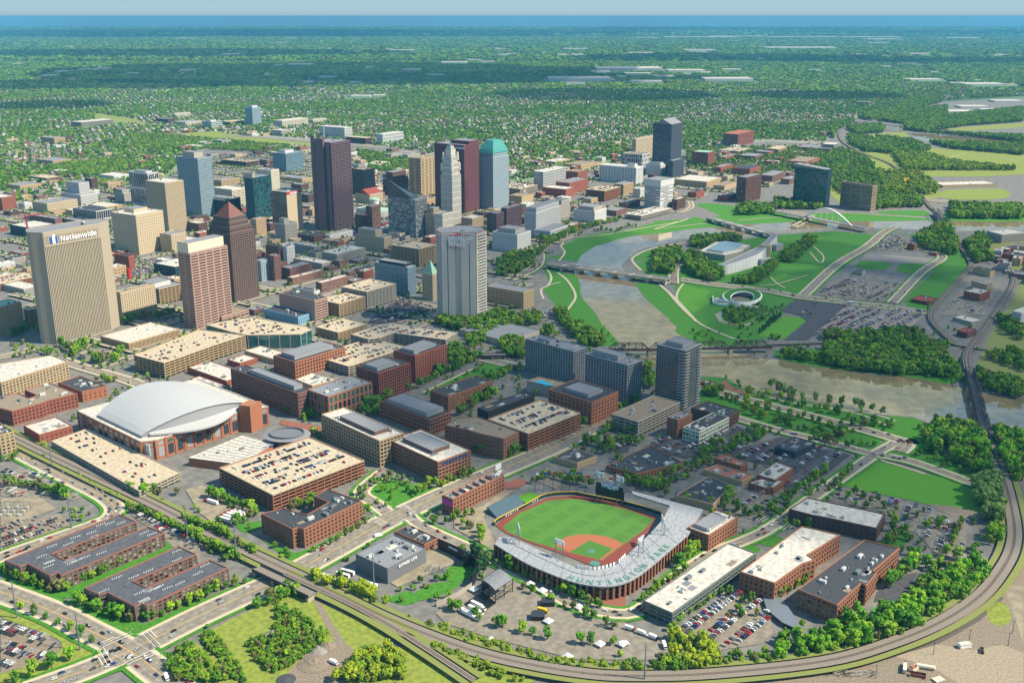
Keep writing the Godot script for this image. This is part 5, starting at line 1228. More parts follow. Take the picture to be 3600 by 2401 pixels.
	for k in 30:
		var t0 = TAU * k / 30.0; var t1 = TAU * (k + 1) / 30.0; var lc = Vector3(-rx * 1.02, 0, rx * .18); var p0 = lc + Vector3(cos(t0), 0, -sin(t0)) * rx * .5; var p1 = lc + Vector3(cos(t1), 0, -sin(t1)) * rx * .5; w.box(p0 + Vector3(0, 2, 0), p1 - p0, Vector3(0, 3.4, 0), Vector3(cos(t0), 0, -sin(t0)) * 1.2)
	part("side_loop", w, M.tent, t)
	w = MB.new(); w.top(ccw(poly_of(POND)), .62); struct("pond", w, M.water)
	# odds and ends
	var cp = poly_of(CARPORT); t = thing("carport", "long curved grey carport roof below the brick mill", "carport", v3(cp[0])); w = MB.new(); w.prism(ccw(smooth_closed(cp)), 3.6, 4.0); part("roof", w, M.metalgrey, t, v3(cp[0]))
	for k in cp.size(): w = MB.new(); w.bar(v3(cp[k]) - v3(cp[0]), v3(cp[k], 3.6) - v3(cp[0]), .2); part("post", w, M.metalgrey, t)
	var bb = poly_of(BILLBOARD)
	for k in 2:
		t = thing("billboard", ["yellow billboard beside the far railway", "orange billboard at the railway underpass"][k], "billboard", v3(bb[k]), "", .3); w = MB.new(); w.bar(Vector3.ZERO, Vector3(0, 12, 0), .6); part("post", w, M.steel_dark, t); w = MB.new(); w.cbox(Vector3(0, 12, 0), 17, 8, 1.0, 0 if k == 0 else 1.0); part("panel", w, M.yellow if k == 0 else M.salmon, t)
	t = thing("red_cylinder", "tall red cylinder sculpture in the downtown car lot", "sculpture", v3(poly_of(RED_TANK)[0])); w = MB.new(); w.lathe(Vector3.ZERO, [Vector2(4, 0), Vector2(4, 22), Vector2(3.6, 22), Vector2(3.6, 21), Vector2(0, 21)], 20); part("shell", w, M.red, t); w = MB.new(); w.lathe(Vector3.ZERO, [Vector2(5, 0), Vector2(5, .8), Vector2(0, .8)], 20); part("base", w, M.concrete, t)
	t = thing("tower_crane", "red tower crane behind the huge beige tower", "crane", v3(poly_of(CRANE)[0])); w = MB.new()
	for s in [Vector3(-1, 0, -1), Vector3(1, 0, -1), Vector3(1, 0, 1), Vector3(-1, 0, 1)]: w.bar(s, s + Vector3(0, 46, 0), .3)
	for k in 15: w.bar(Vector3(-1, k * 3, 1), Vector3(1, k * 3 + 3, 1), .2); w.bar(Vector3(1, k * 3, -1), Vector3(1, k * 3 + 3, 1), .2)
	part("mast", w, M.red, t); w = MB.new(); w.bar(Vector3(-14, 46, 6), Vector3(42, 48, -16), .7); w.bar(Vector3(0, 54, 0), Vector3(36, 48, -13), .15); w.bar(Vector3(0, 46, 0), Vector3(0, 54, 0), .4); part("jib", w, M.red, t)
	t = thing("water_tower", "white ball water tower on a downtown roof", "water tower", v3(poly_of(WATER_TOWER)[0], 18)); w = MB.new(); w.lathe(Vector3.ZERO, [Vector2(2.2, 0), Vector2(1.2, 3), Vector2(1.1, 12)], 14); part("stem", w, M.tent, t); w = MB.new(); w.lathe(Vector3(0, 15, 0), [Vector2(.8, -4), Vector2(3.6, -2.6), Vector2(4.6, 0), Vector2(3.6, 2.8), Vector2(0, 4.2)], 18); part("tank", w, M.tent, t)
	var pd = ccw(poly_of(POOL_DECK)); t = thing("pool_deck", "raised deck with turquoise swimming pool beside the grey apartments", "pool deck", v3(pd[0])); w = MB.new(); w.prism(pd, 0, 14, false); part("wall", w, M.w_conc, t, v3(pd[0])); w = MB.new(); w.top(pd, 14); parapet(w, pd, 14, 1.0, .3); part("terrace", w, M.conc, t, v3(pd[0])); w = MB.new(); w.top(ccw(poly_of(POOL)), 14.1); part("pool", w, M.pool, t, v3(pd[0]))
	for k in 2:
		t = thing("radio_mast", ["white radio mast behind the hospitals", "thin far radio mast on the right"][k], "mast", v3(poly_of(RADIO)[k])); w = MB.new(); w.lathe(Vector3.ZERO, [Vector2(1.5, 0), Vector2(.7, 60), Vector2(0, 90)], 6); part("shaft", w, M.tent, t); w = MB.new(); w.lathe(Vector3.ZERO, [Vector2(4, 0), Vector2(4, 3), Vector2(0, 3)], 8); part("footing", w, M.concrete, t)
	var mw = poly_of(MEDIA_WALL); t = thing("billboard_wall", "row of colourful advertising panels on the tan garage end", "billboard", v3(mw[0])); var d = (mw[1] - mw[0]); var e = Vector2(-d.y, d.x).normalized(); var cols = [M.w_navy, M.trim_red, M.tent, M.blue, M.sign_black, M.w_cream]
	for k in 6: w = MB.new(); w.box(v3(mw[0] + d * (k + .06) / 6 + e * 1.2, 7) - v3(mw[0]), v3(d * .88 / 6), Vector3(0, [9, 7, 8, 10, 10, 12][k], 0), v3(e * .5)); part("panel", w, cols[k], t)
	# scrap yard inside the railway curve
	var yp = poly_of(YARD)
	t = thing("site_hut", "white site hut with scattered sheets in the dirt yard", "hut", v3(yp[0], .8), "", .2); w = MB.new(); w.cbox(Vector3.ZERO, 9, 3, 4); part("wall", w, M.tent, t); w = MB.new(); w.cbox(Vector3(0, 3, 0), 9.4, .25, 4.4); part("roof", w, M.white, t)
	t = thing("skip_container", "rusty open container in the dirt yard", "container", v3(yp[1], .8), "", 1.2)
	for s2 in [[-3.4, 0, .2, 2.4], [3.4, 0, .2, 2.4], [0, -1.1, 7, .2], [0, 1.1, 7, .2]]: w = MB.new(); w.cbox(Vector3(s2[0], 0, s2[1]), s2[2], 1.6, s2[3]); part("side", w, M.rust, t)
	truck("trailer", "pale box trailer beside the scrapped machine parts", "trailer", yp[2], 1.2, 12, 2.6, "w_cream", "w_cream", .8)
	t = thing("cement_tank", "long cream cement tank lying in the dirt yard", "tank", v3(yp[4], 2.4), "", -.3); w = MB.new(); w.lathe(Vector3.ZERO, [Vector2(0, -7), Vector2(1.6, -6), Vector2(1.6, 6), Vector2(.5, 8), Vector2(0, 8)], 14); var tk = part("tank", w, M.w_cream, t); tk.rotation.z = PI / 2; w = MB.new(); w.cbox(Vector3(0, -1.7, 0), 10, .5, 2.4); part("cradle", w, M.w_tan, t)
	t = thing("mixer_frame", "cream and orange plant frame with round hole", "machine", v3(yp[3], .8), "", .5); w = MB.new(); w.cbox(Vector3.ZERO, 6, 2.4, 4); part("body", w, M.w_cream, t); w = MB.new(); w.cbox(Vector3(-1, 2.4, 0), 3.4, 1.2, 3); part("cover", w, M.w_orange, t); w = MB.new(); w.lathe(Vector3(1.6, 2.4, 0), [Vector2(1.2, 0), Vector2(1.2, .4), Vector2(.8, .4), Vector2(.8, 0)], 14); part("ring", w, M.rust, t)
	t = thing("hopper", "dark red steel hopper in the dirt yard", "hopper", v3(yp[5], .8), "", -.3); w = MB.new(); w.prism(PackedVector2Array([Vector2(-5, 2), Vector2(5, 2), Vector2(5, -2), Vector2(-5, -2)]), .3, 2.6, false); part("wall", w, M.redroof, t); w = MB.new(); w.cbox(Vector3(0, .1, 0), 10.6, .4, 1.0); part("frame", w, M.w_cream, t)
	t = thing("pipe_stack", "row of pale concrete pipes in the dirt yard", "pipes", v3(yp[6], .8), "", .4)
	for k in 6: w = MB.new(); w.bar(Vector3(k * 1.3 - 3, .6, -2.5), Vector3(k * 1.3 - 3, .6, 2.5), .55); part("pipe", w, M.w_cream, t)
	t = thing("timber_pile", "heap of old grey railway sleepers beside the track", "timber", v3(yp[7], .8))
	for k in 46: w = MB.new(); var tp = Vector3(rng.randf_range(-15, 15), .2 + rng.randf() * 1.4, rng.randf_range(-3, 3)); var ta = rng.randf_range(-.6, .6); w.bar(tp - Vector3(cos(ta) * 2, 0, sin(ta) * 2), tp + Vector3(cos(ta) * 2, rng.randf_range(-.3, .3), sin(ta) * 2), .16); part("sleeper", w, M.w_stone if k % 3 else M.sleeper, t)
	for k in 5:
		t = thing("wooden_pole", "wooden utility pole in the dirt yard, %s from the track" % nth(k + 1), "pole", v3(poly_of(YARD_POLES)[k], .5), "yard poles"); w = MB.new(); w.lathe(Vector3.ZERO, [Vector2(.25, 0), Vector2(.15, 11), Vector2(0, 11)], 7); part("shaft", w, M.bark, t); w = MB.new(); w.bar(Vector3(-1.2, 10.2, 0), Vector3(1.2, 10.2, 0), .1); part("crossarm", w, M.bark, t)
	# switchyard
	var sp = poly_of(SWITCHYARD)[0]
	for k in 12:
		t = thing("transformer", "grey switchyard frame at the left edge, %s in the block" % nth(k + 1), "transformer", v3(sp + Vector2((k % 4) * 9.0 - 12, (k / 4) * 8.0 - 10), .5), "switchyard frames"); w = MB.new(); w.cbox(Vector3.ZERO, 3, 2.2, 2); part("tank", w, M.unit, t); w = MB.new(); w.bar(Vector3(-3, 0, 0), Vector3(-3, 7, 0), .15); w.bar(Vector3(3, 0, 0), Vector3(3, 7, 0), .15); w.bar(Vector3(-3, 7, 0), Vector3(3, 7, 0), .2); part("gantry", w, M.metalgrey, t)
func smooth_closed(p):
	return p
func crowd():
	# small standing figures in the concert yard, too many and too small to tell apart
	var w = MB.new(); w.lathe(Vector3.ZERO, [Vector2(.1, 0), Vector2(.16, .8), Vector2(.22, 1.0), Vector2(.24, 1.4), Vector2(.08, 1.5), Vector2(.12, 1.62), Vector2(.1, 1.76), Vector2(0, 1.8)], 7)
	var b = [[]]; var a = Vector2(-80.5, -822); var p = poly_of(BLACK_WALL); var c = p[0].lerp(p[6], .5) + Vector2(-16, 6)
	for k in 170:
		var q = c + Vector2(rng.randfn() * 6.0, rng.randfn() * 4.0); b[0].append([Transform3D(Basis(Vector3.UP, rng.randf() * TAU), v3(q, .6)), Color.from_hsv(rng.randf(), rng.randf() * .5, rng.randf_range(.05, .5))])
	var t = Node3D.new(); t.name = "crowd"; add_child(t); t.set_meta("kind", "stuff"); t.set_meta("label", "crowd standing in the yard before the black wall"); t.set_meta("category", "crowd")
	var mm = MultiMesh.new(); mm.transform_format = MultiMesh.TRANSFORM_3D; mm.use_colors = true; mm.mesh = w.mesh(M.field_any); mm.instance_count = 170
	for i in 170: mm.set_instance_transform(i, b[0][i][0]); mm.set_instance_color(i, b[0][i][1])
	var o = MultiMeshInstance3D.new(); o.multimesh = mm; o.name = "figures"; t.add_child(o)
func traffic_signals():
	var k = 0
	for q in crossings():
		for a in q[1]:
			k += 1; var th = deg_to_rad(a + 45.0); var p = q[0] + Vector2(cos(th), -sin(th)) * (q[2] + 4.0); var ar = deg_to_rad(a + 135.0); var d = Vector3(cos(ar), 0, -sin(ar))
			var t = thing("traffic_signal", "traffic signal mast with amber heads, %s counted over the street crossings" % nth(k), "traffic signal", v3(p, .3), "traffic signals"); var w = MB.new(); w.lathe(Vector3.ZERO, [Vector2(.2, 0), Vector2(.12, 7), Vector2(0, 7)], 6); part("post", w, M.metalgrey, t); w = MB.new(); w.bar(Vector3(0, 6.4, 0), d * 10 + Vector3(0, 6.8, 0), .12); part("mast_arm", w, M.metalgrey, t)
			for u in [5.0, 9.0]: w = MB.new(); w.cbox(d * u + Vector3(0, 5.7, 0), .5, 1.2, .5); part("signal_head", w, M.yellow, t)
func condo_balconies(res, h):
	var poly = res[2]; var n = 20
	var bm = MB.new(); bm.box(Vector3(-4, 0, 0), Vector3(8, 0, 0), Vector3(0, .25, 0), Vector3(0, 0, 1.9)); bm.box(Vector3(-4, .25, 1.8), Vector3(8, 0, 0), Vector3(0, .9, 0), Vector3(0, 0, .08)); var mesh = bm.mesh(M.w_midgrey)
	for i in [0, 3]:
		for j in range(1, n):
			for u in ([.12, .88] if i == 0 else [.9]):
				var f = face(poly, i, u, h * j / n, .2); share("balcony", mesh, res[0], f[0] - res[1], f[1])
func low_buildings():
	# random filler blocks between the named buildings, named by wall colour and neighbour
	var occ = []; var used = {}
	for b in BUILDINGS:
		var p = poly_of(b[3]); var cen = Vector2.ZERO
		if b[3].size() == 4: var ga = deg_to_rad(b[5]); cen = p[0] + Vector2(cos(ga), -sin(ga)) * b[3][2] * .5 + Vector2(-sin(ga), -cos(ga)) * b[3][3] * .5; occ.append([cen, Vector2(b[3][2], b[3][3]).length() * .5, b[1]])
		else:
			for q in p: cen += q / p.size()
			var r = 0.0
			for q in p: r = maxf(r, q.distance_to(cen))
			occ.append([cen, r, b[1]])
	var named = occ.size(); var segs = []; var bad = []
	for r in ROADS:
		var l = poly_of(r[2])
		for k in l.size() - 1: segs.append([l[k], l[k + 1], r[0] * .5 + 3.0])
	for s in SHEETS:
		if s[0] in ["grass", "mown", "water", "field", "asph", "asph2"]: bad.append(poly_of(s[2]))
	var pal = [["redlow", "red brick", "greyroof"], ["redlow", "dark red brick", "white"], ["tanlow", "tan", "white"], ["tanlow", "sandy", "gravel"], ["greylow", "grey", "black"], ["brownlow", "brown brick", "greyroof"], ["whitelow", "white", "white"], ["beigegrid", "beige", "gravel"], ["darkbrick", "dark brick", "black"]]
	var rn = {"greyroof": "grey", "white": "white", "gravel": "gravel", "black": "black"}; var cut = RegEx.create_from_string(" (with|at|beside|between|behind|near|of|right|left|and|in|among|rising) ")
	for zc in FILL_ZONES:
		var z = poly_of(zc); var bb = Rect2(z[0], Vector2.ZERO); var got = 0
		for p in z: bb = bb.expand(p)
		for k in 2600:
			if got >= 42: break
			var p = bb.position + Vector2(rng.randf(), rng.randf()) * bb.size
			if not Geometry2D.is_point_in_polygon(p, z): continue
			var a = rng.randf_range(15, 44); var b = rng.randf_range(12, 26); var rr = Vector2(a, b).length() * .5; var ok = true
			for o in occ:
				if p.distance_to(o[0]) < (rr + o[1]) * .8: ok = false; break
			if not ok: continue
			for s in segs:
				if Geometry2D.get_closest_point_to_segment(p, s[0], s[1]).distance_to(p) < s[2] + rr * .62: ok = false; break
			if not ok: continue
			for q in bad:
				if Geometry2D.is_point_in_polygon(p, q): ok = false; break
			if not ok: continue
			var c = pal[rng.randi() % pal.size()]; var h = [5, 6, 8, 9, 11, 14][rng.randi() % 6]; var near = []
			for i in named: near.append([occ[i][0].distance_to(p), i])
			near.sort_custom(func(x, y): return x[0] < y[0])
			var label = ""
			for i in 8:
				var o = occ[near[i][1]]; var v = p - o[0]; var rel = ("behind" if v.y < 0 else "in front of") if absf(v.y) > absf(v.x) * 1.2 else ("right of" if v.x > 0 else "left of"); var m = cut.search(o[2]); var short = o[2].substr(0, m.get_start()) if m else o[2]
				var t = "%s %s building with %s roof %s the %s" % ["small low" if h < 8 else ("low" if h < 11 else "boxy"), c[1], rn[c[2]], rel, short]
				if not used.has(t) and t.split(" ").size() <= 16: label = t; break
			if label == "": continue
			used[label] = 1; got += 1; occ.append([p, rr, label]); var g = deg_to_rad(57); var P = p - Vector2(cos(g), -sin(g)) * a * .5 - Vector2(-sin(g), -cos(g)) * b * .5
			building({"redlow": "brick_block", "brownlow": "brick_block", "darkbrick": "brick_block", "tanlow": "tan_block", "beigegrid": "tan_block"}.get(c[0], "pale_block"), label, "building", c[0], [P.x, P.y, a, b], h, 57.0, {"roof": c[2], "units": rng.randi_range(1, 4), "group": "low city buildings"})  # filler blocks: the name follows the wall colour, not a known use
	# trees standing free on the pavement of the near blocks
	var no = []
	for s in SHEETS:
		if s[0] != "grass": no.append(poly_of(s[2]))
	for q in [FIELD_TRACK, RINK, VAULT, STAGE, COSI_F]: no.append(Geometry2D.offset_polygon(poly_of(q), 45.0 if q != STAGE else 20.0)[0])
	for r in RAILS:
		var l = poly_of(r[2])
		for k in l.size() - 1: segs.append([l[k], l[k + 1], r[0] * .5 + 3.0])
	for k in 9000:
		var z = -rng.randf_range(700, 1500); var p = Vector2(z * rng.randf_range(-.5, .5), z); var ok = true
		for o in occ:
			if p.distance_to(o[0]) < o[1] + 3.0: ok = false; break
		if not ok: continue
		for s in segs:
			if Geometry2D.get_closest_point_to_segment(p, s[0], s[1]).distance_to(p) < s[2] + 1.5: ok = false; break
		if not ok or rng.randf() > .42: continue
		for q in no:
			if Geometry2D.is_point_in_polygon(p, q): ok = false; break
		if ok: tree_list.append([p, rng.randf_range(3.5, 8.5), 0, "free tree"])
func _ready():
	rng.seed = 20240611
	sky_sun()
	materials(); styles(); make_units(); make_car_meshes(); make_tree_meshes()
	clouds()
	print("ground"); ground()
	print("suburbs"); suburbs()
	print("buildings")
	for b in BUILDINGS:
		var kind = b[0].split("_")
		var res = building(b[0], b[1], kind[kind.size() - 1] if kind[kind.size() - 1] != "block" else "apartments", b[2], b[3], b[4], b[5], b[6])
		if b[6].has("extra"): extras(b[6].extra, res, b[4])
		if b[6].has("sign"):
			var i = 3 if b[6].sign == "RENAISSANCE" else 0; var f = face(res[2], i, .5, b[4] - (2.2 if b[4] < 40 else 3.0), .9); var sz = minf(2.4 if b[4] < 40 else 4.5, f[4] / b[6].sign.length() * 1.3)
			text(res[0], b[6].sign, f[0] - res[1], sz, f[1], M.screen_blue if b[6].sign.begins_with("Col") else M.letter_white)
			if b[6].sign == "KeyBank": var rb = MB.new(); rb.box(f[0] - f[2] * f[4] * .5 - f[3] * .8 + Vector3(0, -1.5, 0), f[2] * f[4], Vector3(0, 5, 0), f[3] * .7); part("red_band", rb, M.red, res[0], res[1])
		if b[2] == "condo": condo_balconies(res, b[4])
	low_buildings()
	arena(); ballpark(); hall_yard(); bridges(); park_landmarks(); poles(); traffic_signals(); crowd()
	print("trees"); put_trees()
	print("cars ", car_list.size()); put_cars()
	print("done ", get_child_count(), " windows left ", window_budget)
const BUILDINGS := [
	["parking_garage","long white-roofed steel and glass garage right of the ballpark","longglass",[121.7,-701.2,125.5,26.4],11.6,48,{"units":5,"roof":"white"}],
	["apartment_block","U-shaped brick apartment block with dark roof nearest the traffic light crossing","apt",[-338,-735.5,-322.5,-725.5,-317.4,-728.8,-288.8,-708.3,-285.2,-712.5,-280.1,-709.3,-232.6,-767,-251.5,-780.4,-288.2,-735.5,-303.6,-746.2,-265,-789.7,-284.4,-803.9],13,48,{"units":17}],
	["event_hall","dark grey metal concert hall with brown entry portal by the curved black wall","metal",[-101.7,-764.6,44.7,38.5],13.6,50,{"units":12,"sign":"EXPRESS LIVE"}],
	["mill_building","old brick mill with black roof beside the curved carport","mill",[223.4,-726.5,247.3,-703.8,275.9,-736.6,278.3,-732,293.3,-752.7,291.1,-755.1,325.2,-792.6,301.4,-807.7],17,48,{"units":14}],
	["office_building","brick office with pale stained roof between the white garage and the dark-roofed mill","brickgrid",[183.8,-753.1,206.9,-735.1,236.3,-765.6,249.1,-772.6,245.2,-780.7,282.7,-816.2,254.3,-832],17.5,48,{"units":5,"roof":"white"}],
	["restaurant","low dark-roofed restaurant beside the grey concert hall","brickgrid",[-104.4,-841.8,-75.9,-818,-65.1,-829.9,-92.8,-855.2],7,48,{"units":6,"roof":"black"}],
	["brick_building","brick ballpark office block with rooftop machinery","brickgrid",[170,-818.7,46.9,21.3],15.7,47,{"up":[[0.1,0.75,0.2,0.85,3,"plaingrey"]],"roof":"white","units":6}],
	["apartment_block","U-shaped brick apartment block with dark roof and red cornice beside the curving road","apt",[-420.7,-779.2,-404,-769.4,-400.1,-774.3,-373.1,-754.6,-369.1,-759.8,-364.1,-755,-303.9,-827.5,-322.3,-840.1,-371.1,-779.7,-386.7,-790.5,-335.9,-849.2,-356.3,-863.8],13,48,{"units":17}],
	["apartment_block","L-shaped red brick apartment block with dark roof beside the big brick garage","brickgrid",[-224.5,-854.1,-190.7,-824.3,-187,-828.4,-181.3,-825.4,-138.4,-879.4,-174.4,-905.6,-183.7,-890.6,-168.2,-877.2,-183.6,-851.8,-208.2,-865.1],18.4,48,{"units":16,"roof":"black"}],
	["office_building","white-roofed dark brick office beside the grass field","darkbrick",[254.6,-875.5,272.1,-863.6,284,-858.3,321.9,-837.6,338.6,-865.6,277.7,-899.4],12.5,48,{"units":2,"roof":"white"}],
	["brick_building","brick outfield building with roof terrace and magenta screen on its end","brickgrid",[-55.1,-887.6,71.6,13],16.7,49,{"extra":"outfield"}],
	["retail_building","long dark-roofed shop between car park and ballpark","tanlow",[157.2,-918.4,189,-898.6,215,-941.7,195.9,-960.7],6,48,{"units":6,"roof":"black"}],
	["brick_building","small L-shaped white-roofed brick annex in front of the brick building","brickgrid",[232.3,-944.7,245,-933.5,254.3,-933.5,267.6,-949.1,253.3,-956.8],7,48,{"roof":"white","units":2}],
	["parking_garage","red brick parking garage with cars on its pale deck beside the arena","gbrick",[-223.4,-894.6,108.9,90],17.5,47,{"cars":0.75}],
	["low_building","low brown building with salmon red roof in the car park","tanlow",[194.9,-979.8,227.5,-952.4,241.9,-966.5,210.9,-993],5,48,{"units":4,"roof":"salmon"}],
	["office_building","brick office with white roof and blue rooftop sign facing the crossing","brickoff",[-73.2,-956.1,42.6,78.2],23.8,44,{"sign":"Columbia Gas of Ohio","up":[[0.2,0.75,0.25,0.85,4,"plainbrown"]],"roof":"white","units":6}],
	["brick_building","white-roofed brick building beside the tree-lined road","brickgrid",[244,-958.7,258.7,-946.2,283.6,-975.6,270.7,-990.3],9,48,{"roof":"white","units":3}],
	["retail_building","large flat black-roofed store behind the scoreboard","brickgrid",[96.2,-985.6,124.9,-965.6,175.1,-993,147,-1038],7,48,{"units":10,"roof":"black"}],
	["retail_building","small dark-roofed shop at the street corner behind the flagpoles","tanlow",[44,-1010,66.8,-994.2,88,-1012,64,-1035],6,48,{"units":5,"roof":"black"}],
	["low_building","two-storey red brick block with salmon roof and coloured panels","brickgrid",[208.9,-999.7,231.6,-980.3,240,-986.6,224,-1009],9,48,{"roof":"salmon"}],
	["office_building","curved brick office with green glass windows","greenwin",[-72,-1055,-49,-1043,-35,-1032,-9,-1017,7,-1037,-38,-1080,-60,-1077],23.3,48,{"roof":"gravel","units":3}],
	["office_building","tan stone and brick office with white roof beside the plaza lawn","tanoff",[-135.7,-997.1,30.8,103.9],29.2,44,{"up":[[0.2,0.8,0.15,0.75,4,"plainbrown"]],"roof":"white","units":6}],
	["retail_building","blue-black flat-roofed store alone in the car park","navy",[279,-1033,297,-1019,326,-1045,307,-1063],7,48,{"units":4,"roof":"black"}],
	["parking_garage","long low concrete parking deck between the railway and the arena","gconc",[-494,-1045,-357.6,-920.8,-331.9,-964.8,-469,-1081],9,48,{"cars":0.16}],
	["parking_garage","brick garage with cars on a pale deck beside the wide street","gbrick",[17,-1037,85,60],20.9,46,{"cars":0.55}],
	["brick_tower","slim red brick stair tower of the turquoise office","brickgrid",[181,-1072,28,13],22.4,47,{}],
	["office_building","cream office with turquoise windows and black roof","turq",[203,-1059,59.5,20.8],13.9,47,{"units":7,"roof":"black"}],
	["office_building","brick office with long grey rooftop screen opposite the round corner","brickoff",[-91,-1082,32.3,83.3],19.1,47,{"up":[[0.1,0.9,0.1,0.9,5,"plaingrey"]],"roof":"black","units":4}],
	["parking_garage","brick garage with terraced apartments under a brown flat roof","gterr",[139,-1079,82.2,35.9],17.6,48,{"units":9,"roof":"gravel"}],
	["apartment_block","long black-clad apartment block rising over the garage deck","blackclad",[-27,-1104,76.1,16.3],20,46,{"roof":"black"}],
	["warehouse","dark brick warehouse behind the cream and turquoise office","darkbrick",[244,-1103,260,-1127,229,-1156,207,-1135],13,48,{"roof":"black","units":6}],
	["office_building","orange brick office with arched windows and black roof","orangebrick",[90,-1113,48.4,64],27.7,47,{"up":[[0.2,0.75,0.2,0.75,4,"plaingrey"]],"roof":"black"}],
	["hotel","tall brown brick hotel cut by the picture edge","tanbrick",[-535,-1018,14.8,50.6],26.8,47,{"roof":"black"}],
	["office_building","brick office with rounded corner tower and arched glass bays","roundcorner",[-209,-1122,65.9,38],31,49,{"roof":"greyroof","units":7}],
	["apartment_block","red brick apartment block with black roof beside the long lawn","apt2",[-75,-1157,75.6,29.3],18.6,48,{"roof":"black","units":6}],
	["brick_building","white-roofed brick building with blind window panels by the railway","redlow",[-512,-1057,36.2,38.5],11.4,47,{"roof":"white","units":2}],
	["condo_tower","tall glass condominium tower with stacked balconies at the river","condo",[201,-1160,36.5,38.8],73.9,50,{"up":[[0.18,0.8,0.2,0.8,5,"plaingrey"]]}],
	["apartment_tower","grey framed glass apartment tower beside the brick office","greyglass",[137,-1181,28.3,63.9],49.2,47,{"units":4,"up":[[0.2,0.75,0.3,0.9,6,"plaingrey"]]}],
	["office_building","dark brown office with grey rooftop screen behind the arena","brownoff",[-246,-1135,20,134.2],30.2,48,{"up":[[0.25,0.85,0.1,0.75,5,"plaingrey"]],"roof":"black","units":5}],
	["office_building","brick and dark glass office beside the tall red brick office","redoff2",[-160,-1191,52.4,39.8],35.7,49,{"up":[[0.1,0.7,0.2,0.8,4,"plaingrey"]],"roof":"black"}],
	["low_building","flat white-roofed shop between two brick offices","tanlow",[-271,-1245,-246,-1221,-220,-1245,-255,-1271],9,48,{"roof":"white","units":8}],
	["boathouse","blue-roofed brick boathouse at the river","redlow2",[245,-1238,13.7,14.7],3.9,30,{"roof":"black"}],
	["apartment_tower","grey glass apartment slab nearest the river trees","greyglass",[77,-1249,25.9,80.7],44.3,47,{"units":8,"up":[[0.2,0.45,0.55,0.8,4,"plaingrey"]]}],
	["office_building","brown-roofed red brick office with white rooftop units","redoff",[-599,-1131,-566,-1113,-544,-1139,-540,-1148,-516,-1172,-565,-1210,-583,-1184,-560,-1165,-566,-1156,-587,-1174,-623,-1145],17,48,{"roof":"gravel","units":12}],
	["office_building","tall red brick office with grey rooftop screen","redoff",[-122,-1257,60.6,36.3],36.1,53,{"up":[[0.1,0.8,0.2,0.8,4,"plaingrey"]],"roof":"black"}],
	["shop_building","flat white-roofed shop row right behind the arena","redlow",[-363,-1224,13.7,59.8],3.9,50,{"roof":"white","units":3}],
	["office_building","black-roofed orange brick building with yellow roof edge marks","orangelow",[-559,-1222,-517,-1189,-495,-1209,-543,-1248],13,48,{"roof":"black","units":5}],
	["shop_building","red brick hall with white roof behind the arena vault","redlow",[-358,-1244,34.1,83.7],7.3,50,{"roof":"white","units":5}],
	["office_building","tan brick office with a long grey penthouse","orangebrick2",[-277,-1272,83.8,43.1],22.8,50,{"up":[[0.08,0.85,0.2,0.8,5,"plaingrey"]],"roof":"black","units":4}],
	["parking_garage","pale concrete garage between brick offices","gconc",[-211,-1285,107.6,70.6],12.7,50,{"cars":0.4}],
	["shop_building","small bright red building with white roof","redlow",[-359,-1316,28,25.7],6.8,52,{"roof":"white"}],
	["office_building","long tan brick office with white roof and rooftop trusses","tanbrick",[-617,-1197,-569,-1277,-600,-1303,-684,-1245],22,48,{"roof":"white","units":6}],
	["shop_building","brown brick shop with white roof below the teal garage","tanlow",[-318,-1332,28.4,60.1],7.1,52,{"roof":"white","units":4}],
	["parking_garage","curving tan concrete garage with billboards behind the arena","gtan",[-494,-1307,-445,-1275,-403,-1349,-371,-1397,-442,-1425,-460,-1384],20.8,48,{"cars":0.2}],
	["parking_garage","stepped concrete garage with a crowded deck left of the white tower","gwhite",[-225,-1407,-198,-1384,-183,-1391,-166,-1414,-91,-1381,-77,-1418,-127,-1439,-171,-1465,-189,-1456],19,48,{"cars":0.5}],
	["underground_deck","flat grey deck roof in front of the white tower","plainconc",[-6,-1407,71.3,92],8.7,50,{"roof":"greyroof"}],
	["plaza_pavilion","small round beige pavilion in front of the beige tower","plainconc",[-588,-1358,-576,-1349,-564,-1353,-546,-1372,-560,-1377,-578,-1379],7,48,{"roof":"gravel"}],
	["parking_garage","large garage with teal glass bays and cars on its sandy deck","gteal",[-441,-1455,-394,-1417,-369,-1403,-296,-1407,-285,-1432,-295,-1446,-381,-1493,-398,-1486],19.2,48,{"cars":0.2}],
	["parking_garage","sandy concrete garage right of the red stair tower","gtan",[-247,-1429,56.8,46.9],15.1,52,{"cars":0.25}],
	["office_building","low white-roofed office with vertical ribs at the foot of the beige tower","ribs",[-531,-1390,85.4,62.4],11.1,56,{"roof":"white","units":5}],
	["office_tower","tall white concrete tower with red roof rim and block lettering","aep",[-114,-1559,-107,-1537,-53,-1535,-39,-1556,-46,-1579,-69,-1592,-89,-1592,-109,-1576],137,48,{"extra":"aep"}],
	["shop_building","light blue brick building with black roof","bluelow",[-322,-1521,26,77.2],11.9,54,{"roof":"black","units":8}],
	["office_tower","pinkish tower with striped ribbon windows and pale slanted crown","pink",[-468,-1496,69.1,26.1],114.8,56,{"up":[[0,1,0.25,1,14,"plainpink"]],"extra":"pink"}],
	["office_tower","huge beige concrete tower with vertical ribs and a company sign","nationwide",[-645,-1422,-593,-1490,-590,-1518,-601,-1527,-627,-1516,-678,-1447,-671,-1430,-663,-1424],160,53,{"extra":"nationwide"}],
	["office_building","beige office with blank grey and blue side wall","plainside",[-299,-1537,26.5,78.6],32.7,54,{"roof":"black","units":4}],
	["shed","long dark red shed with rounded roof","plainred",[657,-1451,27.1,16],7.7,40,{"roof":"redroof"}],
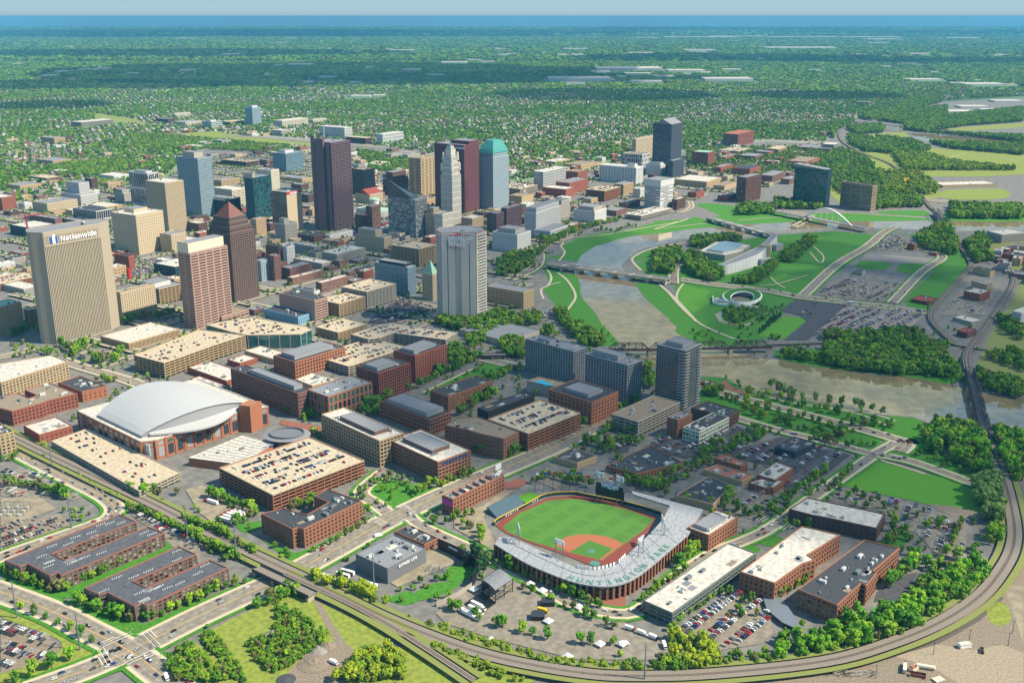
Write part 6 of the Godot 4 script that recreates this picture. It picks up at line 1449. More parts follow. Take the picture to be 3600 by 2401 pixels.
	["parking_garage","tan garage with open colonnade beside the blank grey wall","gtan",[-266,-1560,57,39.6],21.6,54,{"cars":0.25}],
	["office_building","pink podium with ribbon windows at the foot of the striped tower","pinklow",[-439,-1530,53.2,35.2],9.3,56,{"roof":"gravel"}],
	["office_building","brown podium at the foot of the pyramid tower","brownbands",[-400,-1572,25.6,19.9],8.2,56,{}],
	["courthouse","tan stone building with courtyard right of the white tower","tanstone",[18,-1609,30,70.1],27.1,56,{"roof":"greyroof"}],
	["hotel","tan hotel with pale green roof at the left edge","hotel",[-745,-1462,39.4,30.5],42.1,56,{"roof":"mint"}],
	["office_building","beige masonry office right of the beige ribbed tower","beigegrid",[-590,-1533,62.3,13],46.4,56,{"roof":"gravel","units":3}],
	["parking_garage","pale grey garage above the black car park","gwhite",[-229,-1607,67.4,55.8],28.4,54,{"cars":0.35}],
	["office_building","beige stone tower with pale green pyramid roof","tanstone2",[-129,-1659,15.6,21],44,56,{"cap":["pyr",0,1,0,1,22,"mint"]}],
	["parking_garage","tan garage behind the left edge hotel","gtan",[-719,-1506,24.8,16.3],26.2,56,{"cars":0.3}],
	["warehouse","low white-roofed workshop beside the red shed","greylow",[690,-1516,24.4,32.2],5.3,30,{"roof":"white"}],
	["apartment_block","white apartment block cut by the right edge","whitegrid2",[756,-1502,40.9,13],23.6,40,{"roof":"white"}],
	["office_building","blue-grey office with ribbon windows and black penthouse","bluegrey",[-172,-1688,19.8,70.6],48.9,56,{"up":[[0.1,0.9,0.1,0.9,5,"plainblack"]],"roof":"white"}],
	["office_tower","brown stepped tower with copper pyramid roof","pyr",[-448,-1645,51.7,52.8],113.9,57,{"up":[[0.06,0.94,0.06,0.94,9,"pyr"],[0.12,0.88,0.12,0.88,8,"pyr"],[0.16,0.84,0.16,0.84,7,"pyr"]],"cap":["pyr",0.18,0.82,0.18,0.82,22,"brownroof"],"mast":9}],
	["loft_building","white plaster building with black sign mural","whitelow",[-330,-1697,13,50.9],5.8,54,{"roof":"black"}],
	["parking_garage","tan garage with white roof block behind the beige office","gtan",[-565,-1631,47,50.8],26.7,56,{"up":[[0,0.75,0.3,0.9,7,"plainwhite"]],"roof":"greyroof"}],
	["brick_building","long brown brick building with white roof","brownlow",[-320,-1714,65.2,13],16.1,54,{"roof":"white"}],
	["depot","old depot with dark red hipped roofs and tower","plainred",[670,-1632,32.9,29.6],4.9,45,{"roof":"redroof"}],
	["brick_building","brown brick hall with white roof and chimney","brownlow",[-378,-1760,74.2,13],13.5,54,{"roof":"white"}],
	["warehouse","red brick workshop with white roof","redlow2",[760,-1654,35.3,25.9],12.8,40,{"roof":"white","units":2}],
	["loft_building","narrow pale loft with red and blue mural","palelow",[-438,-1790,17.3,13],36.4,54,{}],
	["loft_building","brown and glass loft tower beside the mural building","brownoff",[-416,-1796,14.6,15.2],44.1,54,{}],
	["brick_building","plain dark red brick warehouse among the lofts","plainred",[-391,-1803,53.7,23.9],19.9,54,{"roof":"greyroof"}],
	["warehouse","tan block behind the red workshop","plaintan",[798,-1714,13,30.5],13.2,30,{"roof":"white"}],
	["shop_building","white-roofed grey shop row at left","greylow",[-812,-1695,30,93.4],10.2,56,{"roof":"white"}],
	["parking_garage","tall tan garage behind the white tower","gtan",[-171,-1897,53.1,71.1],34.3,56,{"cars":0.2}],
	["loft_building","grey low loft with white roof in front of the vent rows","greylow",[-348,-1880,25.8,75],11.1,54,{"roof":"white","units":10}],
	["shop_building","small green-sided office beside the car park","greylow",[627,-1835,14.1,16.7],6.2,48,{"roof":"black"}],
	["shop_building","long low glass building with white roof","tealdark",[-600,-1827,51.9,57],17,57,{"roof":"white"}],
	["office_building","small tan office in front of the tall garage","beigegrid",[-210,-1928,17.9,50],4.9,56,{"up":[[0.1,0.9,0.2,0.9,6,"beigegrid"]]}],
	["office_building","low building with dark deck and parked cars at left","gbrick",[-868,-1723,76.5,43.3],11.8,56,{"cars":0.4}],
	["loft_building","cream arched loft beside the dark red loft","whitelow",[-420,-1921,19,13],33.9,54,{"roof":"white"}],
	["loft_building","dark red brick loft with many small windows","darkbrick",[-435,-1921,16.7,34.9],33.1,54,{"roof":"black"}],
	["loft_building","long grey apartment block with white roof and rows of vents","greylow",[-329,-1935,75.4,40.5],16.3,54,{"roof":"white","units":12}],
	["brick_building","small red brick corner building with blue banner","redlow",[-701,-1880,13,38.4],24.6,60,{"roof":"black"}],
	["warehouse","beige hut with dark roof by the railway","plaintan",[851,-1822,13,35.8],10.8,30,{"roof":"black"}],
	["office_building","white cube with tiny square windows and grey penthouse left of the white slab","whitecube",[10,-2026,51.4,57.3],35.5,58,{"up":[[0.15,0.85,0.15,0.85,8,"plainconc"]]}],
	["loft_building","grey low loft with red roofhouse","greylow",[-384,-2001,15.8,56.9],16.8,54,{"roof":"white","units":5}],
	["office_building","beige masonry office with set-back roof","beigegrid2",[-251,-2026,22.1,74.1],29.6,57,{"up":[[0.05,0.95,0.3,0.9,12,"beigegrid2"]],"units":5}],
	["office_building","beige office beside the cube","beigegrid",[-667,-2024,35.4,32.4],35.4,57,{}],
	["brick_building","red brick shop with pale green hipped roof","redlow",[-761,-2001,17.4,24],6.7,60,{"roof":"mint"}],
	["office_building","cream lower wing in front of the spired tower","leveque",[-143,-2140,35.4,20.7],54.8,57,{}],
	["brick_building","small pink hut at the corner","redlow2",[822,-1995,13,13],5,48,{}],
	["office_building","grey-tan masonry office behind the beige one","tanstone2",[-232,-2140,16.8,29.2],14.2,57,{}],
	["brick_building","pink brick loft at the right edge","redlow2",[956,-1929,30.8,37.1],13,40,{"roof":"black"}],
	["telephone_building","beige windowless-looking cube with dishes on its roof","cube",[-725,-2004,67.3,67.9],77.4,60,{"up":[[0.3,0.8,0.4,0.8,7,"plainbeige"]],"roof":"white","units":5}],
	["office_building","tan stone office left of the spired tower","tanstone2",[-163,-2158,27.8,20.9],51.7,57,{"up":[[0.2,0.9,0.2,0.9,12,"tanstone2"]]}],
	["government_building","low white stone hall in front of the white slab","whitelow2",[79,-2140,78.6,37.9],19.5,60,{"roof":"greyroof"}],
	["office_building","grey box office with window grid and roof house","greygrid",[-463,-2115,34.1,27.5],38.6,57,{"up":[[0.2,0.6,0.3,0.8,10,"plainconc"]]}],
	["office_building","dark low roofs behind the grey box","darkbrick",[-406,-2121,38.5,55.5],12.4,56,{"roof":"black"}],
	["office_tower","mirrored grey glass tower with sloping top","mirror",[-199,-2149,37.9,71.6],83.1,57,{"cap":["shed2",0,0.9,0.2,1,38,"mirrorroof"]}],
	["office_building","white plaster building with red banner","whitelow",[-377,-2138,70,13],11.6,56,{}],
	["brick_building","small red brick house at the car park","redlow2",[797,-2045,13,14],12,48,{"roof":"greyroof"}],
	["brick_building","small red flat building among cars at left","redlow",[-947,-1986,24.2,34.6],6.7,57,{"roof":"greyroof"}],
	["office_building","purple-brown ribbon window office","purpband",[-33,-2211,27.7,23.9],43.8,57,{}],
	["government_building","white stone office slab with black hipped roof","whitegrid2",[50,-2175,113,27.4],51.2,60,{"roof":"black","up":[[0.05,0.95,0.1,0.9,10,"whitegrid2"]]}],
	["office_building","dark red narrow block beside the purple tower","darkbrick",[-317,-2211,13,21.3],40.1,57,{}],
	["office_building","yellow-tan masonry building with ornate top","tandeco",[-538,-2184,27.9,13],36.1,57,{}],
	["office_building","brown brick block left of the glass tower","brownlow2",[-301,-2239,28.1,16.6],53.4,57,{}],
	["office_building","dark red low block behind the grey box office","darkbrick",[-515,-2211,16.2,13],21.9,57,{}],
	["office_building","purple-brown glass office with pink roof edge","purpband",[-12,-2257,61.4,13],46.4,57,{}],
	["office_building","tan block right of the spired tower","tanstone2",[-87,-2281,41.6,29],19.7,57,{"roof":"white"}],
	["office_tower","navy glass and beige slab tower with red roof sign","navybeige",[-480,-2229,44.7,46.3],85.8,57,{"sign":"KeyBank"}],
	["office_tower","very tall dark purple-brown tower with blank shafts","rhodes",[-382,-2239,60.6,57.9],189,57,{"extra":"rhodes"}],
	["office_tower","slender cream art deco tower with stepped crown and mast","leveque",[-131,-2296,32.5,30.1],60.2,57,{"extra":"leveque","up":[[0,1,0,1,52,"leveque"],[0.06,0.94,0.06,0.94,26,"leveque2"],[0.14,0.86,0.14,0.86,14,"leveque2"],[0.24,0.76,0.24,0.76,16,"plaincream"],[0.32,0.68,0.32,0.68,6,"plaincream"]],"cap":["pyr",0.36,0.64,0.36,0.64,5,"greyroof"],"mast":14}],
	["brick_building","small dark red block between the towers","darkbrick",[-673,-2229,23.4,34.8],18.4,57,{"roof":"white"}],
	["office_tower","beige tower with a waffle grid of small windows","waffle",[-730,-2208,48.1,60.9],109.2,57,{"roof":"white","units":4}],
	["office_building","white cube with tiny square windows and grey penthouse beside the park","whitecube",[184,-2321,56.4,53.7],28.6,58,{"up":[[0.1,0.85,0.1,0.85,8,"plainconc"]]}],
	["apartment_block","long grey apartment block at the right edge","greygrid",[1001,-2114,66.5,41.6],17.6,20,{"roof":"white"}],
	["office_building","dark grid office behind the white slab","greygrid",[113,-2398,38.8,13],39.2,57,{"roof":"black"}],
	["statehouse","low stone statehouse with green roof and white drum","whitelow",[-300,-2377,42.5,70.9],19.5,57,{"roof":"mint","extra":"rotunda"}],
	["apartment_block","dark teal apartment block behind the red crane","tealdark",[-1009,-2172,57.5,72.1],19.8,57,{"roof":"white"}],
	["parking_garage","white podium garage at the foot of the striped office","gwhite",[293,-2361,133.7,45],10.7,50,{"roof":"white","cars":0.3}],
	["brick_terrace","brick terrace houses with grey roofs by the park","brownlow",[242,-2419,51.6,35.6],11.9,57,{"roof":"greyroof"}],
	["office_tower","teal glass tower with grey stone core and blue disc","tealtower",[-583,-2366,56.2,28.3],96.2,57,{"up":[[-0.02,0.12,0,1,10,"plainconc"]]}],
	["office_tower","tall maroon granite office tower with name on its crown","maroon",[-111,-2452,59.3,85],158.8,57,{"extra":"huntington","up":[[0.35,1,0,0.6,8,"maroon"]]}],
	["office_building","stone courthouse behind the navy tower","tanstone",[-475,-2452,17.2,24.4],16.1,57,{}],
	["hotel","dark hotel slab with round emblems behind the pyramid tower","darkslab",[-646,-2398,29.7,73.3],43.1,57,{"sign":"RENAISSANCE"}],
	["brick_terrace","second brick terrace with grey pitched roofs","brownlow",[-931,-2293,19.5,103.2],7.6,57,{"roof":"greyroof"}],
	["office_tower","grey stone tower with green copper mansard roof","riffe",[-45,-2497,67.5,42.5],124.8,57,{"up":[[0.04,0.96,0.04,0.96,10,"riffe"]],"cap":["mans",0,1,0,1,28,"copper"]}],
	["office_tower","pale blue-grey tower with dark window rows","paleblue",[-713,-2398,39.6,71.3],135.6,57,{"up":[[0.15,0.8,0.25,0.8,12,"plainconc"]],"roof":"greyroof"}],
	["office_tower","white striped convex office","whitebands2",[352,-2486,56.7,44],58.6,50,{"up":[[-0.03,1.03,-0.03,1.03,14,"plainwhite"]]}],
	["brick_building","dark red office at the bridge head","redarch2",[395,-2502,45.6,13],24.5,55,{"roof":"white"}],
	["brick_terrace","brick terrace houses behind the white striped office","brownlow",[277,-2509,68.2,22.8],14.3,57,{"roof":"greyroof"}],
	["brick_terrace","long brick terrace with grey pitched roofs","brownlow",[-1021,-2322,17,94.5],11.5,57,{"roof":"greyroof"}],
	["office_building","black glass low office with white piers and dark flat roof","blackwhite",[-945,-2368,40.7,85.1],20.4,57,{"roof":"black"}],
	["office_building","tan low theatre block below the green-roofed tower","plaintan",[24,-2592,55.6,37.6],16.9,57,{"roof":"gravel"}],
	["brick_terrace","tan brick apartments with hipped roofs","tanlow",[196,-2592,61.8,22.8],10.6,57,{"roof":"greyroof"}],
	["courthouse","sandstone courthouse with red gabled roof","tanstone2",[-351,-2580,50.2,45.2],23.1,57,{"cap":["gable",0,1,0,1,12,"redroof"]}],
	["apartment_tower","curved teal glass apartment tower with sloping roof","tealcurve",[754,-2514,28.6,80.9],93.5,56,{"cap":["shed",0,1,0,1,9,"greyroof"]}],
	["office_building","striped tan and blue glass office by the river","striped",[854,-2484,18.6,88],59.6,36,{"roof":"black"}],
	["civic_building","brick church with green spire","darkbrick",[-507,-2605,21.2,22.9],19.1,57,{}],
	["office_building","striped concrete office with tan stair tower","whitebands",[-680,-2544,41.1,60.9],41.4,57,{"roof":"white"}],
	["parking_garage","brown brick garage with cars","gbrick",[231,-2617,86,54.3],26.6,57,{"cars":0.5}],
	["apartment_tower","dark red brick apartment tower","redtower",[579,-2598,80.2,25.6],63,50,{}],
	["office_building","small white grid block left of the striped office","whitegrid2",[326,-2668,30.1,19.6],23.8,57,{"roof":"white"}],
	["office_building","long red hall with blue skylights","plainred2",[137,-2668,44.2,70.6],22.7,57,{"roof":"white"}],
	["brick_building","red brick powerhouse with towers","redlow2",[542,-2622,57.5,28.6],12.8,55,{"roof":"greyroof"}],
	["hall","white-roofed tan hall behind the black glass office","tanlow",[-971,-2493,45.6,65.9],8.2,57,{"roof":"white"}],
	["brick_building","red arched brick office near the bridge head","redlow2",[468,-2661,51.3,23.2],15.1,57,{"roof":"black"}],
	["office_tower","black glass tower with white frame and piers","blackwhite",[-883,-2552,30.2,70.5],79.5,57,{"up":[[0.2,0.8,0.2,0.8,4,"plainwhite"]]}],
	["office_building","long beige concrete office with white window frames","beigegrid",[-1095,-2459,80.7,58],22.1,57,{"units":5}],
	["office_tower","tan tower with striped ribbon corners","tantower",[-233,-2694,62.6,38.3],97.4,57,{"roof":"gravel"}],
	["office_building","tan and brick office beside the brown garage","tanoff2",[288,-2714,57.1,27.1],27.4,57,{}],
	["office_building","stepped brown office with ribbon windows behind the mirrored tower","brownbands",[-310,-2721,66.7,31.1],39.6,57,{"up":[[0.1,0.9,0.1,0.8,18,"brownbands"]]}],
	["parking_garage","wide pale parking deck beside the green-roofed tower","gconc",[21,-2721,86.5,66],15.4,57,{"cars":0.6}],
	["museum_building","dark glass cube with beige roof","blackcube",[-382,-2721,42,41.7],64.7,57,{"roof":"gravel"}],
	["office_building","dark red block behind the long red hall","redlow2",[148,-2721,99,39.5],30.8,57,{}],
	["office_building","white office with rounded front and striped windows","roundwhite",[-1047,-2540,47.7,75],28.9,57,{"up":[[0.3,0.9,0.3,0.95,26,"roundwhite"]]}],
	["brick_building","red brick block with grey base at left edge","redlow",[-1217,-2493,34.9,55.7],30.5,57,{"roof":"white"}],
	["stone_building","grey stone building behind the black glass tower","greystone",[-974,-2625,24.1,34.7],19.2,57,{"up":[[0.1,0.9,0.2,0.9,9,"greystone"]]}],
	["apartment_block","black and white striped apartment block","zebra",[83,-2797,118.2,29.1],48.4,57,{"roof":"white"}],
	["brick_building","dark red school building with turrets","darkbrick",[-560,-2790,25.7,37],15.8,57,{}],
	["office_building","white grid office with round corners","whitegrid",[-635,-2776,29.3,46.9],55.9,57,{}],
	["government_building","tan blocky hall beside the long beige building","plaintan",[566,-2796,93.7,31.2],11.3,57,{"roof":"gravel"}],
	["government_building","long beige building along the ramp","tanlow",[526,-2840,100.9,93.3],16,57,{"roof":"white"}],
	["government_building","wide white justice building with dashed windows","whitedash",[342,-2908,44.6,113.7],44.3,57,{"roof":"white","up":[[0.3,0.7,0.1,0.3,8,"plainwhite"]]}],
	["office_building","tan block with small square windows","tanoff2",[-790,-2855,67.2,29.9],17.3,57,{}],
	["apartment_block","bright red brick block right of the zebra apartments","redlow2",[186,-2979,52.5,38.7],22.7,57,{"roof":"gravel"}],
	["office_building","low tan building below the blue glass office","tanlow",[-583,-2923,40.5,89.4],11.8,57,{}],
	["apartment_block","brick apartments with brown pitched roofs","brownlow2",[765,-2899,64.2,24],14,57,{"roof":"greyroof"}],
	["office_building","dark brick annex behind the rounded white office","darkbrick",[-1123,-2807,18.4,27],29.4,57,{}],
	["apartment_block","brick apartments with grey pitched roofs","brownlow2",[725,-2930,112.3,38],18.8,57,{"roof":"greyroof"}],
	["courthouse_tower","lower dark wing of the gridded tower","court",[460,-3019,76,15.8],48.3,57,{}],
	["stone_building","tan low stone buildings at the left behind the plane wing","tanlow",[-1299,-2771,61.8,60.7],15.7,57,{}],
	["office_building","white concrete annex below the dark courthouse tower","whitelow",[427,-3036,83.6,45.7],34,57,{"up":[[0.1,0.5,0.1,0.9,6,"plainwhite"]]}],
	["warehouse","long white and grey flat warehouse across the river","plaintan",[1165,-2839,160,52],6.9,10,{"roof":"white"}],
	["courthouse_tower","dark grey and white gridded tower with pale gabled roof","court",[458,-3061,74.3,57.4],146.5,57,{"cap":["gable",0,1,0,1,15,"greyroof"]}],
	["brewery_building","large brick brewery block with stepped roof","redlow2",[690,-3060,89.9,54.4],19.6,57,{"roof":"black"}],
	["convention_building","white pavilion with green glass skylights","whitelow",[-1115,-2949,51,65.4],15.4,57,{"roof":"white"}],
	["brewery_building","old brick brewery with hipped roof","redlow2",[616,-3111,96.2,21.3],17.4,57,{"roof":"greyroof"}],
	["office_building","blue glass office with tan side wall","blueglass",[-667,-3121,70.8,53.7],56,57,{"up":[[0.2,0.7,0.3,0.8,8,"plainwhite"]]}],
	["office_building","brown garage with dark roof near the trees","gbrick",[-1292,-2918,46.2,80.3],14.1,57,{"cars":0.1}],
	["hall","long tan-roofed hall with roof units","tanlow",[208,-3193,95.9,53.2],12.8,57,{"roof":"gravel","units":6}],
	["church","brick church with white spire","redlow2",[82,-3268,27.6,35.5],11.7,57,{"roof":"greyroof"}],
	["government_building","white office with red glass bay","whitegrid3",[397,-3230,51.1,65],39.8,57,{"roof":"gravel"}],
	["church","low hall with wide white roof behind the dark tower","tanlow",[-410,-3230,69.2,57.5],10.3,57,{"roof":"white"}],
	["hall","long white-roofed hall behind the striped apartments","tanlow",[135,-3287,92.1,44.7],10.5,57,{"roof":"white"}],
	["office_building","red brick office with curved glass front and pale roof","redarch",[603,-3257,53.4,51.9],42.7,57,{"roof":"mint"}],
	["warehouse","purple-brown blank block beside the blue glass office","plainbrown",[-758,-3268,27,31.2],18.2,57,{}],
	["parking_garage","white-decked garage with cylinder stair tower","gdark",[-812,-3230,54.4,115.5],18,57,{"cars":0.5}],
	["apartment_block","grey apartment slab with tower ends","greystone",[-334,-3389,65.1,20],19,57,{}],
	["warehouse","wide brown-roofed brick warehouse","redlow2",[900,-3238,142.3,57.2],9,57,{"roof":"gravel"}],
	["warehouse","brown flat warehouse right of downtown","redlow2",[907,-3261,135.2,58.5],13.4,57,{"roof":"gravel"}],
	["apartment_block","grey paired apartment slabs beyond the dark cube","greystone",[-390,-3415,58.6,24.9],17.4,57,{}],
	["office_building","tan slab behind the dark courthouse tower","beigeband",[395,-3387,136,13],69.7,57,{}],
	["brewery_building","red brick brewery hall with grey gable roof","redlow2",[684,-3396,105.6,24.5],10.8,57,{"roof":"greyroof"}],
	["office_building","purple-brown flat-roofed office near the brewery","brownoff",[781,-3396,81,57.1],13.5,57,{"roof":"greyroof"}],
	["brick_building","red brick block with tower by the park","redlow",[-1339,-3286,54.9,46.3],13.5,57,{}],
	["stone_school","tan stone school block among trees","tanstone",[-1417,-3261,64.8,80.6],16.7,57,{}],
	["office_building","red brick flat-roofed office near the brewery halls","redlow2",[850,-3502,44.6,49.6],13.9,57,{"roof":"greyroof"}],
	["parking_garage","white-decked garage behind the red office","gconc",[758,-3546,113.3,69.2],11.2,57,{"cars":0.1}],
	["parking_garage","tan garage near the railway curve","gtan",[891,-3546,84.5,44],16.9,57,{"cars":0.1}],
	["parking_garage","tan garage among trees right of downtown","gtan",[886,-3554,106.6,30.2],18.1,57,{}],
	["apartment_block","long red brick school by the railway","redlow2",[1086,-3613,100.5,119.1],11,57,{"roof":"greyroof"}],
	["parking_garage","white garage beside the red brick school","gwhite",[1105,-3643,69.7,41.4],22.2,57,{"roof":"white"}],
	["arena_hall","grey-sided hall with white roof near the expressway","greylow",[-1099,-3687,35.8,58.7],11.7,57,{"roof":"white"}],
	["office_building","white boxy office with ribbed front","whiteslat",[-466,-3834,118.5,27.9],36.8,57,{"roof":"white"}],
	["office_building","dark glass and red brick office slab","redslab",[800,-3769,158.2,55.1],43.8,57,{"roof":"salmon2"}],
	["parking_garage","dark garage beside the white boxy office","gdark",[-530,-3851,42.4,101.6],21.4,57,{}],
	["office_building","grey school building near the expressway","greygrid",[-1044,-3825,42.1,46.3],15.1,57,{}],
	["office_building","white slatted laboratory block","whiteslat",[-630,-4009,42.9,123.7],42.4,57,{"roof":"white"}],
	["stone_school","yellow stone school with turrets among trees","tanstone",[-1651,-3834,44.3,77.7],23.3,57,{}],
	["office_building","grey construction building with white top","greygrid",[-892,-4122,53.1,52.6],20.8,57,{"roof":"white"}],
	["brick_building","small red hut in the riverside park","redlow2",[1411,-4009,47.9,13],14.2,57,{}],
	["brick_tower","small brick tower among the houses","brownlow2",[1195,-4084,38.3,16.8],16.5,57,{}],
	["office_building","green glass and white hospital building","greenwin2",[-1229,-4366,58,55.1],30.6,57,{"up":[[0.2,0.7,0.3,0.8,6,"plainwhite"]]}],
	["hospital","white hospital slab with ribbon windows","whitebands",[-949,-4409,153.8,43.6],30.9,57,{"roof":"white"}],
	["hospital_tower","pale blue-white hospital tower","hosp",[-1091,-4499,49.5,42],76.3,57,{"up":[[0.2,0.8,0.2,0.8,8,"plainwhite"]]}],
	["parking_garage","cream garage in the hospital group","gtan",[-1187,-4499,85.7,52.7],18,57,{}],
	["hospital","pink and white hospital wing","whitebands",[-855,-4592,85.1,28.5],18.4,57,{}],
	["office_building","grey office wing in the hospital group","whitebands",[-1368,-4476,87.5,67.8],17.9,57,{}],
	["parking_garage","long white garage with red corners at far left","gwhite",[-1778,-4409,164.2,68.7],24.3,57,{"roof":"white"}],
	["office_building","dark office in the hospital group","darkbrick",[-1477,-4592,34.9,81.1],20.7,57,{}],
	["hospital","brown striped hospital slab behind the expressway","whitebands",[-1533,-4868,90,22.1],19.4,57,{}],
	["school_building","long brick school among distant houses","brownlow2",[1848,-5565,62.6,72.6],16.5,57,{}],
]
const LOW_BUILDINGS := [
]
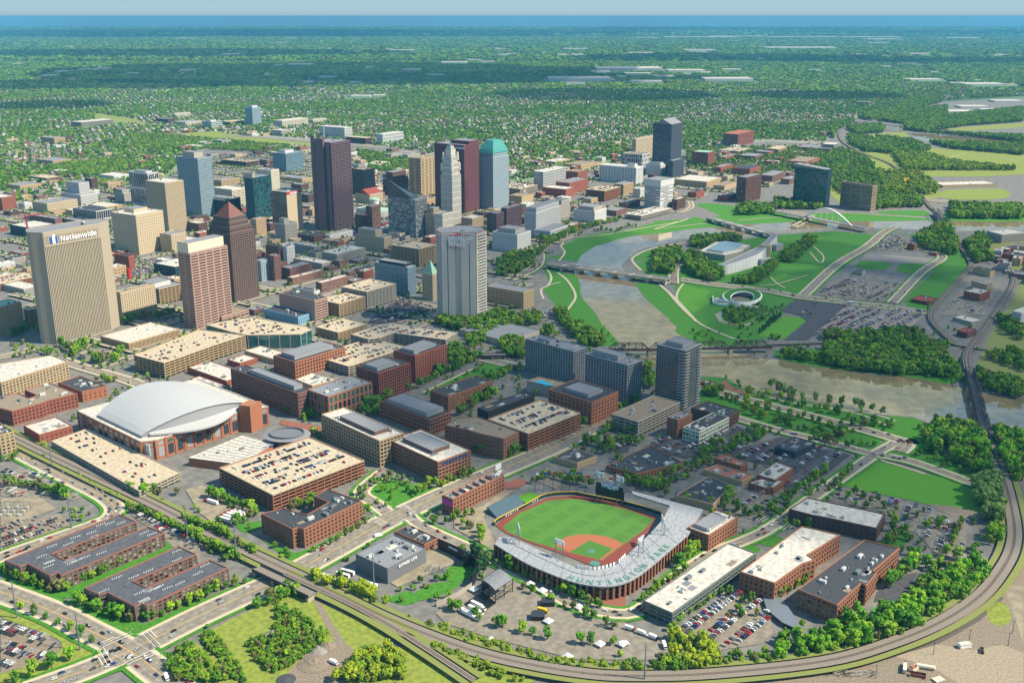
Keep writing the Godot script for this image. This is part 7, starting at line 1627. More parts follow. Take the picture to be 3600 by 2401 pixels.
const SHEETS := [
	["water","river",[1184,-2354,992,-2364,947,-2364,823,-2354,767,-2354,656,-2350,531,-2320,463,-2290,383,-2261,304,-2220,251,-2184,176,-2106,138,-2010,126,-1952,114,-1882,115,-1829,118,-1773,115,-1703,120,-1650,132,-1583,135,-1522,140,-1473,152,-1432,163,-1382,180,-1355,188,-1329,215,-1300,245,-1286,274,-1280,288,-1245,313,-1216,329,-1204,365,-1187,409,-1164,433,-1148,467,-1141,482,-1118,526,-1098,575,-1073,629,-1187,582,-1220,555,-1251,530,-1277,482,-1288,461,-1293,415,-1324,392,-1337,364,-1349,329,-1367,289,-1396,273,-1420,255,-1445,241,-1487,248,-1513,248,-1550,229,-1624,220,-1681,215,-1737,214,-1779,204,-1903,209,-1931,228,-1987,258,-2057,298,-2098,337,-2137,368,-2166,512,-2214,574,-2248,614,-2261,715,-2277,798,-2267,905,-2258,966,-2258,1123,-2226]],
	["water","river",[1541,-4431,1639,-4499,1557,-4261,1586,-4220,1648,-4192,1771,-4076,1890,-3885,1799,-3861,1707,-3785,1572,-3938,1516,-3973,1556,-4161,1474,-4232]],
	["grass","park",[217,-1792,266,-1924,365,-2070,500,-2166,607,-2214,711,-2236,747,-2131,492,-1712,437,-1741,304,-1823]],
	["grass","park",[284,-1792,428,-1703,478,-1675,419,-1572,369,-1452,325,-1438,282,-1466,268,-1622]],
	["grass","rough_grass",[884,-2190,892,-2049,833,-1878,677,-1622,640,-1657,799,-1924]],
	["weeds","rough_grass",[949,-2103,1106,-2190,672,-1277,621,-1277,615,-1323,696,-1466,816,-1657,892,-1792]],
	["grass","river_bank",[365,-1397,478,-1404,592,-1391,593,-1311,558,-1255,513,-1281,430,-1311,365,-1352]],
	["grass","lawn",[58,-1902,74,-1909,94,-1855,112,-1848,116,-1823,118,-1773,115,-1703,120,-1649,131,-1583,136,-1522,152,-1429,130,-1413,101,-1436,81,-1531,76,-1593,65,-1660,54,-1738,64,-1785,60,-1848]],
	["grass","lawn",[64,-1980,102,-2026,98,-2081,128,-2131,180,-2148,177,-2110,138,-2011,125,-1951,118,-1951]],
	["grass","lawn",[107,-2090,151,-2193,251,-2257,317,-2336,390,-2377,370,-2253,251,-2186,171,-2092]],
	["grass","lawn",[323,-2361,403,-2381,424,-2413,447,-2371,488,-2424,643,-2413,661,-2361,531,-2322,464,-2295,384,-2263,304,-2217]],
	["grass","lawn",[450,-2573,488,-2598,554,-2549,629,-2502,636,-2413,508,-2424,483,-2435,471,-2502]],
	["grass","lawn",[695,-2451,808,-2462,954,-2386,948,-2367,824,-2357,768,-2357,670,-2355]],
	["grass","lawn",[870,-2484,983,-2496,962,-2418,875,-2451]],
	["grass","lawn",[214,-1779,255,-1773,267,-1660,280,-1531,266,-1448,255,-1460,241,-1486,248,-1513,229,-1623,220,-1681]],
	["grass","lawn",[260,-1694,267,-1645,276,-1565,286,-1505,314,-1455,343,-1428,366,-1424,278,-1416,256,-1447,241,-1487,247,-1509,241,-1560]],
	["mown","lawn",[267,-1645,276,-1710,297,-1769,337,-1727,321,-1688,323,-1645,285,-1588,276,-1624]],
	["grass","lawn",[308,-1772,359,-1739,357,-1727,340,-1730]],
	["grass","lawn",[300,-1574,324,-1629,343,-1614,404,-1645,437,-1624,358,-1466,332,-1483,312,-1509]],
	["mown","lawn",[360,-1468,424,-1572,449,-1560,449,-1541,392,-1447,375,-1453]],
	["grass","lawn",[385,-1876,445,-1897,500,-1953,504,-1931,433,-1775,403,-1769,389,-1830]],
	["mown","lawn",[463,-1818,528,-1890,540,-1870,524,-1837,462,-1796]],
	["grass","lawn",[428,-1751,461,-1769,497,-1793,510,-1763,493,-1722,457,-1722]],
	["grass","lawn",[585,-2188,645,-2206,729,-2215,689,-2085,624,-2110,590,-2118,582,-2170]],
	["grass","lawn",[594,-2069,674,-2037,653,-1969,592,-1898,528,-1845,494,-1845,544,-1955]],
	["grass","lawn",[293,-2077,313,-2077,313,-2030,284,-1984,274,-2007]],
	["grass","lawn",[233,-1973,261,-2049,313,-2081,310,-2049,271,-1980,232,-1951]],
	["grass","lawn",[234,-1930,270,-1973,285,-1882,237,-1875]],
	["grass","lawn",[636,-2201,706,-2219,765,-2201,704,-2081,669,-2097,614,-2122]],
	["grass","lawn",[663,-1958,714,-1933,682,-1881,639,-1901]],
	["grass","lawn",[713,-1901,741,-1933,786,-1922,751,-1861,733,-1851,704,-1864]],
	["gravelflat","gravel_lot",[669,-1972,701,-2025,811,-1972,783,-1926,742,-1936]],
	["grass","lawn",[759,-1841,816,-1936,829,-1936,819,-1874,793,-1825]],
	["grass","lawn",[711,-1764,744,-1819,775,-1803,741,-1743]],
	["grass","lawn",[672,-1697,707,-1755,744,-1740,708,-1681]],
	["grass","lawn",[825,-2219,862,-2201,945,-2256,945,-2201,884,-2033,838,-2002,812,-2057,846,-2165]],
	["grass","lawn",[1066,-2542,1235,-2519,1161,-2360,997,-2367,1014,-2440]],
	["field","grass_field",[1156,-2802,1320,-2824,1254,-2666,1099,-2666]],
	["field","grass_field",[1036,-3001,1152,-3172,1220,-3172,1146,-2817,1077,-2666,943,-2693]],
	["field","park",[1381,-4161,1566,-4261,1483,-3938,1475,-3737,1721,-3526,1520,-3098,1072,-3098,1168,-3613,1293,-4122]],
	["field","park",[1799,-4409,2220,-4640,2134,-4454,1831,-4323]],
	["field","grass_verge",[-1325,-4209,-1190,-4294,-977,-4067,-738,-3889,-571,-3742,-731,-3792,-942,-3916,-1152,-3916]],
	["field","grass_verge",[-1996,-5121,-1707,-4832,-1525,-4548,-1670,-4548,-1876,-4804]],
	["field","grass_verge",[-1513,-4107,-1414,-4209,-1285,-4009,-1304,-3871]],
	["grass","lawn",[244,-1281,273,-1276,288,-1240,312,-1212,328,-1200,364,-1183,408,-1160,432,-1144,465,-1137,480,-1114,525,-1094,574,-1070,541,-1000,526,-1061,464,-1061,428,-1081,395,-1119,314,-1189,249,-1250]],
	["grass","lawn",[236,-1224,308,-1163,372,-1104,406,-1073,379,-1049,345,-1077,265,-1146,227,-1184]],
	["mown","grass_field",[326.7,-955.2,378,-1011,388,-1010,463.5,-948.4,438.6,-893.3,420.3,-899.5,403.2,-905.8,380.9,-921.8,349.1,-938.2]],
	["dirt","dirt_patch",[397.2,-912.1,422.9,-905.8,440,-893.3,433.5,-881.2,414.1,-884.2,400.8,-899.5]],
	["grass","lawn",[397,-1029,447,-1070,467.9,-958.7,463.5,-955.2,433.7,-992.7]],
	["grass","lawn",[-110,-1224,-48,-1319,-33,-1341,-1,-1316,-16,-1278,-58,-1246,-98,-1212]],
	["grass","plaza_lawn",[-152.8,-927.1,-122,-966.1,-86.3,-947.1,-76.8,-937,-94.9,-912.5,-118.7,-898.4,-145,-917.3]],
	["grass","lawn",[-60.1,-771.7,-51.6,-793.8,-29.5,-791.3,-33.4,-776.6,-42.8,-767]],
	["grass","lawn",[-78,-751.9,-66.9,-763.5,-58.6,-767,-41.5,-765.8,-53.9,-749.6,-74.4,-738.4]],
	["grass","lawn",[-100.6,-740.6,-87.6,-751.9,-80.4,-751.9,-74.4,-738.4,-85.6,-731.8]],
	["field","verge",[-404.7,-732.9,-374.7,-717.8,-351.1,-705.3,-320.6,-685.3,-304.4,-671.8,-310.2,-658.7,-332.6,-631.1,-357.4,-631.1,-363.6,-644.3,-344.3,-660.6,-332,-669.9,-340.5,-685.3,-378.3,-705.3,-396.7,-715.7]],
	["field","verge",[-541,-1061,-478,-1003,-389,-928.4,-376.3,-915.8,-387.6,-915.8,-485,-1001,-535,-1047]],
	["field","vacant_lot",[-235.6,-685.3,-222,-705.3,-204.3,-726.4,-182,-760,-159.4,-741.7,-127.4,-717.8,-96.6,-693.2,-83.4,-630.4,-184.7,-630.4,-201.6,-647.9]],
	["field","vacant_lot",[-241.6,-675.6,-231.2,-677.5,-203.7,-647.9,-192,-630.4,-238.5,-630.4,-265.1,-647.9]],
	["field","verge",[-63.2,-677.5,-34.1,-666.1,-1.6,-644.3,12.9,-630.4,-80.2,-630.4,-96.9,-666.1]],
	["grass","lawn",[-254.7,-870.5,-231.6,-876.4,-227.6,-864.7,-241,-853.2]],
	["grass","lawn",[-225.7,-844.8,-194.3,-820.3,-179.3,-822.9,-139.3,-870.5,-134.5,-864.7,-171,-805.7,-191.3,-805.7]],
	["grass","lawn",[-434.8,-797.6,-431,-797.6,-380.9,-768.2,-358.8,-758.8,-349.8,-763.5,-346.5,-751.9,-361.9,-742.8,-425.6,-777.8]],
	["grass","lawn",[-371.9,-772.9,-309.3,-842.6,-295.8,-828.9,-349.2,-758.8]],
	["grass","lawn",[-352,-741.7,-291.9,-711.5,-279.1,-707.4,-249.9,-741.7,-246.7,-730.7,-275.7,-697.2,-293.7,-697.2,-343.5,-726.4]],
	["grass","lawn",[213.7,-837.6,225.4,-848.7,242.6,-843.1,229.5,-826.7]],
	["grass","lawn",[202.2,-826.7,208.5,-832.1,217.2,-824,210.2,-816.1]],
	["grass","lawn",[329.9,-839.8,358.3,-856.7,354.5,-842.6,341.8,-828.9,328.8,-828.9]],
	["grass","lawn",[280.8,-724.2,298.1,-737.3,301.3,-726.4,293.3,-719.9,282.7,-715.7]],
	["field","grass_field",[996,-3434,1162,-3742,1153,-3434,1011,-2659,891,-2515,813,-2575,876,-2946]],
	["dirt","dirt_patch",[-162,-630.4,-157.2,-647.9,-147.8,-677.5,-131.9,-681.4,-145.6,-709.4,-159,-739.5,-152.7,-737.3,-140.2,-711.5,-122.5,-677.5,-111.1,-666.1,-109.4,-639.1,-114.4,-630.4]],
	["dirt","rail_yard",[157.6,-624.9,223.3,-648.2,278.7,-671.1,328.4,-700.4,375.4,-737.9,412.5,-780.2,442.2,-824.3,469.6,-839.9,363.3,-618.6]],
	["ash","cinder_strip",[289,-666.1,318.8,-687.2,340.8,-703.3,360.5,-717.8,392.5,-748.5,393.1,-741.7,360.4,-709.4,332.9,-689.2,300.5,-668]],
	["ash","cinder_strip",[223.2,-647.9,259.6,-662.4,293.1,-677.5,300.4,-673.7,281.2,-662.4,244.3,-647.9,220.2,-637.3]],
	["sand","yard_sand",[279,-662.4,315,-677.5,338.2,-669.9,363.3,-677.5,373.7,-666.1,357.1,-630.4,311.3,-630.4,301.4,-647.9]],
	["field","weed_patch",[372.8,-726.4,387.6,-737.3,390.7,-728.5,383.8,-709.4,372,-702.2,367.3,-709.4]],
	["conc","concrete_road",[399.9,-762.3,417.3,-760,379,-677.5,397.2,-741.7]],
	["dirt","dirt_strip",[-64.4,-693.2,-19.2,-673.7,23.9,-655.1,81,-646.1,79.4,-631.1,44.1,-633.9,2.6,-647.9,-35.1,-662.4,-63.5,-681.4]],
	["dirt","gravel_lot",[-393.8,-709.4,-367.9,-697.2,-346,-685.3,-333.5,-673.7,-331,-662.4,-344.3,-653.3,-357.3,-644.3,-361.9,-640.8]],
	["dirt","gravel_lot",[-465,-862.4,-447.2,-877.1,-423.3,-892.2,-400.3,-862.4,-418.5,-848.2,-444.4,-818.2]],
	["conc","concrete_yard",[-493.5,-923.8,-460.6,-930.3,-429.9,-901.5,-448.5,-880.1,-467.7,-868.2]],
	["asph","parking_lot",[-522.3,-985.8,-505.9,-993.2,-467.8,-975,-414.7,-927.1,-423.6,-920.5,-459.2,-927.1,-479.2,-923.8,-496.5,-930.3]],
	["asph","parking_lot",[-355.7,-889.1,-344.7,-889.1,-276.2,-834.3,-265.7,-797.6,-298.4,-828.9,-331.3,-865.3,-344.7,-877.1]],
	["asph","parking_lot",[-59.5,-719.9,-33.3,-760,5.4,-771.8,38.7,-748.5,59.1,-732.9,87.5,-709.4,82.2,-657.8,45.5,-658.7,2.7,-677.5,-21.8,-689.2,-50.6,-705.3]],
	["asph","parking_lot",[86.3,-697.2,93.4,-701.2,112.4,-683.3,113.4,-658.7,82.1,-656.9]],
	["asph","parking_lot",[122.7,-693.2,168.2,-744,182.7,-750.8,202.4,-732.9,197.7,-693.2,183,-677.5,153,-669.9,147.4,-687.2]],
	["asph2","parking_lot",[295.4,-751.9,323.7,-777.8,337.8,-782.6,363.7,-772.9,321.1,-737,288.1,-737]],
	["asph","parking_lot",[301,-923.8,333.9,-947.1,361,-923.8,408.7,-889.1,420.6,-880.1,386.5,-797.6,367.4,-807.8,363.9,-853.8,342.2,-868.2,350,-895.3]],
	["asph2","parking_lot",[229,-1042,265,-1059,298,-1080,329,-1049,359,-1029,320.4,-981.2,282.4,-947.5,257.3,-947.5,291,-1000,254,-1007,237,-1022]],
	["asph2","parking_lot",[200,-1054,241,-1095,257,-1108,268,-1095,256,-1075,229,-1047,207,-1033]],
	["asph2","parking_lot",[143,-1051,165,-1072,188,-1067,204,-1055,236,-1082,232,-1060,184,-1019,156,-1037]],
	["asph2","parking_lot",[92,-1060,109,-1077,131,-1062,124,-1037,113,-1034]],
	["asph","parking_lot",[197.6,-905.2,223.9,-951.1,248.5,-931,253.3,-921.2,236.8,-892.8,223.8,-877.7,213.4,-886.7]],
	["asph","parking_lot",[24.9,-962.9,36.4,-999.1,54.5,-962.9,42,-945.7]],
	["asph","parking_lot",[78.2,-962.9,92.2,-988,133.5,-966.4,117.1,-939,97.7,-949.1]],
	["asph2","parking_lot",[-220,-1530,-209,-1592,-184,-1653,-171,-1664,-120,-1612,-139,-1572,-169,-1530,-196,-1525]],
	["asph2","parking_lot",[422,-1599,464,-1666,495,-1661,537,-1629,445,-1470,423,-1441,391,-1443,450,-1541,447,-1570]],
	["gravelflat","parking_lot",[448,-1480,537,-1631,643,-1580,620,-1540,567,-1466,515,-1445,450,-1445]],
	["asph","parking_lot",[510,-1699,567,-1799,589,-1811,607,-1793,621,-1787,582,-1666,551,-1677]],
	["asph","parking_lot",[517,-1681,596,-1822,607,-1810,633,-1779,680,-1761,615,-1649,580,-1659]],
	["asph","parking_lot",[716,-2057,789,-2187,809,-2183,813,-2114,780,-2033,746,-2041]],
	["asph","parking_lot",[711,-1649,795,-1785,841,-1797,843,-1761,775,-1645]],
	["asph","parking_lot",[667,-1572,715,-1653,793,-1685,735,-1572,709,-1572]],
	["asph2","parking_lot",[-417,-3834,-382,-3920,-284,-3903,-268,-3674,-326,-3643]],
	["asph","parking_lot",[-986,-1993,-925,-2001,-878,-1900,-957,-1964]],
	["asph","parking_lot",[-727,-1873,-722,-1956,-671,-1949,-641,-1827,-671,-1808]],
	["asph2","black_road",[-975,-1960,-941,-1935,-892,-1893,-896,-1873,-950,-1907]],
	["brickpave","brick_plaza",[56.9,-735.1,71.6,-741.7,91.5,-748.5,89.3,-726.4,76.1,-726.4]],
	["brickpave","brick_plaza",[-7.6,-960.9,7.3,-969.7,16.1,-960.9,7.1,-947.1,-7.5,-943.7]],
	["brickpave","brick_plaza",[-266,-1130,-217,-1109,-210,-1082,-245,-1104,-265,-1117]],
	["brickpave","brick_plaza",[254,-1235,272,-1270,275,-1247,299,-1210,291,-1204,260,-1226]],
	["conc","plaza",[-76.1,-818.2,-64.9,-823.5,-48.8,-813,-48,-797.6,-63.5,-785.1,-93.1,-758.8,-99.9,-765.8,-74.4,-797.6]],
	["conc","plaza",[-54.1,-889.1,-26.9,-907.8,-7.5,-943.7,4.2,-940.3,-24,-904.6,-26.3,-883.1,-15.9,-839.8,-14.3,-818.2,-33.1,-839.8,-52.7,-862.4]],
	["conc","service_yard",[-321,-943,-307.8,-953.2,-281.1,-929.6,-259.2,-888.5,-272.3,-870.5,-291.8,-891.5]],
]
const ROADS := [
	[24,"y",[-293.6,-656,-280.4,-668.5,-239.2,-719.5,-191.9,-771.8,-153.9,-822.2,-110,-883,-49.7,-950.9,36,-1039,86,-1100,128,-1137],"wide main street"],
	[11,"n",[-110,-883,-130.2,-912.1,-147.1,-938.9,-131.2,-985.1],"hall side lane"],
	[9,"n",[-100.4,-896.4,-79.7,-863,-15.5,-805.3,23.3,-762.1,49.7,-732.2,88.5,-718.3,112.5,-738.7,134.4,-771.8,175.7,-816.8,205.9,-838.1,238.9,-866.4,307.3,-943.9,388,-1033],"ballpark street"],
	[13,"y",[-572,-1072,-528,-1035,-476.3,-992.7,-420.9,-947.9,-392.9,-924.4,-375.9,-902.8,-373.6,-883,-384.1,-868.1,-399.9,-851.3,-431.6,-818.3,-444.1,-801.6],"curving left road"],
	[20,"y",[-427.4,-758.7,-359.2,-722,-320,-695.3,-280.4,-668.5,-253.2,-644.4,-226.5,-620.2],"lower left road"],
	[20,"y",[-280.4,-668.5,-301.3,-646.5,-334.4,-620.2],"bottom left road"],
	[14,"y",[223,-1255,246,-1233,311,-1174,390,-1105,422,-1072,430,-1061,413,-1037],"riverside road"],
	[10,"y",[252,-1144,294,-1103,326,-1078,360,-1051,381,-1033,419,-1010,464.2,-950.2],"parallel street"],
	[9,"n",[388,-1034,418,-1061],"short link"],
	[20,"y",[276,-1821,358,-1763,436,-1722,470,-1688,500,-1672,572,-1634,606,-1617,655,-1588],"park avenue"],
	[14,"y",[487,-1697,610,-1924,716,-2081,799,-2226,844,-2284],"museum avenue"],
	[12,"n",[616,-1645,745,-1862,831,-1984,819,-2049,773,-2131],"depot lane"],
	[34,"w",[948,-2685,1013,-2668,1079,-2616,1185,-2567,1270,-2535],"far expressway"],
	[30,"w",[-1727,-4572,-1673,-4660,-1598,-4685,-1380,-4316,-1141,-3898],"left expressway"],
	[45,"w",[-1101,-4127,-982,-4087,-582,-3836,-263,-3613,-92,-3434],"downtown expressway"],
	[16,"n",[46,-2076,53,-2015,48,-1924,26,-1855,-5,-1802],"civic drive"],
	[12,"n",[281,-1771,303,-1901,351,-2023,389,-2076],"museum drive"],
	[16,"y",[-612,-1352,-564,-1316,-498,-1272,-461,-1243]],
	[14,"y",[-670,-1405,-685,-1374,-706,-1356]],
	[14,"n",[-192,-1680,-153,-1643,-118,-1612]],
	[12,"n",[-117,-1597,-145,-1553,-168,-1525]],
	[16,"n",[-89,-1374,-40,-1355,6,-1323,17,-1319]],
	[7,"n",[381,-2468,403,-2468,436,-2537,446,-2622]],
	[12,"n",[619,-2284,694,-2421,626,-2496]],
	[11,"n",[-171,-1466,-117,-1549]],
	[11,"n",[-88,-1594,30,-1775]],
	[11,"n",[799,-2960,858,-3051]],
	[11,"n",[-334,-1474,-275,-1565]],
	[11,"n",[-177,-1716,147,-2214]],
	[11,"n",[367,-2554,1054,-3611]],
	[11,"n",[-549,-1314,-147,-1933]],
	[11,"n",[-137,-1948,466,-2876]],
	[11,"n",[525,-2967,980,-3669]],
	[11,"n",[-612,-1387,-249,-1946]],
	[11,"n",[-235,-1968,177,-2602]],
	[11,"n",[251,-2716,447,-3017]],
	[11,"n",[496,-3093,599,-3251]],
	[11,"n",[633,-3304,907,-3727]],
	[11,"n",[-703,-1521,-443,-1921]],
	[11,"n",[-428,-1944,-389,-2004]],
	[11,"n",[-379,-2019,-66,-2502]],
	[11,"n",[32,-2653,626,-3567]],
	[11,"n",[-776,-1623,-634,-1841]],
	[11,"n",[-600,-1894,-443,-2136]],
	[11,"n",[-414,-2181,351,-3359]],
	[11,"n",[-837,-1759,-519,-2249]],
	[11,"n",[-489,-2294,-28,-3004]],
	[11,"n",[-921,-1845,-77,-3143]],
	[11,"n",[-992,-2009,-732,-2409]],
	[11,"n",[-707,-2447,-144,-3315]],
	[11,"n",[-1042,-2117,-214,-3393]],
	[11,"n",[-1111,-2269,-1062,-2345]],
	[11,"n",[-1048,-2367,-915,-2571]],
	[11,"n",[-896,-2601,-660,-2964]],
	[11,"n",[-631,-3009,-317,-3492]],
	[11,"n",[-1153,-2361,-982,-2625]],
	[11,"n",[-962,-2655,-379,-3553]],
	[11,"n",[-1200,-2445,-440,-3615]],
	[11,"n",[-1239,-2556,-773,-3273]],
	[11,"n",[-753,-3303,-508,-3681]],
	[11,"n",[-991,-3093,-879,-3266]],
	[11,"n",[-844,-3319,-575,-3734]],
	[11,"n",[-999,-3237,-754,-3615]],
	[11,"n",[-1006,-3382,-938,-3487]],
	[11,"n",[1085,-3560,859,-3707]],
	[11,"n",[1032,-3446,798,-3598]],
	[11,"n",[994,-3369,661,-3585]],
	[11,"n",[852,-3284,520,-3499]],
	[11,"n",[895,-3135,435,-3434]],
	[11,"n",[856,-3059,668,-3182]],
	[11,"n",[645,-3196,373,-3373]],
	[11,"n",[812,-2958,767,-2987]],
	[11,"n",[729,-3012,299,-3291]],
	[11,"n",[701,-2853,203,-3176]],
	[11,"n",[-371,-3549,-613,-3705]],
	[11,"n",[589,-2747,348,-2904]],
	[11,"n",[242,-2973,205,-2997]],
	[11,"n",[167,-3022,106,-3061]],
	[11,"n",[-97,-3193,-747,-3615]],
	[11,"n",[471,-2647,312,-2750]],
	[11,"n",[282,-2769,131,-2867]],
	[11,"n",[101,-2887,10,-2946]],
	[11,"n",[-5,-2956,-881,-3524]],
	[11,"n",[409,-2585,273,-2673]],
	[11,"n",[220,-2708,168,-2742]],
	[11,"n",[130,-2767,-957,-3472]],
	[11,"n",[302,-2487,-1004,-3335]],
	[11,"n",[219,-2392,-7,-2539]],
	[11,"n",[-53,-2568,-302,-2730]],
	[11,"n",[-332,-2749,-996,-3181]],
	[11,"n",[183,-2304,-88,-2480]],
	[11,"n",[-164,-2529,-994,-3068]],
	[11,"n",[145,-2228,99,-2257]],
	[11,"n",[69,-2277,24,-2306]],
	[11,"n",[9,-2316,-987,-2963]],
	[11,"n",[99,-2108,-1078,-2873]],
	[11,"n",[76,-2022,30,-2051]],
	[11,"n",[-23,-2086,-128,-2154]],
	[11,"n",[-173,-2184,-287,-2257]],
	[11,"n",[-309,-2272,-1140,-2811]],
	[11,"n",[50,-1899,-358,-2164]],
	[11,"n",[-373,-2174,-471,-2238]],
	[11,"n",[-516,-2267,-1196,-2708]],
	[11,"n",[34,-1809,-148,-1926]],
	[11,"n",[-216,-1970,-450,-2122]],
	[11,"n",[-480,-2142,-1053,-2514]],
	[11,"n",[-1114,-2554,-1227,-2627]],
	[11,"n",[21,-1706,-1202,-2500]],
	[11,"n",[5,-1615,-652,-2042]],
	[11,"n",[-682,-2061,-1165,-2375]],
	[11,"n",[-60,-1499,-226,-1607]],
	[11,"n",[-249,-1621,-589,-1842]],
	[11,"n",[-642,-1876,-1057,-2146]],
	[11,"n",[-129,-1442,-288,-1545]],
	[11,"n",[-363,-1594,-439,-1643]],
	[11,"n",[-492,-1677,-990,-2001]],
	[11,"n",[-213,-1395,-432,-1537]],
	[11,"n",[-470,-1562,-923,-1856]],
	[11,"n",[-380,-1402,-584,-1535]],
	[11,"n",[-599,-1545,-833,-1697]],
	[11,"n",[-476,-1354,-620,-1447]],
]
const PATHS := [
	[4,[62,-1902,70,-1823,62,-1761,49,-1732,52,-1670]],
	[4,[82,-1855,95,-1810,104,-1738,105,-1681,94,-1628,83,-1588]],
	[3,[62,-1761,85,-1785]],
	[4,[106,-2123,99,-2081,104,-2026,89,-1951]],
	[5,[366,-2123,311,-2090,264,-2041,233,-1980,229,-1937,236,-1875]],
	[5,[255,-1773,269,-1670,281,-1536]],
	[4,[263,-1716,268,-1645,276,-1574,288,-1514,315,-1457,329,-1436]],
	[4,[298,-1775,279,-1716,270,-1656,276,-1574]],
	[4,[310,-2262,403,-2381]],
	[3,[310,-2262,433,-2330,475,-2392]],
	[3,[515,-2361,580,-2392,638,-2408]],
	[4,[143,-2175,210,-2211,386,-2356]],
	[3,[760,-2467,831,-2440,958,-2396]],
	[3,[461,-1824,461,-1775,467,-1742]],
	[3,[426,-1757,463,-1775,531,-1837]],
	[3,[609,-2085,603,-1992,580,-1933,587,-2030]],
	[3,[301,-1219,326,-1193,370,-1170,404,-1150,426,-1113]],
	[3,[352,-1178,415,-1153,441,-1126]],
	[3,[-110,-1221,-48,-1319]],
	[3,[326.7,-955.2,377,-1013,391,-1010,419.8,-979.9]],
	[3,[-402.7,-728.5,-372.8,-713.6,-341.5,-693.2,-320.5,-679.4]],
	[3,[1377,-3389,1576,-3613,1615,-3337]],
]
const RAILS := [
	[12,1,[-582,-1100,-547,-1071,-441.2,-986.1,-352.1,-915.9,-296.7,-870,-235.4,-819.7,-171.8,-769.6,-133.6,-739.2,-98.6,-710.7,-63.9,-686.7,-29.9,-666.1,2.7,-651.7,44.4,-639.4,79.8,-634.7,140.5,-637.4,224.5,-652.3,280.2,-675.5,330.2,-705.1,374.1,-741.7,410.6,-784,436.8,-822.2,458.3,-867.2,488.4,-951.5,510,-1025,523,-1083]],
	[5,1,[-188.7,-775.6,-132.8,-733.6,-97.7,-703.2,-62.4,-667.9,-26.4,-629.8]],
	[8,1,[361,-1416,428,-1424,506,-1429,586,-1428,622,-1419,659,-1395,716,-1369]],
	[9,2,[595,-1297,624,-1372,684,-1467,794,-1643,874,-1779,908,-1867,922,-1972]],
	[9,2,[626,-1417,634,-1510,651,-1572,693,-1648,834,-1873,866,-1943,904,-2081,954,-2264]],
	[9,2,[1007,-2484,1017,-2543,1055,-2694,1162,-3172,1188,-3365,1186,-3613,1216,-3907,1304,-4241,1441,-4548,1591,-4738,1899,-5121,2263,-5700]],
]
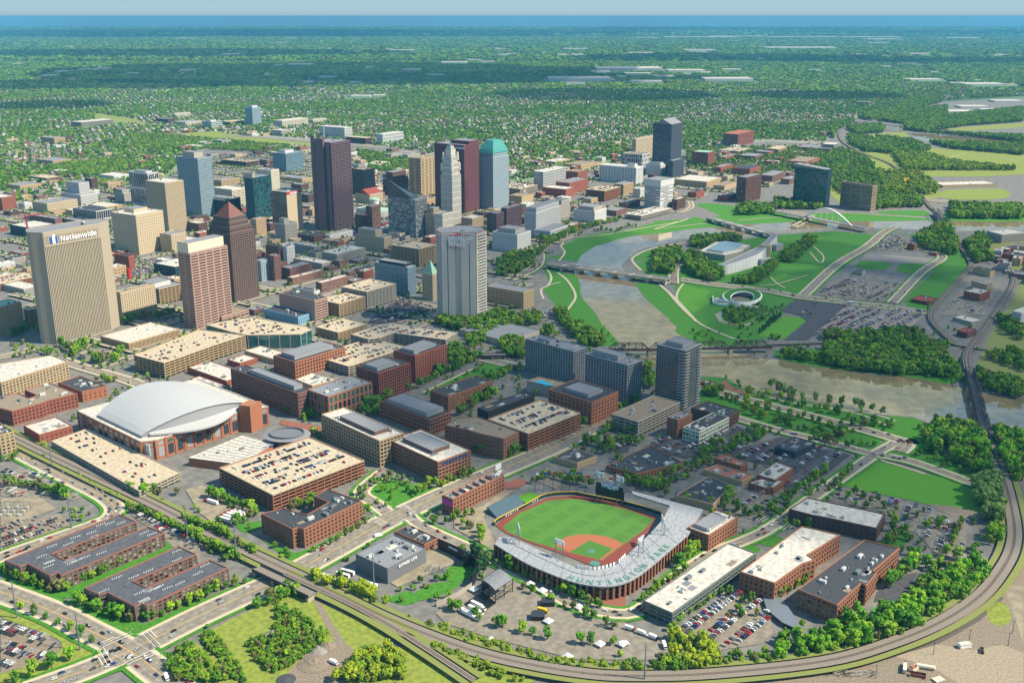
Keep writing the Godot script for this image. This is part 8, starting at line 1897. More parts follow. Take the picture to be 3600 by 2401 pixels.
const TREE_ROWS := [
	["beside the curving road and the apartment block",9,7,0,[-427.9,-782.6,-406.5,-768.2,-390,-761.1,-374,-751.9,-360.6,-754.2]],
	["in front of the nearer apartment block",8,7,0,[-343.8,-732.9,-331.9,-726.4,-317.1,-717.8,-303.3,-711.5,-293.5,-709.4]],
	["along the wide street before the nearer apartment block",8,6,0,[-282.1,-709.4,-270.4,-715.7,-262.1,-726.4,-248.6,-737.3]],
	["along the wide street past the railway bridge",9,6,0,[-255.7,-735.1,-244.7,-746.2,-232.2,-757.7,-219.4,-764.7]],
	["on the verge beside the gravel car lot",13,7,0,[-385.6,-724.2,-371.2,-717.8,-358.8,-711.5,-346.8,-703.3,-333.9,-695.2,-310.9,-677.5]],
	["on the verge corner by the gravel car lot",25,8,0,[-346,-631.1,-336.8,-637.3,-328.2,-647.9,-319.1,-656.9]],
	["between the two apartment courts",8,6,0,[-352.8,-768.2,-341.8,-777.8,-336.4,-790,-328.7,-800.1]],
	["between the car row and the railway",6,7,0,[-361.4,-901.5,-341.9,-889.1,-319.6,-871.2,-298.1,-853.8,-277.7,-839.8]],
	["along the railway beside the parking row",6,7,0,[-292.6,-847.6,-272.1,-831,-250.9,-815,-234.2,-804.6]],
	["between railway and the brick garage drive",6,7,0,[-301.2,-876.4,-283.4,-861.8,-267.6,-853.2,-245.4,-833.7,-222.1,-812.4]],
	["in the green bed left of the brick garage",6,8,0,[-290.2,-926.3,-276.2,-916.6,-262.5,-907.1,-246.9,-894.6,-238.5,-888.5]],
	["beside the lorry yard",6,7,0,[-252.6,-867.6,-245.9,-873.5,-239.2,-885.4]],
	["in the apartment courtyard by the garage",7,7,0,[-205.8,-897.7,-199.2,-907.1,-191,-900.8,-191.9,-913.4]],
	["along the street front of the L-shaped apartments",11,5,0,[-207,-825.6,-195.8,-815]],
	["along the sidewalk before the L-shaped apartments",11,6,0,[-171.9,-817.6,-159.9,-831,-148.1,-847.6,-139.4,-861.8,-135.2,-870.5]],
	["around the plaza lawn",9,6,0,[-146.8,-930.3,-137.9,-950.5,-122.6,-971.4,-108.8,-967.9,-100.7,-960.9]],
	["along the brick walk of the plaza lawn",9,7,0,[-91,-933.7,-81.9,-947.1,-67.6,-950.5,-56.5,-964.4,-40.6,-975]],
	["inside the plaza lawn",12,4,0,[-142.6,-920.5,-128.6,-910.9,-119.4,-904.6]],
	["at the ballpark gate plaza",9,7,0,[-72.1,-871.2,-59.9,-871.2,-49.5,-880.1,-36.1,-889.1]],
	["on the ballpark entry terrace",9,7,0,[-44.8,-868.2,-37.7,-859.6,-28.2,-853.8,-27,-834.3]],
	["along the walk before the ballpark stand",9,7,0,[-33.5,-815.6,-26.9,-807.8,-20.4,-802.6,-14,-795,-1.4,-785.1]],
	["between the black wall and the walk",7,9,1,[-32,-807.8,-26.5,-795,-21.3,-787.6,-27.3,-777.8]],
	["along the ballpark street front",12,7,0,[-1.9,-788.8,4.3,-781.4,10.4,-774.2,17.6,-769.4,23,-764.7,30.1,-757.7,36.4,-750.8,42.3,-748.5,48.5,-742.8,55.4,-738.4,60.9,-732.9,67.5,-727.4]],
	["in the islands of the festival lot",18,7,0,[-48.3,-726.4,-42.3,-722.1,-28.7,-713.6,-24.6,-709.4]],
	["in the middle islands of the festival lot",19,7,0,[-11.9,-702.2,-6.3,-699.2,7.2,-693.2,15,-689.2,27,-684.3]],
	["in the small islands of the festival lot",20,6,0,[10.1,-755.3,15.8,-749.6,31.7,-736.2,41.9,-728.5,47.3,-724.2]],
	["along the near edge of the festival lot",20,6,0,[50.4,-677.5,58.6,-677.5,75.7,-677.5,79.1,-662.4]],
	["at the right side of the festival lot",20,6,0,[57.4,-715.7,62.7,-710.5,72.2,-701.2,78,-697.2]],
	["between the ballpark stand and the service drive",8,8,0,[140,-793,150.8,-805.7,160.2,-816.1,165.9,-834.8]],
	["beside the white-roofed garage wall",7,4,2,[120.8,-695.2,132.1,-713.6,144.2,-724.2,157.1,-738.4,168.3,-750.8]],
	["along the far side of the white-roofed garage",9,6,0,[104.5,-737.3,118.1,-755.3,124.3,-761.1,134.4,-771.8,144.8,-783.9]],
	["in the islands of the employee car park",14,6,0,[173.2,-745.1,183.4,-737.3,188.6,-734,165.8,-710.5,189.8,-715.7]],
	["between the brick offices",7,7,0,[212.2,-739.5,224.5,-750.8,232.3,-757.7,239,-764.7,249.6,-781.4]],
	["beside the mill front",8,8,0,[307.3,-758.8,319.6,-772.9,332.5,-785.1,344.6,-797.6,343.8,-813]],
	["beside the dark brick office",8,7,0,[331.9,-834.3,342.7,-842.6,349.6,-851,354.6,-853.8,343.6,-856.7]],
	["in front of the dark brick office",9,6,0,[248.7,-868.2,258.1,-862.4,268.8,-862.4]],
	["along the road past the grass field",10,6,0,[243.6,-898.4,246.9,-883.1,254.6,-892.2,272.7,-930.3,288.4,-948.8,296.6,-957.4,311.1,-975,319.6,-984]],
	["on the field side of the road",10,6,0,[290,-930.3,299.2,-940.3,307.1,-950.5,311.5,-940.3,319.1,-948.8,327.3,-959.1,338.4,-978.6,344.3,-985.8]],
	["in the islands of the field car park",16,6,0,[322.7,-922.2,334.6,-935.3,341.1,-910.9,351.6,-918.9,349.3,-871.2,360.9,-896.8,362.4,-875.6,374.7,-883.1,386.1,-895.3]],
	["at the far end of the field car park",12,7,0,[377.9,-862.4,386,-862.4,397.3,-874.1,395.3,-845.4,411.1,-871.2,382.6,-823.5,373.5,-810.4,381.6,-805.2]],
	["along the shop street",9,6,0,[115.4,-951.1,132,-954.6,140.5,-941,150.6,-951.1,157.4,-958,164.6,-961.5,172.4,-968.5,180.6,-982.9]],
	["beside the black-roofed store",9,7,0,[148.1,-965,164,-982.9,178.4,-997.6,189.4,-990.2,199,-1009]],
	["behind the ballpark roof",9,6,0,[148.8,-927.7,159.3,-921.2,168.7,-917.9,180.4,-911.5,188.3,-908.3]],
	["at the corner of the salmon roofs",9,8,0,[209.8,-924.4,199.2,-898.9,211.1,-895.8,216.1,-886.7]],
	["along the tree-lined road",9,6,0,[221.7,-886.7,242.5,-898.9,250.3,-908.3,259.7,-917.9,271.5,-931,279.9,-941,287.5,-947.7,296.1,-958,311.3,-975.7]],
	["behind the flagpoles",8,7,0,[20.4,-959.4,37.1,-973.5,47.3,-966.4,57.3,-959.4,68.9,-956,77.3,-949.1]],
	["beside the scoreboard",8,7,0,[110,-1018,115.7,-952.5,126.7,-959.4,131,-945.7]],
	["in the belt right of the scoreboard",8,7,0,[139,-962.9,143.7,-942.3,150.9,-952.5,157.3,-956,164.2,-962.9]],
	["along the riverside road",10,8,0,[235,-1210,250,-1207,261,-1199,271,-1187,282,-1178,291,-1167,301,-1158,311,-1147,322,-1139,330,-1131]],
	["of yellow-green crowns beside the riverside road",12,8,3,[273,-1156,282,-1145,291,-1134,301,-1123]],
	["on the riverside lawn",12,8,0,[290,-1210,301,-1204,314,-1204,325,-1193,334,-1181,346,-1172,358,-1164,369,-1153,380,-1147]],
	["at the river edge",16,9,4,[324,-1235,329,-1226,339,-1204,394,-1178,409,-1172,415,-1167,432,-1147]],
	["on the lawn of the street corner",13,7,0,[389,-1131,401,-1126,412,-1116,424,-1108,361,-1113,352,-1121,339,-1137]],
	["along the store car park",10,7,0,[263,-1088,255,-1078,247,-1068,240,-1059,227,-1056,217,-1054]],
	["in the car park belt",8,7,0,[273,-1095,281,-1085,269,-1068,274,-1100,289,-1095]],
	["between the car parks",8,7,0,[256,-1059,247,-1052,238,-1042,230,-1033,226,-1035]],
	["beside the turquoise office car park",8,7,0,[202,-1035,210,-1033,217,-1038,206,-1026,199,-1013,200,-1000,209,-1013]],
	["along the parallel street",10,7,0,[308,-1121,313,-1100,321,-1098,330,-1095,344,-1090,357,-1095,362,-1075,373,-1095,358,-1080]],
	["upright beside the parallel street",10,8,0,[336,-1068,342,-1068,346,-1061,350,-1056,360,-1045]],
	["at the street front of the brick garage",10,8,0,[26,-1055,35,-1067,41,-1074,47,-1082,52,-1087]],
	["at the street front of the brick garage further on",9,8,0,[59,-1094,64,-1097,70,-1104,74,-1107,79,-1109]],
	["along the orange brick office",9,7,0,[109,-1144,115,-1149,121,-1155,139,-1180,145,-1186,152,-1188]],
	["before the terrace garage",8,8,0,[96,-1077,102,-1087,109,-1097,116,-1097,122,-1097,128,-1092,134,-1084]],
	["in the corner car park",8,8,0,[80,-1058,87,-1058,94,-1048,134,-1060,138,-1055,104,-1060,106,-1037,99,-1032]],
	["by the condominium tower",9,9,0,[171,-1302,175,-1278,180,-1272,165,-1240,176,-1237,179,-1319]],
	["right of the condominium tower",9,9,0,[237,-1215,243,-1221,248,-1209,256,-1215]],
	["along the upper side of the long lawn",9,10,0,[-115,-1240,-110,-1252,-104,-1262,-99,-1269,-94,-1282,-83,-1295,-76,-1302,-68,-1316,-62,-1330,-56,-1337,-51,-1348,-43,-1355]],
	["along the lower side of the long lawn",9,9,0,[-28,-1265,-22,-1265,-16,-1275,-9,-1282,-4,-1292,3,-1299,10,-1305]],
	["before the brick and dark glass office",7,9,0,[-155,-1191,-150,-1203,-145,-1215,-140,-1224,-136,-1234,-129,-1227]],
	["opposite the round corner office",7,10,0,[-177,-1152,-173,-1163,-168,-1171,-161,-1168,-157,-1144,-176,-1141]],
	["between apartments and garage",7,10,0,[-61,-1144,-55,-1155,-50,-1163,-45,-1171,-40,-1186,-33,-1191,-27,-1200,-21,-1203]],
	["before the green window office",10,9,0,[-39,-1037,-31,-1032,8,-1039,-4,-1023]],
	["on the brick street by the arena drum",8,7,0,[-264,-1149,-256,-1146,-241,-1141,-230,-1135]],
	["beside the arena drum",7,6,0,[-228,-1084,-223,-1092,-216,-1082,-211,-1072,-209,-1062]],
	["along the parking lot at the arena road",8,8,0,[-501.4,-955.4,-463.6,-943.7,-453.7,-934.1,-447.2,-930.3,-443.8,-934.1,-428.6,-921]],
	["by the hotel drive",8,7,0,[-533,-1014,-527,-1016,-521,-1018]],
	["along the railway by the low deck",11,3,2,[-532,-1054,-503,-1029,-473,-1007,-448,-985.8,-427.1,-965.3,-397.3,-939.8,-380.9,-926.6]],
	["at the end of the low deck",7,8,0,[-377.2,-941.7,-366.5,-932.2,-356.2,-928.4,-355,-939.8,-342.6,-932.2]],
	["in front of the beige tower",9,11,0,[-637,-1413,-625,-1401,-611,-1386,-598,-1367,-604,-1405,-595,-1401]],
	["left of the beige tower plaza",8,8,0,[-657,-1386,-644,-1378,-632,-1371,-621,-1367]],
	["around the beige pavilion",8,9,0,[-570,-1356,-565,-1359,-554,-1334,-541,-1367,-536,-1371,-533,-1338]],
	["under the left edge hotel",7,8,0,[-728,-1454,-723,-1462,-721,-1479,-715,-1488,-708,-1492,-692,-1479]],
	["behind the low ribbed office",8,9,0,[-583,-1524,-576,-1547,-564,-1552,-556,-1556,-542,-1547,-528,-1580,-519,-1585]],
	["behind the arena",8,8,0,[-517,-1258,-510,-1261,-506,-1264]],
	["along the civic drive",8,9,0,[120,-2211,140,-2239,159,-2257,180,-2286,201,-2316,222,-2336,243,-2356]],
	["along the lower civic drive",8,9,0,[51,-1995,59,-2034,67,-2073,78,-2106,89,-2131]],
	["on the riverfront steps",12,7,0,[176,-2229,193,-2239,222,-2220,241,-2267,257,-2277,273,-2286]],
	["along the mill front lawn",6,9,0,[307.4,-757.7,315.5,-767,325,-776.6,335.6,-788.8,345.2,-801.4]],
	["in the small lot behind the mill",8,7,0,[349,-791.3,353.3,-786.3,361.8,-788.8,364.8,-783.9,373.5,-783.9,323,-750.8,348.7,-774.2]],
]
const TREE_AREAS := [
	["around the white tower plaza",0.012,11,0,[-120,-1530,-111,-1539,-85,-1535,-66,-1521,-41,-1544,-20,-1587,-4,-1558,6,-1516,-24,-1468,-39,-1460,-89,-1490]],
	["right of the white tower plaza",0.010,10,0,[-4,-1572,44,-1563,43,-1507,7,-1512]],
	["beside the civic drive",0.012,11,0,[-27,-1930,5,-2003,41,-1988,40,-1916,13,-1848,-25,-1823]],
	["at the white tower parkway",0.012,11,0,[-69,-1453,-40,-1445,-41,-1409,-60,-1409]],
	["by the black railway bridge",0.012,11,0,[-89,-1370,-77,-1417,-65,-1374,-60,-1352,-84,-1330]],
	["below the grey apartment slab",0.014,11,0,[-20,-1413,16,-1445,18,-1352,-8,-1359]],
	["on the river bank by the truss bridge",0.016,10,0,[63,-1593,84,-1583,88,-1522,105,-1495,131,-1436,134,-1415,99,-1404,89,-1448,72,-1531]],
	["behind the apartment slab",0.012,10,0,[42,-1504,63,-1473,65,-1456,41,-1465]],
	["at the science museum drive",0.012,11,0,[274,-2007,326,-2045,331,-2007,287,-1845,252,-1840]],
	["beside the white museum",0.013,12,0,[323,-1955,348,-2007,360,-1969,360,-1898,378,-1845,319,-1840]],
	["behind the white museum",0.012,11,0,[369,-2135,403,-2161,479,-2161,474,-2127,421,-2127,399,-2045,377,-2053,360,-2069]],
	["in front of the white museum",0.014,12,0,[324,-1917,343,-1903,381,-1863,370,-1799,347,-1787,319,-1830]],
	["in the double row before the museum lawn",0.020,9,0,[380,-1775,409,-1799,493,-1938,494,-1903,426,-1769]],
	["along the park avenue",0.020,9,0,[512,-1977,623,-2170,627,-2127,527,-1926,512,-1955]],
	["in the memorial grove",0.020,6,0,[331,-1594,359,-1624,376,-1604,363,-1546,339,-1527,325,-1560]],
	["around the memorial pond",0.008,5,4,[378,-1614,435,-1624,407,-1574,371,-1527,354,-1500]],
	["of dark evergreens beside the mown lawn",0.030,5,1,[358,-1474,413,-1579,420,-1570,362,-1470]],
	["on the river bank below the railway",0.014,11,0,[437,-1402,484,-1418,528,-1426,583,-1426,604,-1394,586,-1349,584,-1296,559,-1266,535,-1290,503,-1286,454,-1303,416,-1328]],
	["between the railway and the car lots",0.013,10,0,[540,-1467,571,-1485,598,-1467,588,-1430,529,-1406]],
	["behind the big car lots",0.014,9,0,[456,-1467,471,-1467,538,-1467,528,-1446,483,-1434,448,-1438]],
	["beside the river truss",0.014,11,0,[358,-1372,400,-1357,444,-1349,519,-1349,498,-1290,455,-1310,396,-1342]],
	["right of the near truss",0.013,11,0,[602,-1293,612,-1260,644,-1247,620,-1195,586,-1225,588,-1254]],
	["along the right side line",0.013,10,0,[644,-1375,659,-1368,705,-1379,670,-1303,648,-1342]],
	["beside the side line curve",0.013,10,0,[756,-1577,754,-1485,727,-1426,722,-1467,739,-1539]],
	["between the near truss and the street",0.016,11,0,[445,-1065,485,-1118,509,-1118,517,-1074,504,-1025,473.8,-958.7,465,-972.8,460,-1013,444,-1037]],
	["right of the near railway",0.015,11,0,[540,-1095,561,-1070,497.1,-931.6,497.5,-962.2,515,-1025]],
	["of tall willows beside the railway",0.015,13,4,[456.2,-948.4,482.6,-951.8,446.1,-869.3,432.3,-875.2]],
	["along the right railway fence",0.012,9,0,[433.9,-869.3,455.4,-887.2,433,-831,416,-831]],
	["in the car park behind the mill",0.012,9,0,[330.5,-749.6,358.8,-772.9,386.5,-797.6,361.5,-737,321.1,-737]],
	["at the bottom right railway curve",0.016,10,0,[233.8,-685.3,266.1,-717.8,287.7,-713.6,312.2,-730.7,326.8,-741.7,351.7,-760,391.1,-796.3,409.9,-796.3,393.1,-771.8,352.8,-732.9,303.2,-693.2,263.9,-675.6,227.3,-662.4]],
	["beside the carport",0.016,8,0,[200.2,-685.3,223.5,-685.3,237.2,-697.2,227.3,-662.4,188.6,-655.1]],
	["of bright yellow-green crowns below the employee car park",0.020,8,3,[118.8,-689.2,131.9,-687.2,146.4,-681.4,153,-658.7,148.8,-647.9,120.5,-642.6,113.3,-666.1]],
	["along the fence below the employee car park",0.020,6,0,[81.7,-653.3,114.4,-658.7,153.4,-660.6,191.3,-666.1,188.2,-653.3,122.6,-642.6,80.6,-642.6]],
	["along the festival lot hedge",0.050,4,3,[-65.3,-705.3,-36.4,-693.2,-21.6,-683.3,-1.7,-673.7,29.4,-656.9,81.7,-653.3,80.9,-645.2,34.3,-647.9,-1.7,-664.3,-30.2,-677.5,-64.7,-697.2]],
	["between the two tracks",0.040,4,3,[-61,-677.5,-40.7,-668,-16.5,-651.5,4.6,-633.9,17,-631.1,-1.6,-631.1,-40.1,-655.1,-59.5,-671.8]],
	["at the festival lot corner",0.020,8,3,[-169.9,-779,-155.5,-767,-114.7,-753,-102.2,-741.7,-100.4,-726.4,-119.1,-741.7,-158.3,-762.3]],
	["of scrub on the vacant lot",0.050,4,0,[-185.7,-726.4,-172.9,-726.4,-136.2,-687.2,-146,-668,-167.6,-637.3,-184.2,-655.1,-197.8,-675.6,-191.3,-685.3,-178.4,-687.2]],
	["of scrub along the vacant lot road",0.060,3.5,0,[-236.1,-689.2,-231.1,-701.2,-206.3,-666.1,-182.8,-631.1,-193.2,-631.1,-219.3,-666.1]],
	["at the railway bridge by the vacant lot",0.025,7,0,[-204.3,-726.4,-194.9,-741.7,-182,-760,-168.2,-750.8,-175.5,-739.5,-192,-728.5]],
	["at the bottom edge beside the crossing",0.030,6,0,[-248.3,-655.1,-241.6,-675.6,-227.9,-666.1,-201.9,-640.8,-198.2,-630.4,-238.5,-630.4]],
	["at the bottom edge beside the yellow pipes",0.030,7,3,[-112.7,-655.1,-94.3,-673.7,-75,-651.5,-71,-630.4,-124.8,-630.4]],
	["in the left edge park behind downtown",0.012,11,0,[-1410,-3205,-1368,-3319,-1310,-3379,-1229,-3379,-1155,-3280,-1174,-3150,-1192,-3030,-1247,-3047,-1297,-3030]],
	["of yellow trees by the pavilion",0.012,8,3,[-1170,-2965,-1102,-2949,-1067,-2843,-1126,-2872]],
	["beside the courthouse hall",0.012,10,0,[53,-2140,76,-2193,109,-2248,123,-2277,110,-2158,73,-2107]],
	["in the riverside park below the red tower",0.012,12,0,[536,-2502,591,-2549,635,-2525,616,-2446,528,-2424]],
	["by the teal tower",0.012,12,0,[658,-2622,690,-2598,764,-2598,747,-2502,666,-2502,634,-2514]],
	["across the river by the expressway",0.013,13,0,[1066,-2542,1127,-2530,1235,-2519,1168,-2375,1004,-2386]],
	["by the far railway truss",0.012,12,0,[930,-2666,1017,-2679,1032,-2628,994,-2530,922,-2530,874,-2496]],
	["below the far railway truss",0.012,12,0,[856,-2183,976,-2334,924,-2148,865,-2002,838,-2002,817,-2065]],
	["right of the main line",0.012,12,0,[917,-2097,989,-2183,965,-2081,927,-2018,905,-1929,867,-1929]],
	["of green belts beyond the river park",0.011,13,0,[1662,-4545,1896,-4842,2557,-5365,2243,-4689,1903,-4499,1645,-4240,1601,-4323]],
	["between far river and park",0.011,13,0,[1630,-4200,1944,-4046,1878,-3903,1774,-4084]],
	["south of the far river",0.011,12,0,[1517,-3868,1831,-3801,1703,-3526,1539,-3705]],
	["of the railway wood",0.010,12,0,[1293,-4122,1353,-4009,1344,-3801,1298,-3613,1206,-3613,1222,-3834]],
	["of the yellow-green lower wood",0.010,12,3,[1278,-3554,1384,-3497,1391,-3337,1452,-3237,1538,-3171,1178,-3171]],
	["of the embankment wood",0.010,12,0,[1304,-4409,1541,-4842,1488,-4640,1319,-4323,1210,-4009]],
	["beyond the far bridge",0.010,12,0,[1381,-4409,1574,-4545,1476,-4240,1339,-4161]],
	["along the far line",0.010,12,0,[1566,-4842,2280,-6093,2500,-6262,2311,-5780,1872,-5120,1591,-4739]],
	["south of the far line",0.010,12,0,[1616,-4739,1994,-5240,2229,-5497,2034,-5005,1679,-4592]],
	["of the expressway verge",0.008,8,0,[-1527,-4209,-1293,-4107,-932,-3871,-721,-3742,-768,-3582,-1090,-3700,-1322,-3742]],
	["behind the dark tower",0.006,9,0,[-539,-3660,-295,-3434,-247,-3055,-427,-3172]],
	["of the park meadow",0.005,12,0,[1398,-4084,1483,-3938,1451,-3674,1320,-3470,1243,-3613]],
	["of the railway meadow",0.004,11,3,[1091,-3136,1207,-3136,1146,-2817,1092,-2706,957,-2719]],
	["of the tower back lots",0.006,10,0,[996,-3434,1162,-3742,1153,-3434,1012,-2703,932,-2659,851,-2703,876,-2946]],
	["of the brewery streets",0.003,8,0,[611,-3759,1163,-3759,992,-3276,749,-3026,534,-3201]],
]
const LOTS := [
	["the festival lot",0.05,48,[58.7,-726.4,87.5,-709.4,85,-685.3,58.7,-693.2]],
	["the employee car park",0.75,48,[122.7,-693.2,168.2,-744,182.7,-750.8,202.4,-732.9,197.7,-693.2,183,-677.5,153,-669.9,147.4,-687.2]],
	["the field car park",0.60,62,[301,-923.8,333.9,-947.1,361,-923.8,408.7,-889.1,420.6,-880.1,386.5,-797.6,367.4,-807.8,363.9,-853.8,342.2,-868.2,350,-895.3]],
	["the store car park",0.50,48,[229,-1042,265,-1059,286,-1071,280,-1035,299,-1024,329,-1049,359,-1029,320.4,-981.2,282.4,-947.5,257.3,-947.5,291,-1000,254,-1007,237,-1022]],
	["the turquoise office lot",0.50,48,[200,-1054,241,-1095,257,-1108,268,-1095,256,-1075,229,-1047,207,-1033]],
	["the terrace garage lot",0.60,48,[143,-1051,165,-1072,188,-1067,204,-1055,236,-1082,232,-1060,184,-1019,156,-1037]],
	["the corner lot",0.60,48,[92,-1060,109,-1077,131,-1062,124,-1037,113,-1034]],
	["the salmon roof lot",0.50,48,[197.6,-905.2,223.9,-951.1,248.5,-931,253.3,-921.2,236.8,-892.8,223.8,-877.7,213.4,-886.7]],
	["the black downtown lot",0.60,56,[-220,-1530,-209,-1592,-184,-1653,-171,-1664,-120,-1612,-139,-1572,-169,-1530,-196,-1525]],
	["the new black lot",0.50,52,[446,-1574,493,-1645,505,-1640,465,-1565]],
	["the big riverside lot",0.78,48,[448,-1480,537,-1631,643,-1580,620,-1540,567,-1466,515,-1445,450,-1445]],
	["the avenue lot",0.50,48,[510,-1699,567,-1799,589,-1811,607,-1793,621,-1787,582,-1666,551,-1677]],
	["the avenue lot",0.35,48,[517,-1681,596,-1822,607,-1810,633,-1779,680,-1761,615,-1649,580,-1659]],
	["the river corner lot",0.65,30,[716,-2057,789,-2187,809,-2183,813,-2114,780,-2033,746,-2041]],
	["the workshop yard",0.20,30,[689,-1606,715,-1653,793,-1685,735,-1572,709,-1572]],
	["the expressway lot",0.90,57,[-417,-3834,-382,-3920,-284,-3903,-268,-3674,-326,-3643]],
	["the left downtown lot",0.80,57,[-986,-1993,-925,-2001,-878,-1900,-957,-1964]],
	["the red cylinder lot",0.60,57,[-727,-1873,-722,-1956,-671,-1949,-641,-1827,-671,-1808]],
	["the gravel lot at the left edge",0.70,-25,[-393.8,-709.4,-367.9,-697.2,-346,-685.3,-333.5,-673.7,-331,-662.4,-344.3,-653.3,-357.3,-644.3,-361.9,-640.8]],
	["the gravel yard",0.50,50,[-465,-862.4,-447.2,-877.1,-423.3,-892.2,-400.3,-862.4,-418.5,-848.2,-444.4,-818.2]],
	["the arena road lot",0.60,-38,[-522.3,-985.8,-505.9,-993.2,-467.8,-975,-414.7,-927.1,-423.6,-920.5,-459.2,-927.1,-479.2,-923.8,-496.5,-930.3]],
	["the row along the railway trees",0.80,-38,[-353.3,-886.1,-344.7,-889.1,-276.2,-834.3,-267.2,-802.6,-298.4,-828.9,-331.3,-865.3,-344.7,-877.1]],
	["the scoreboard lot",0.50,48,[78.2,-962.9,92.2,-988,133.5,-966.4,117.1,-939,97.7,-949.1]],
	["the ballpark drive",0.70,48,[121.6,-776.8,143.8,-809.3,145.6,-801.6,128.7,-774.4]],
	["the courthouse lot",0.60,30,[41,-1583,63,-1593,60,-1522,45,-1536]],
	["the expressway edge lot",0.80,57,[-971,-3497,-872,-3613,-832,-3442,-925,-3389]],
]
const FILL_ZONES := [
	[-992,-1997,-884,-2190,-723,-1984,-639,-1924,-576,-1751,-700,-1771,-838,-1771,-878,-1751],
	[-1300,-2659,-1171,-2946,-1022,-3055,-924,-2946,-841,-2575,-975,-2659,-975,-2284,-1082,-2190],
	[-1182,-3742,-987,-4107,-563,-3827,-285,-3544,-255,-2946,-412,-2659,-511,-3055,-803,-3172,-959,-3365],
	[-1426,-4316,-1137,-4548,-786,-4209,-987,-4107,-1102,-3742],
	[-185,-2844,0,-3172,80,-2946,171,-3172,461,-3434,398,-2946,206,-3055,0,-2421,-72,-2659],
	[350,-2946,801,-3742,1126,-3827,1061,-3434,796,-2946,499,-2703,392,-2575],
	[-598,-2131,-328,-2131,-260,-1878,-258,-1675,-412,-1855,-463,-1812],
	[-330,-2421,-154,-2350,-132,-1997,-248,-1997],
	[926,-1997,1065,-2103,898,-1751,886,-1812],
	[-872,-2421,-392,-2575,-289,-2103,-453,-1812,-582,-1771],
	[-517,-3434,-191,-2946,-154,-2350,-330,-2421],
	[-191,-2946,144,-2659,198,-2421,58,-2103,-150,-2284],
	[-1973,-4107,-1751,-4209,-1403,-3742,-1144,-3434,-1171,-2946,-1342,-2748],
	[37,-3434,471,-3916,535,-3434,256,-3172,82,-3055],
]
const SUBURB_EDGE := [-1274,-2515,-1141,-2869,-996,-2972,-1090,-3700,-1005,-4188,-594,-3916,-148,-3434,-32,-2946,159,-3112,323,-3434,480,-3582,651,-3742,837,-3916,964,-4009,1152,-3916,1481,-4804,1976,-5329,2329,-5875,3095,-6305]
const STAND_OUTER := [-14.8,-806.9,-2.4,-791,13.1,-772.7,34.4,-754.3,50.5,-743.2,66.6,-737.5,80.8,-738.4,94.5,-745.8,108.1,-760.7,124.2,-782.7,147,-815,153.4,-823.4]
const STAND_INNER := [-10.8,-818.7,0,-817.1,14.5,-803.3,27.5,-791,43.4,-774.1,54.5,-764.8,67,-761.6,76.6,-764.8,86.5,-771.8,95.5,-786.1,117.9,-821.3,134.7,-850.8]
const STAND_END := [153.4,-823.4,174.8,-872.4,113.6,-911.5,114.2,-904.7,145.5,-880,134.7,-850.8]
const FIELD_TRACK := [-15.1,-867.1,-8.5,-881.9,13.8,-904.9,34.1,-925.1,61.6,-930.7,86.8,-922.5,113.2,-903.3,133.8,-883.4,122.8,-855.5,113.5,-833.2,98.6,-809.3,81.4,-795.3,63.9,-796.5,49.5,-809.3,14.2,-836,-5.6,-852.7]
const FIELD_GRASS := [-8.1,-864.2,6,-891,35.3,-919.2,59.7,-923.1,86,-912.8,111.2,-897.7,131.2,-879.5,119,-857.8,98.7,-831.9,77,-802.9,47.4,-818.5,14.2,-838.7,-3.6,-855]
const FIELD_DIRT := [38.8,-829.2,41.8,-837.3,48.7,-845.6,60.9,-849.9,72.8,-849.6,84.5,-845.6,93.1,-838.7,97.9,-831.9,88.7,-819.8,76.4,-802.9,49.2,-816.6]
const FIELD_INNER := [49.6,-817.2,68.8,-838.7,88,-823.3,74.9,-804.2]
const MOUND := [68.9,-819,70.3,-797.8]
const FENCE := [-15.8,-867.6,-13.2,-876.5,13.1,-906.5,33.5,-929,60.3,-933,71.5,-928.3,114.5,-908.1,139.4,-889.4]
const BLEACHER := [-23.2,-894,-17.8,-906.5,3.3,-922.5,13.1,-908.1,-13.3,-880.4]
const BERM := [4.7,-924.1,17.1,-936.3,27.7,-927.4,13.2,-911.2]
const SCOREBOARD := [80.7,-922.5,106.4,-908.1]
const FLAGS := [22.6,-939.6,31.2,-940.6,40,-941.6,48.7,-942.3,56.6,-942.3,64.1,-941.3,71.4,-933]
const ROOF_LIGHTS := [5.5,-809.7,39.3,-783.9,107.8,-788.9,131.5,-825.9]
const BLACK_WALL := [-64.2,-823.5,-41.3,-802.6,-40.5,-792.5,-35.3,-795,-29.3,-785.1,-30,-768.2,-32.7,-758.8]
const BLACK_WALL_TAIL := [-32.7,-758.8,-42.9,-745.1,-53,-735,-59.7,-729.6]
const STAGE := [-13,-734,0.5,-751.9,-24,-750.8]
const TENTS := [-30.9,-753,14.7,-761.1,24.4,-750.8,52.3,-726.4,-15.5,-680.4,40.2,-659.6,64.9,-675.6,81.3,-675.6,27.8,-706.3]
const TRAILERS := [-28.4,-721,-26.3,-727.4,-35.2,-717.8,-32.8,-714.6]
const YELLOW_TRUCK := [24.2,-721]
const BLACK_TENTS := [20,-712.6,28.6,-732.9]
const BUSES := [-151.4,-771.8,-140.3,-775.4,-137,-780.2,-115.6,-760]
const FOOD_TRUCKS := [89.5,-696.2,97.8,-690.2,105.9,-684.3,112.4,-673.7,82.9,-675.6]
const LORRIES := [-287.4,-913.4,-265.7,-876.4,-263.5,-880.9,-261.2,-885.4,-258.5,-888.5,-255.8,-891.5]
const WHITE_TRUCKS := [-187,-761.9,-119.3,-845.3,-128,-652.7,-242.4,-634.7,387,-1111]
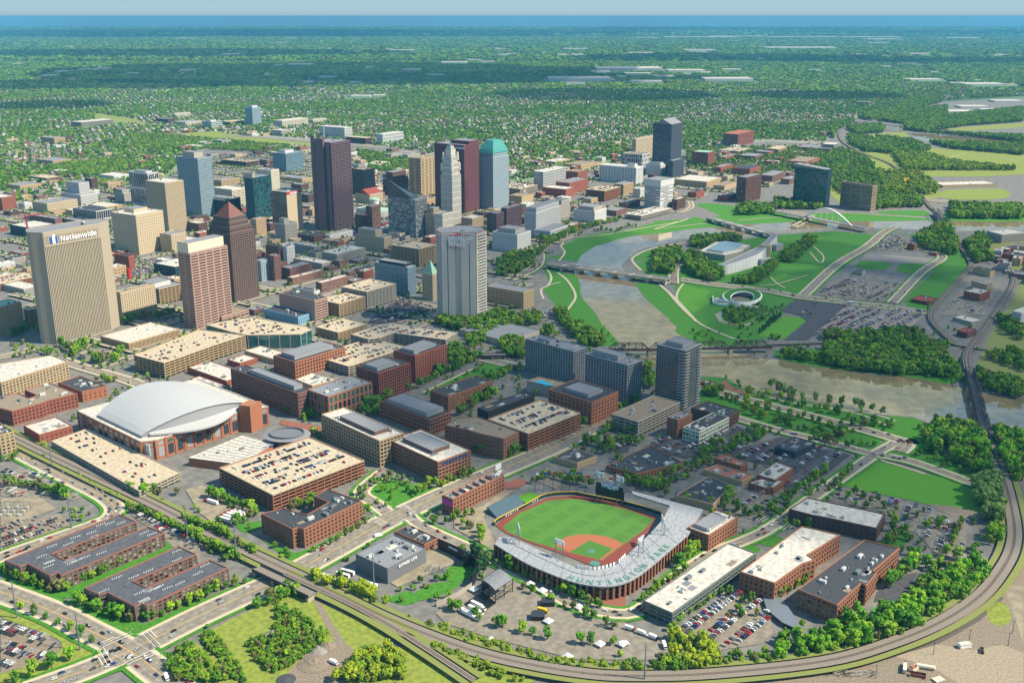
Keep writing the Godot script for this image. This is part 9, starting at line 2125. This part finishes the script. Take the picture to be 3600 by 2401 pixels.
const POLES := [-383,-713.5,-317.2,-670.4,-236.3,-805.7,-111.8,-755.2,-474.6,-997.4,-400.3,-862.1,-287.6,-838.3,92.5,-631.1]
const POLE_TOPS := [-416.3,-775.1,-346.1,-732,-255.4,-873.4,-120.4,-815.6,-508,-1069,-436.6,-939.2,-309.7,-904.9,97.1,-669.3]
const CARPORT := [198.5,-719.8,211.5,-720.9,215,-705.1,218.5,-674.3,215.3,-672.4,204.9,-683,197.6,-701]
const PIPES := [-104.8,-668]
const SAND_PILES := [-135.8,-674.6,-141.7,-668,-142.3,-653.3,-158.5,-633.9,-180.1,-690.2]
const MEDIA_WALL := [-502,-1332,-454,-1299]
const VAULT := [-457,-1083,-388,-1022,-299,-1117]
const ARENA_BODY := [-509,-1107,-485,-1104,-373,-1017]
const ARENA_BODY2 := [-373,-1018,-262,-1114]
const DRUM := [-243,-1055]
const RINK := [-334,-1001,-277.3,-984.3,-254,-1038,-293,-1062]
const ARENA_FRONT := [-358,-1048,-342,-1046,-319,-1062,-305,-1079,-298,-1094]
const COSI_F := [365,-1872,380,-1838,445,-1899,476,-1949,543,-2113]
const COSI_B := [368,-1881,374,-1847,439,-1934,486,-2010,536,-2131]
const COSI_OLD := [360,-1982,403,-1949,443,-1986,470,-2041,435,-2070,409,-2070]
const RING := [377,-1674,342,-1652,405,-1647,389,-1728,360,-1600]
const POND := [316,-1579,332,-1599,322,-1546,334,-1527,357,-1527,371,-1555,368,-1537,355,-1514,331,-1514,315,-1537]
const BROAD := [66,-1894,270,-1773]
const RICH := [446,-2354,543,-2166]
const MAIN := [616,-2441,763,-2228]
const MAIN_ARCH := [671,-2372,739,-2253]
const TRUSS := [132,-1377,195,-1375,264,-1381,314,-1385,358,-1388]
const TRUSS_NEAR := [586,-1277,556,-1184,534,-1119,516,-1064]
const TRUSS_FAR := [988,-2438,934,-2216]
const GIRDER := [-213,-780.6,-158.5,-738.4]
const GIRDER_FAR := [-64,-1354,-8,-1357]
const FAR_BRIDGE := [1466,-4572,1602,-4378]
const BILLBOARD := [1082,-2884,655,-1597]
const RED_TANK := [-673,-1799]
const CRANE := [-1015,-2172]
const WATER_TOWER := [32,-2651]
const POOL_DECK := [18,-1225,57,-1201,68,-1219,34,-1241]
const POOL := [27,-1225,42,-1207,51,-1213,36,-1229]
const RADIO := [-839,-4107,1673,-16261]
const YARD := [333.7,-673.7,344.1,-668,279.7,-646.1,285.7,-645.2,294.8,-647,285.9,-637.3,298.3,-633,241.9,-639.9]
const YARD_POLES := [307.2,-664.3,339.8,-680.4,366.8,-675.6,377.6,-692.2,255.6,-635.6]
const SWITCHYARD := [-473.2,-892.2]
const FAR_SHEDS := [263,-7705,709,-7705,833,-7538,1051,-7538,1083,-8252,1235,-8252,-697,-10664,-446,-10664,-314,-10929,-171,-10929,724,-9209,1279,-9209,952,-9561,1127,-9561,1294,-8973,1600,-8973,1377,-7705,1722,-7705,2273,-14293,2683,-14293,699,-14895,1048,-14895,2662,-28496,3919,-28496,1850,-26390,2398,-26390,3225,-22989,4718,-22989,4348,-23914,5590,-23914,2504,-22411,3028,-22411,-8038,-17548,-7764,-17548,-7673,-17548,-7490,-17548,-3643,-9457,-3469,-9457,-3732,-9307,-3585,-9307,-3631,-8331,-3488,-8331,-3187,-7774,-3126,-7774,-2824,-9209,-2679,-9209,-3757,-14410,-3569,-14410,-4658,-22133,-4313,-22133,-2127,-10289,-1912,-10289,-2236,-10170,-2156,-10170,-3404,-22989,-3106,-22989,-1801,-15021,-1605,-15021,-398,-15280,-159,-15280,-233,-14895,-39,-14895,-69,-13225,0,-13225,-1603,-14293,-1267,-14293,5445,-23290,7018,-23290,6928,-22989,8242,-22989,11442,-31510,14139,-31510,8742,-22133,9490,-22133,6717,-20838,7475,-20838,3583,-15280,4579,-15280,2836,-7705,3079,-7705,2989,-7378,3106,-7378,3018,-7165,3282,-7165,2265,-5413,2408,-5413,2295,-5215,2433,-5215,2064,-5121,2227,-5121,2597,-5777,2749,-5777,3960,-17901,4193,-17901,0,-13225,173,-13225,900,-8577,1103,-8577,-801,-6192,-736,-6192,-925,-6148,-812,-6148,3397,-8868,3496,-8868,-1967,-8549,-1899,-8549,-940,-9285,-787,-9285,2551,-11637,2712,-11637,-4833,-25587,-4651,-25587,1804,-9271,1964,-9271,3290,-7668,3340,-7668,-3436,-12811,-3117,-12811,-666,-8444,-531,-8444,655,-8923,807,-8923,3266,-7181,3366,-7181,4424,-22975,4666,-22975,-3102,-8713,-3003,-8713,2534,-9208,2629,-9208,3576,-10457,3632,-10457,534,-12711,841,-12711,-3721,-20519,-3557,-20519,6838,-15829,7029,-15829,-1461,-8146,-1315,-8146,3350,-9865,3448,-9865,1414,-13289,1738,-13289,6768,-16951,7020,-16951,-4783,-10389,-4675,-10389,-6633,-16056,-6337,-16056,791,-8194,861,-8194,7287,-17181,7482,-17181,-2641,-8614,-2578,-8614,-1440,-7497,-1366,-7497,-2559,-14091,-2407,-14091,2212,-13813,2473,-13813,1356,-8573,1423,-8573,-2158,-13762,-1898,-13762,3437,-13147,3532,-13147,4194,-12601,4358,-12601,957,-12280,1085,-12280,-1114,-7474,-1036,-7474,-3149,-9658,-3103,-9658,367,-7360,501,-7360,3954,-12851,4200,-12851,3754,-10493,3926,-10493,3780,-13361,3879,-13361,4723,-13002,5030,-13002,-4980,-16091,-4783,-16091,-3789,-8973,-3635,-8973,3381,-11884,3447,-11884,-6707,-21684,-6240,-21684,-217,-12864,8,-12864,-4052,-18455,-3746,-18455,5896,-18113,6281,-18113,5518,-12658,5807,-12658,-2961,-9101,-2909,-9101,-1321,-9787,-1249,-9787,3822,-19620,4092,-19620,-475,-11394,-321,-11394,1796,-16518,2040,-16518]
const FAR_SHADES := [[-1514,-8881.8,2300,1700],[-105.9,-8061.8,1500,700],[-2852.1,-7225.1,1100,500],[532.4,-6304.7,620,480],[1777.8,-6236.4,420,330],[2329.2,-11888.3,1700,900],[3930.6,-11136.6,1300,600],[-2424.8,-5552.8,330,260],[-9317,-27614,7500,5000],[-2150.1,-27614,6000,4200],[6152.7,-33898,5000,3000],[-4140.9,-13224.5,2600,1300],[10750.4,-27614,5000,2600]]
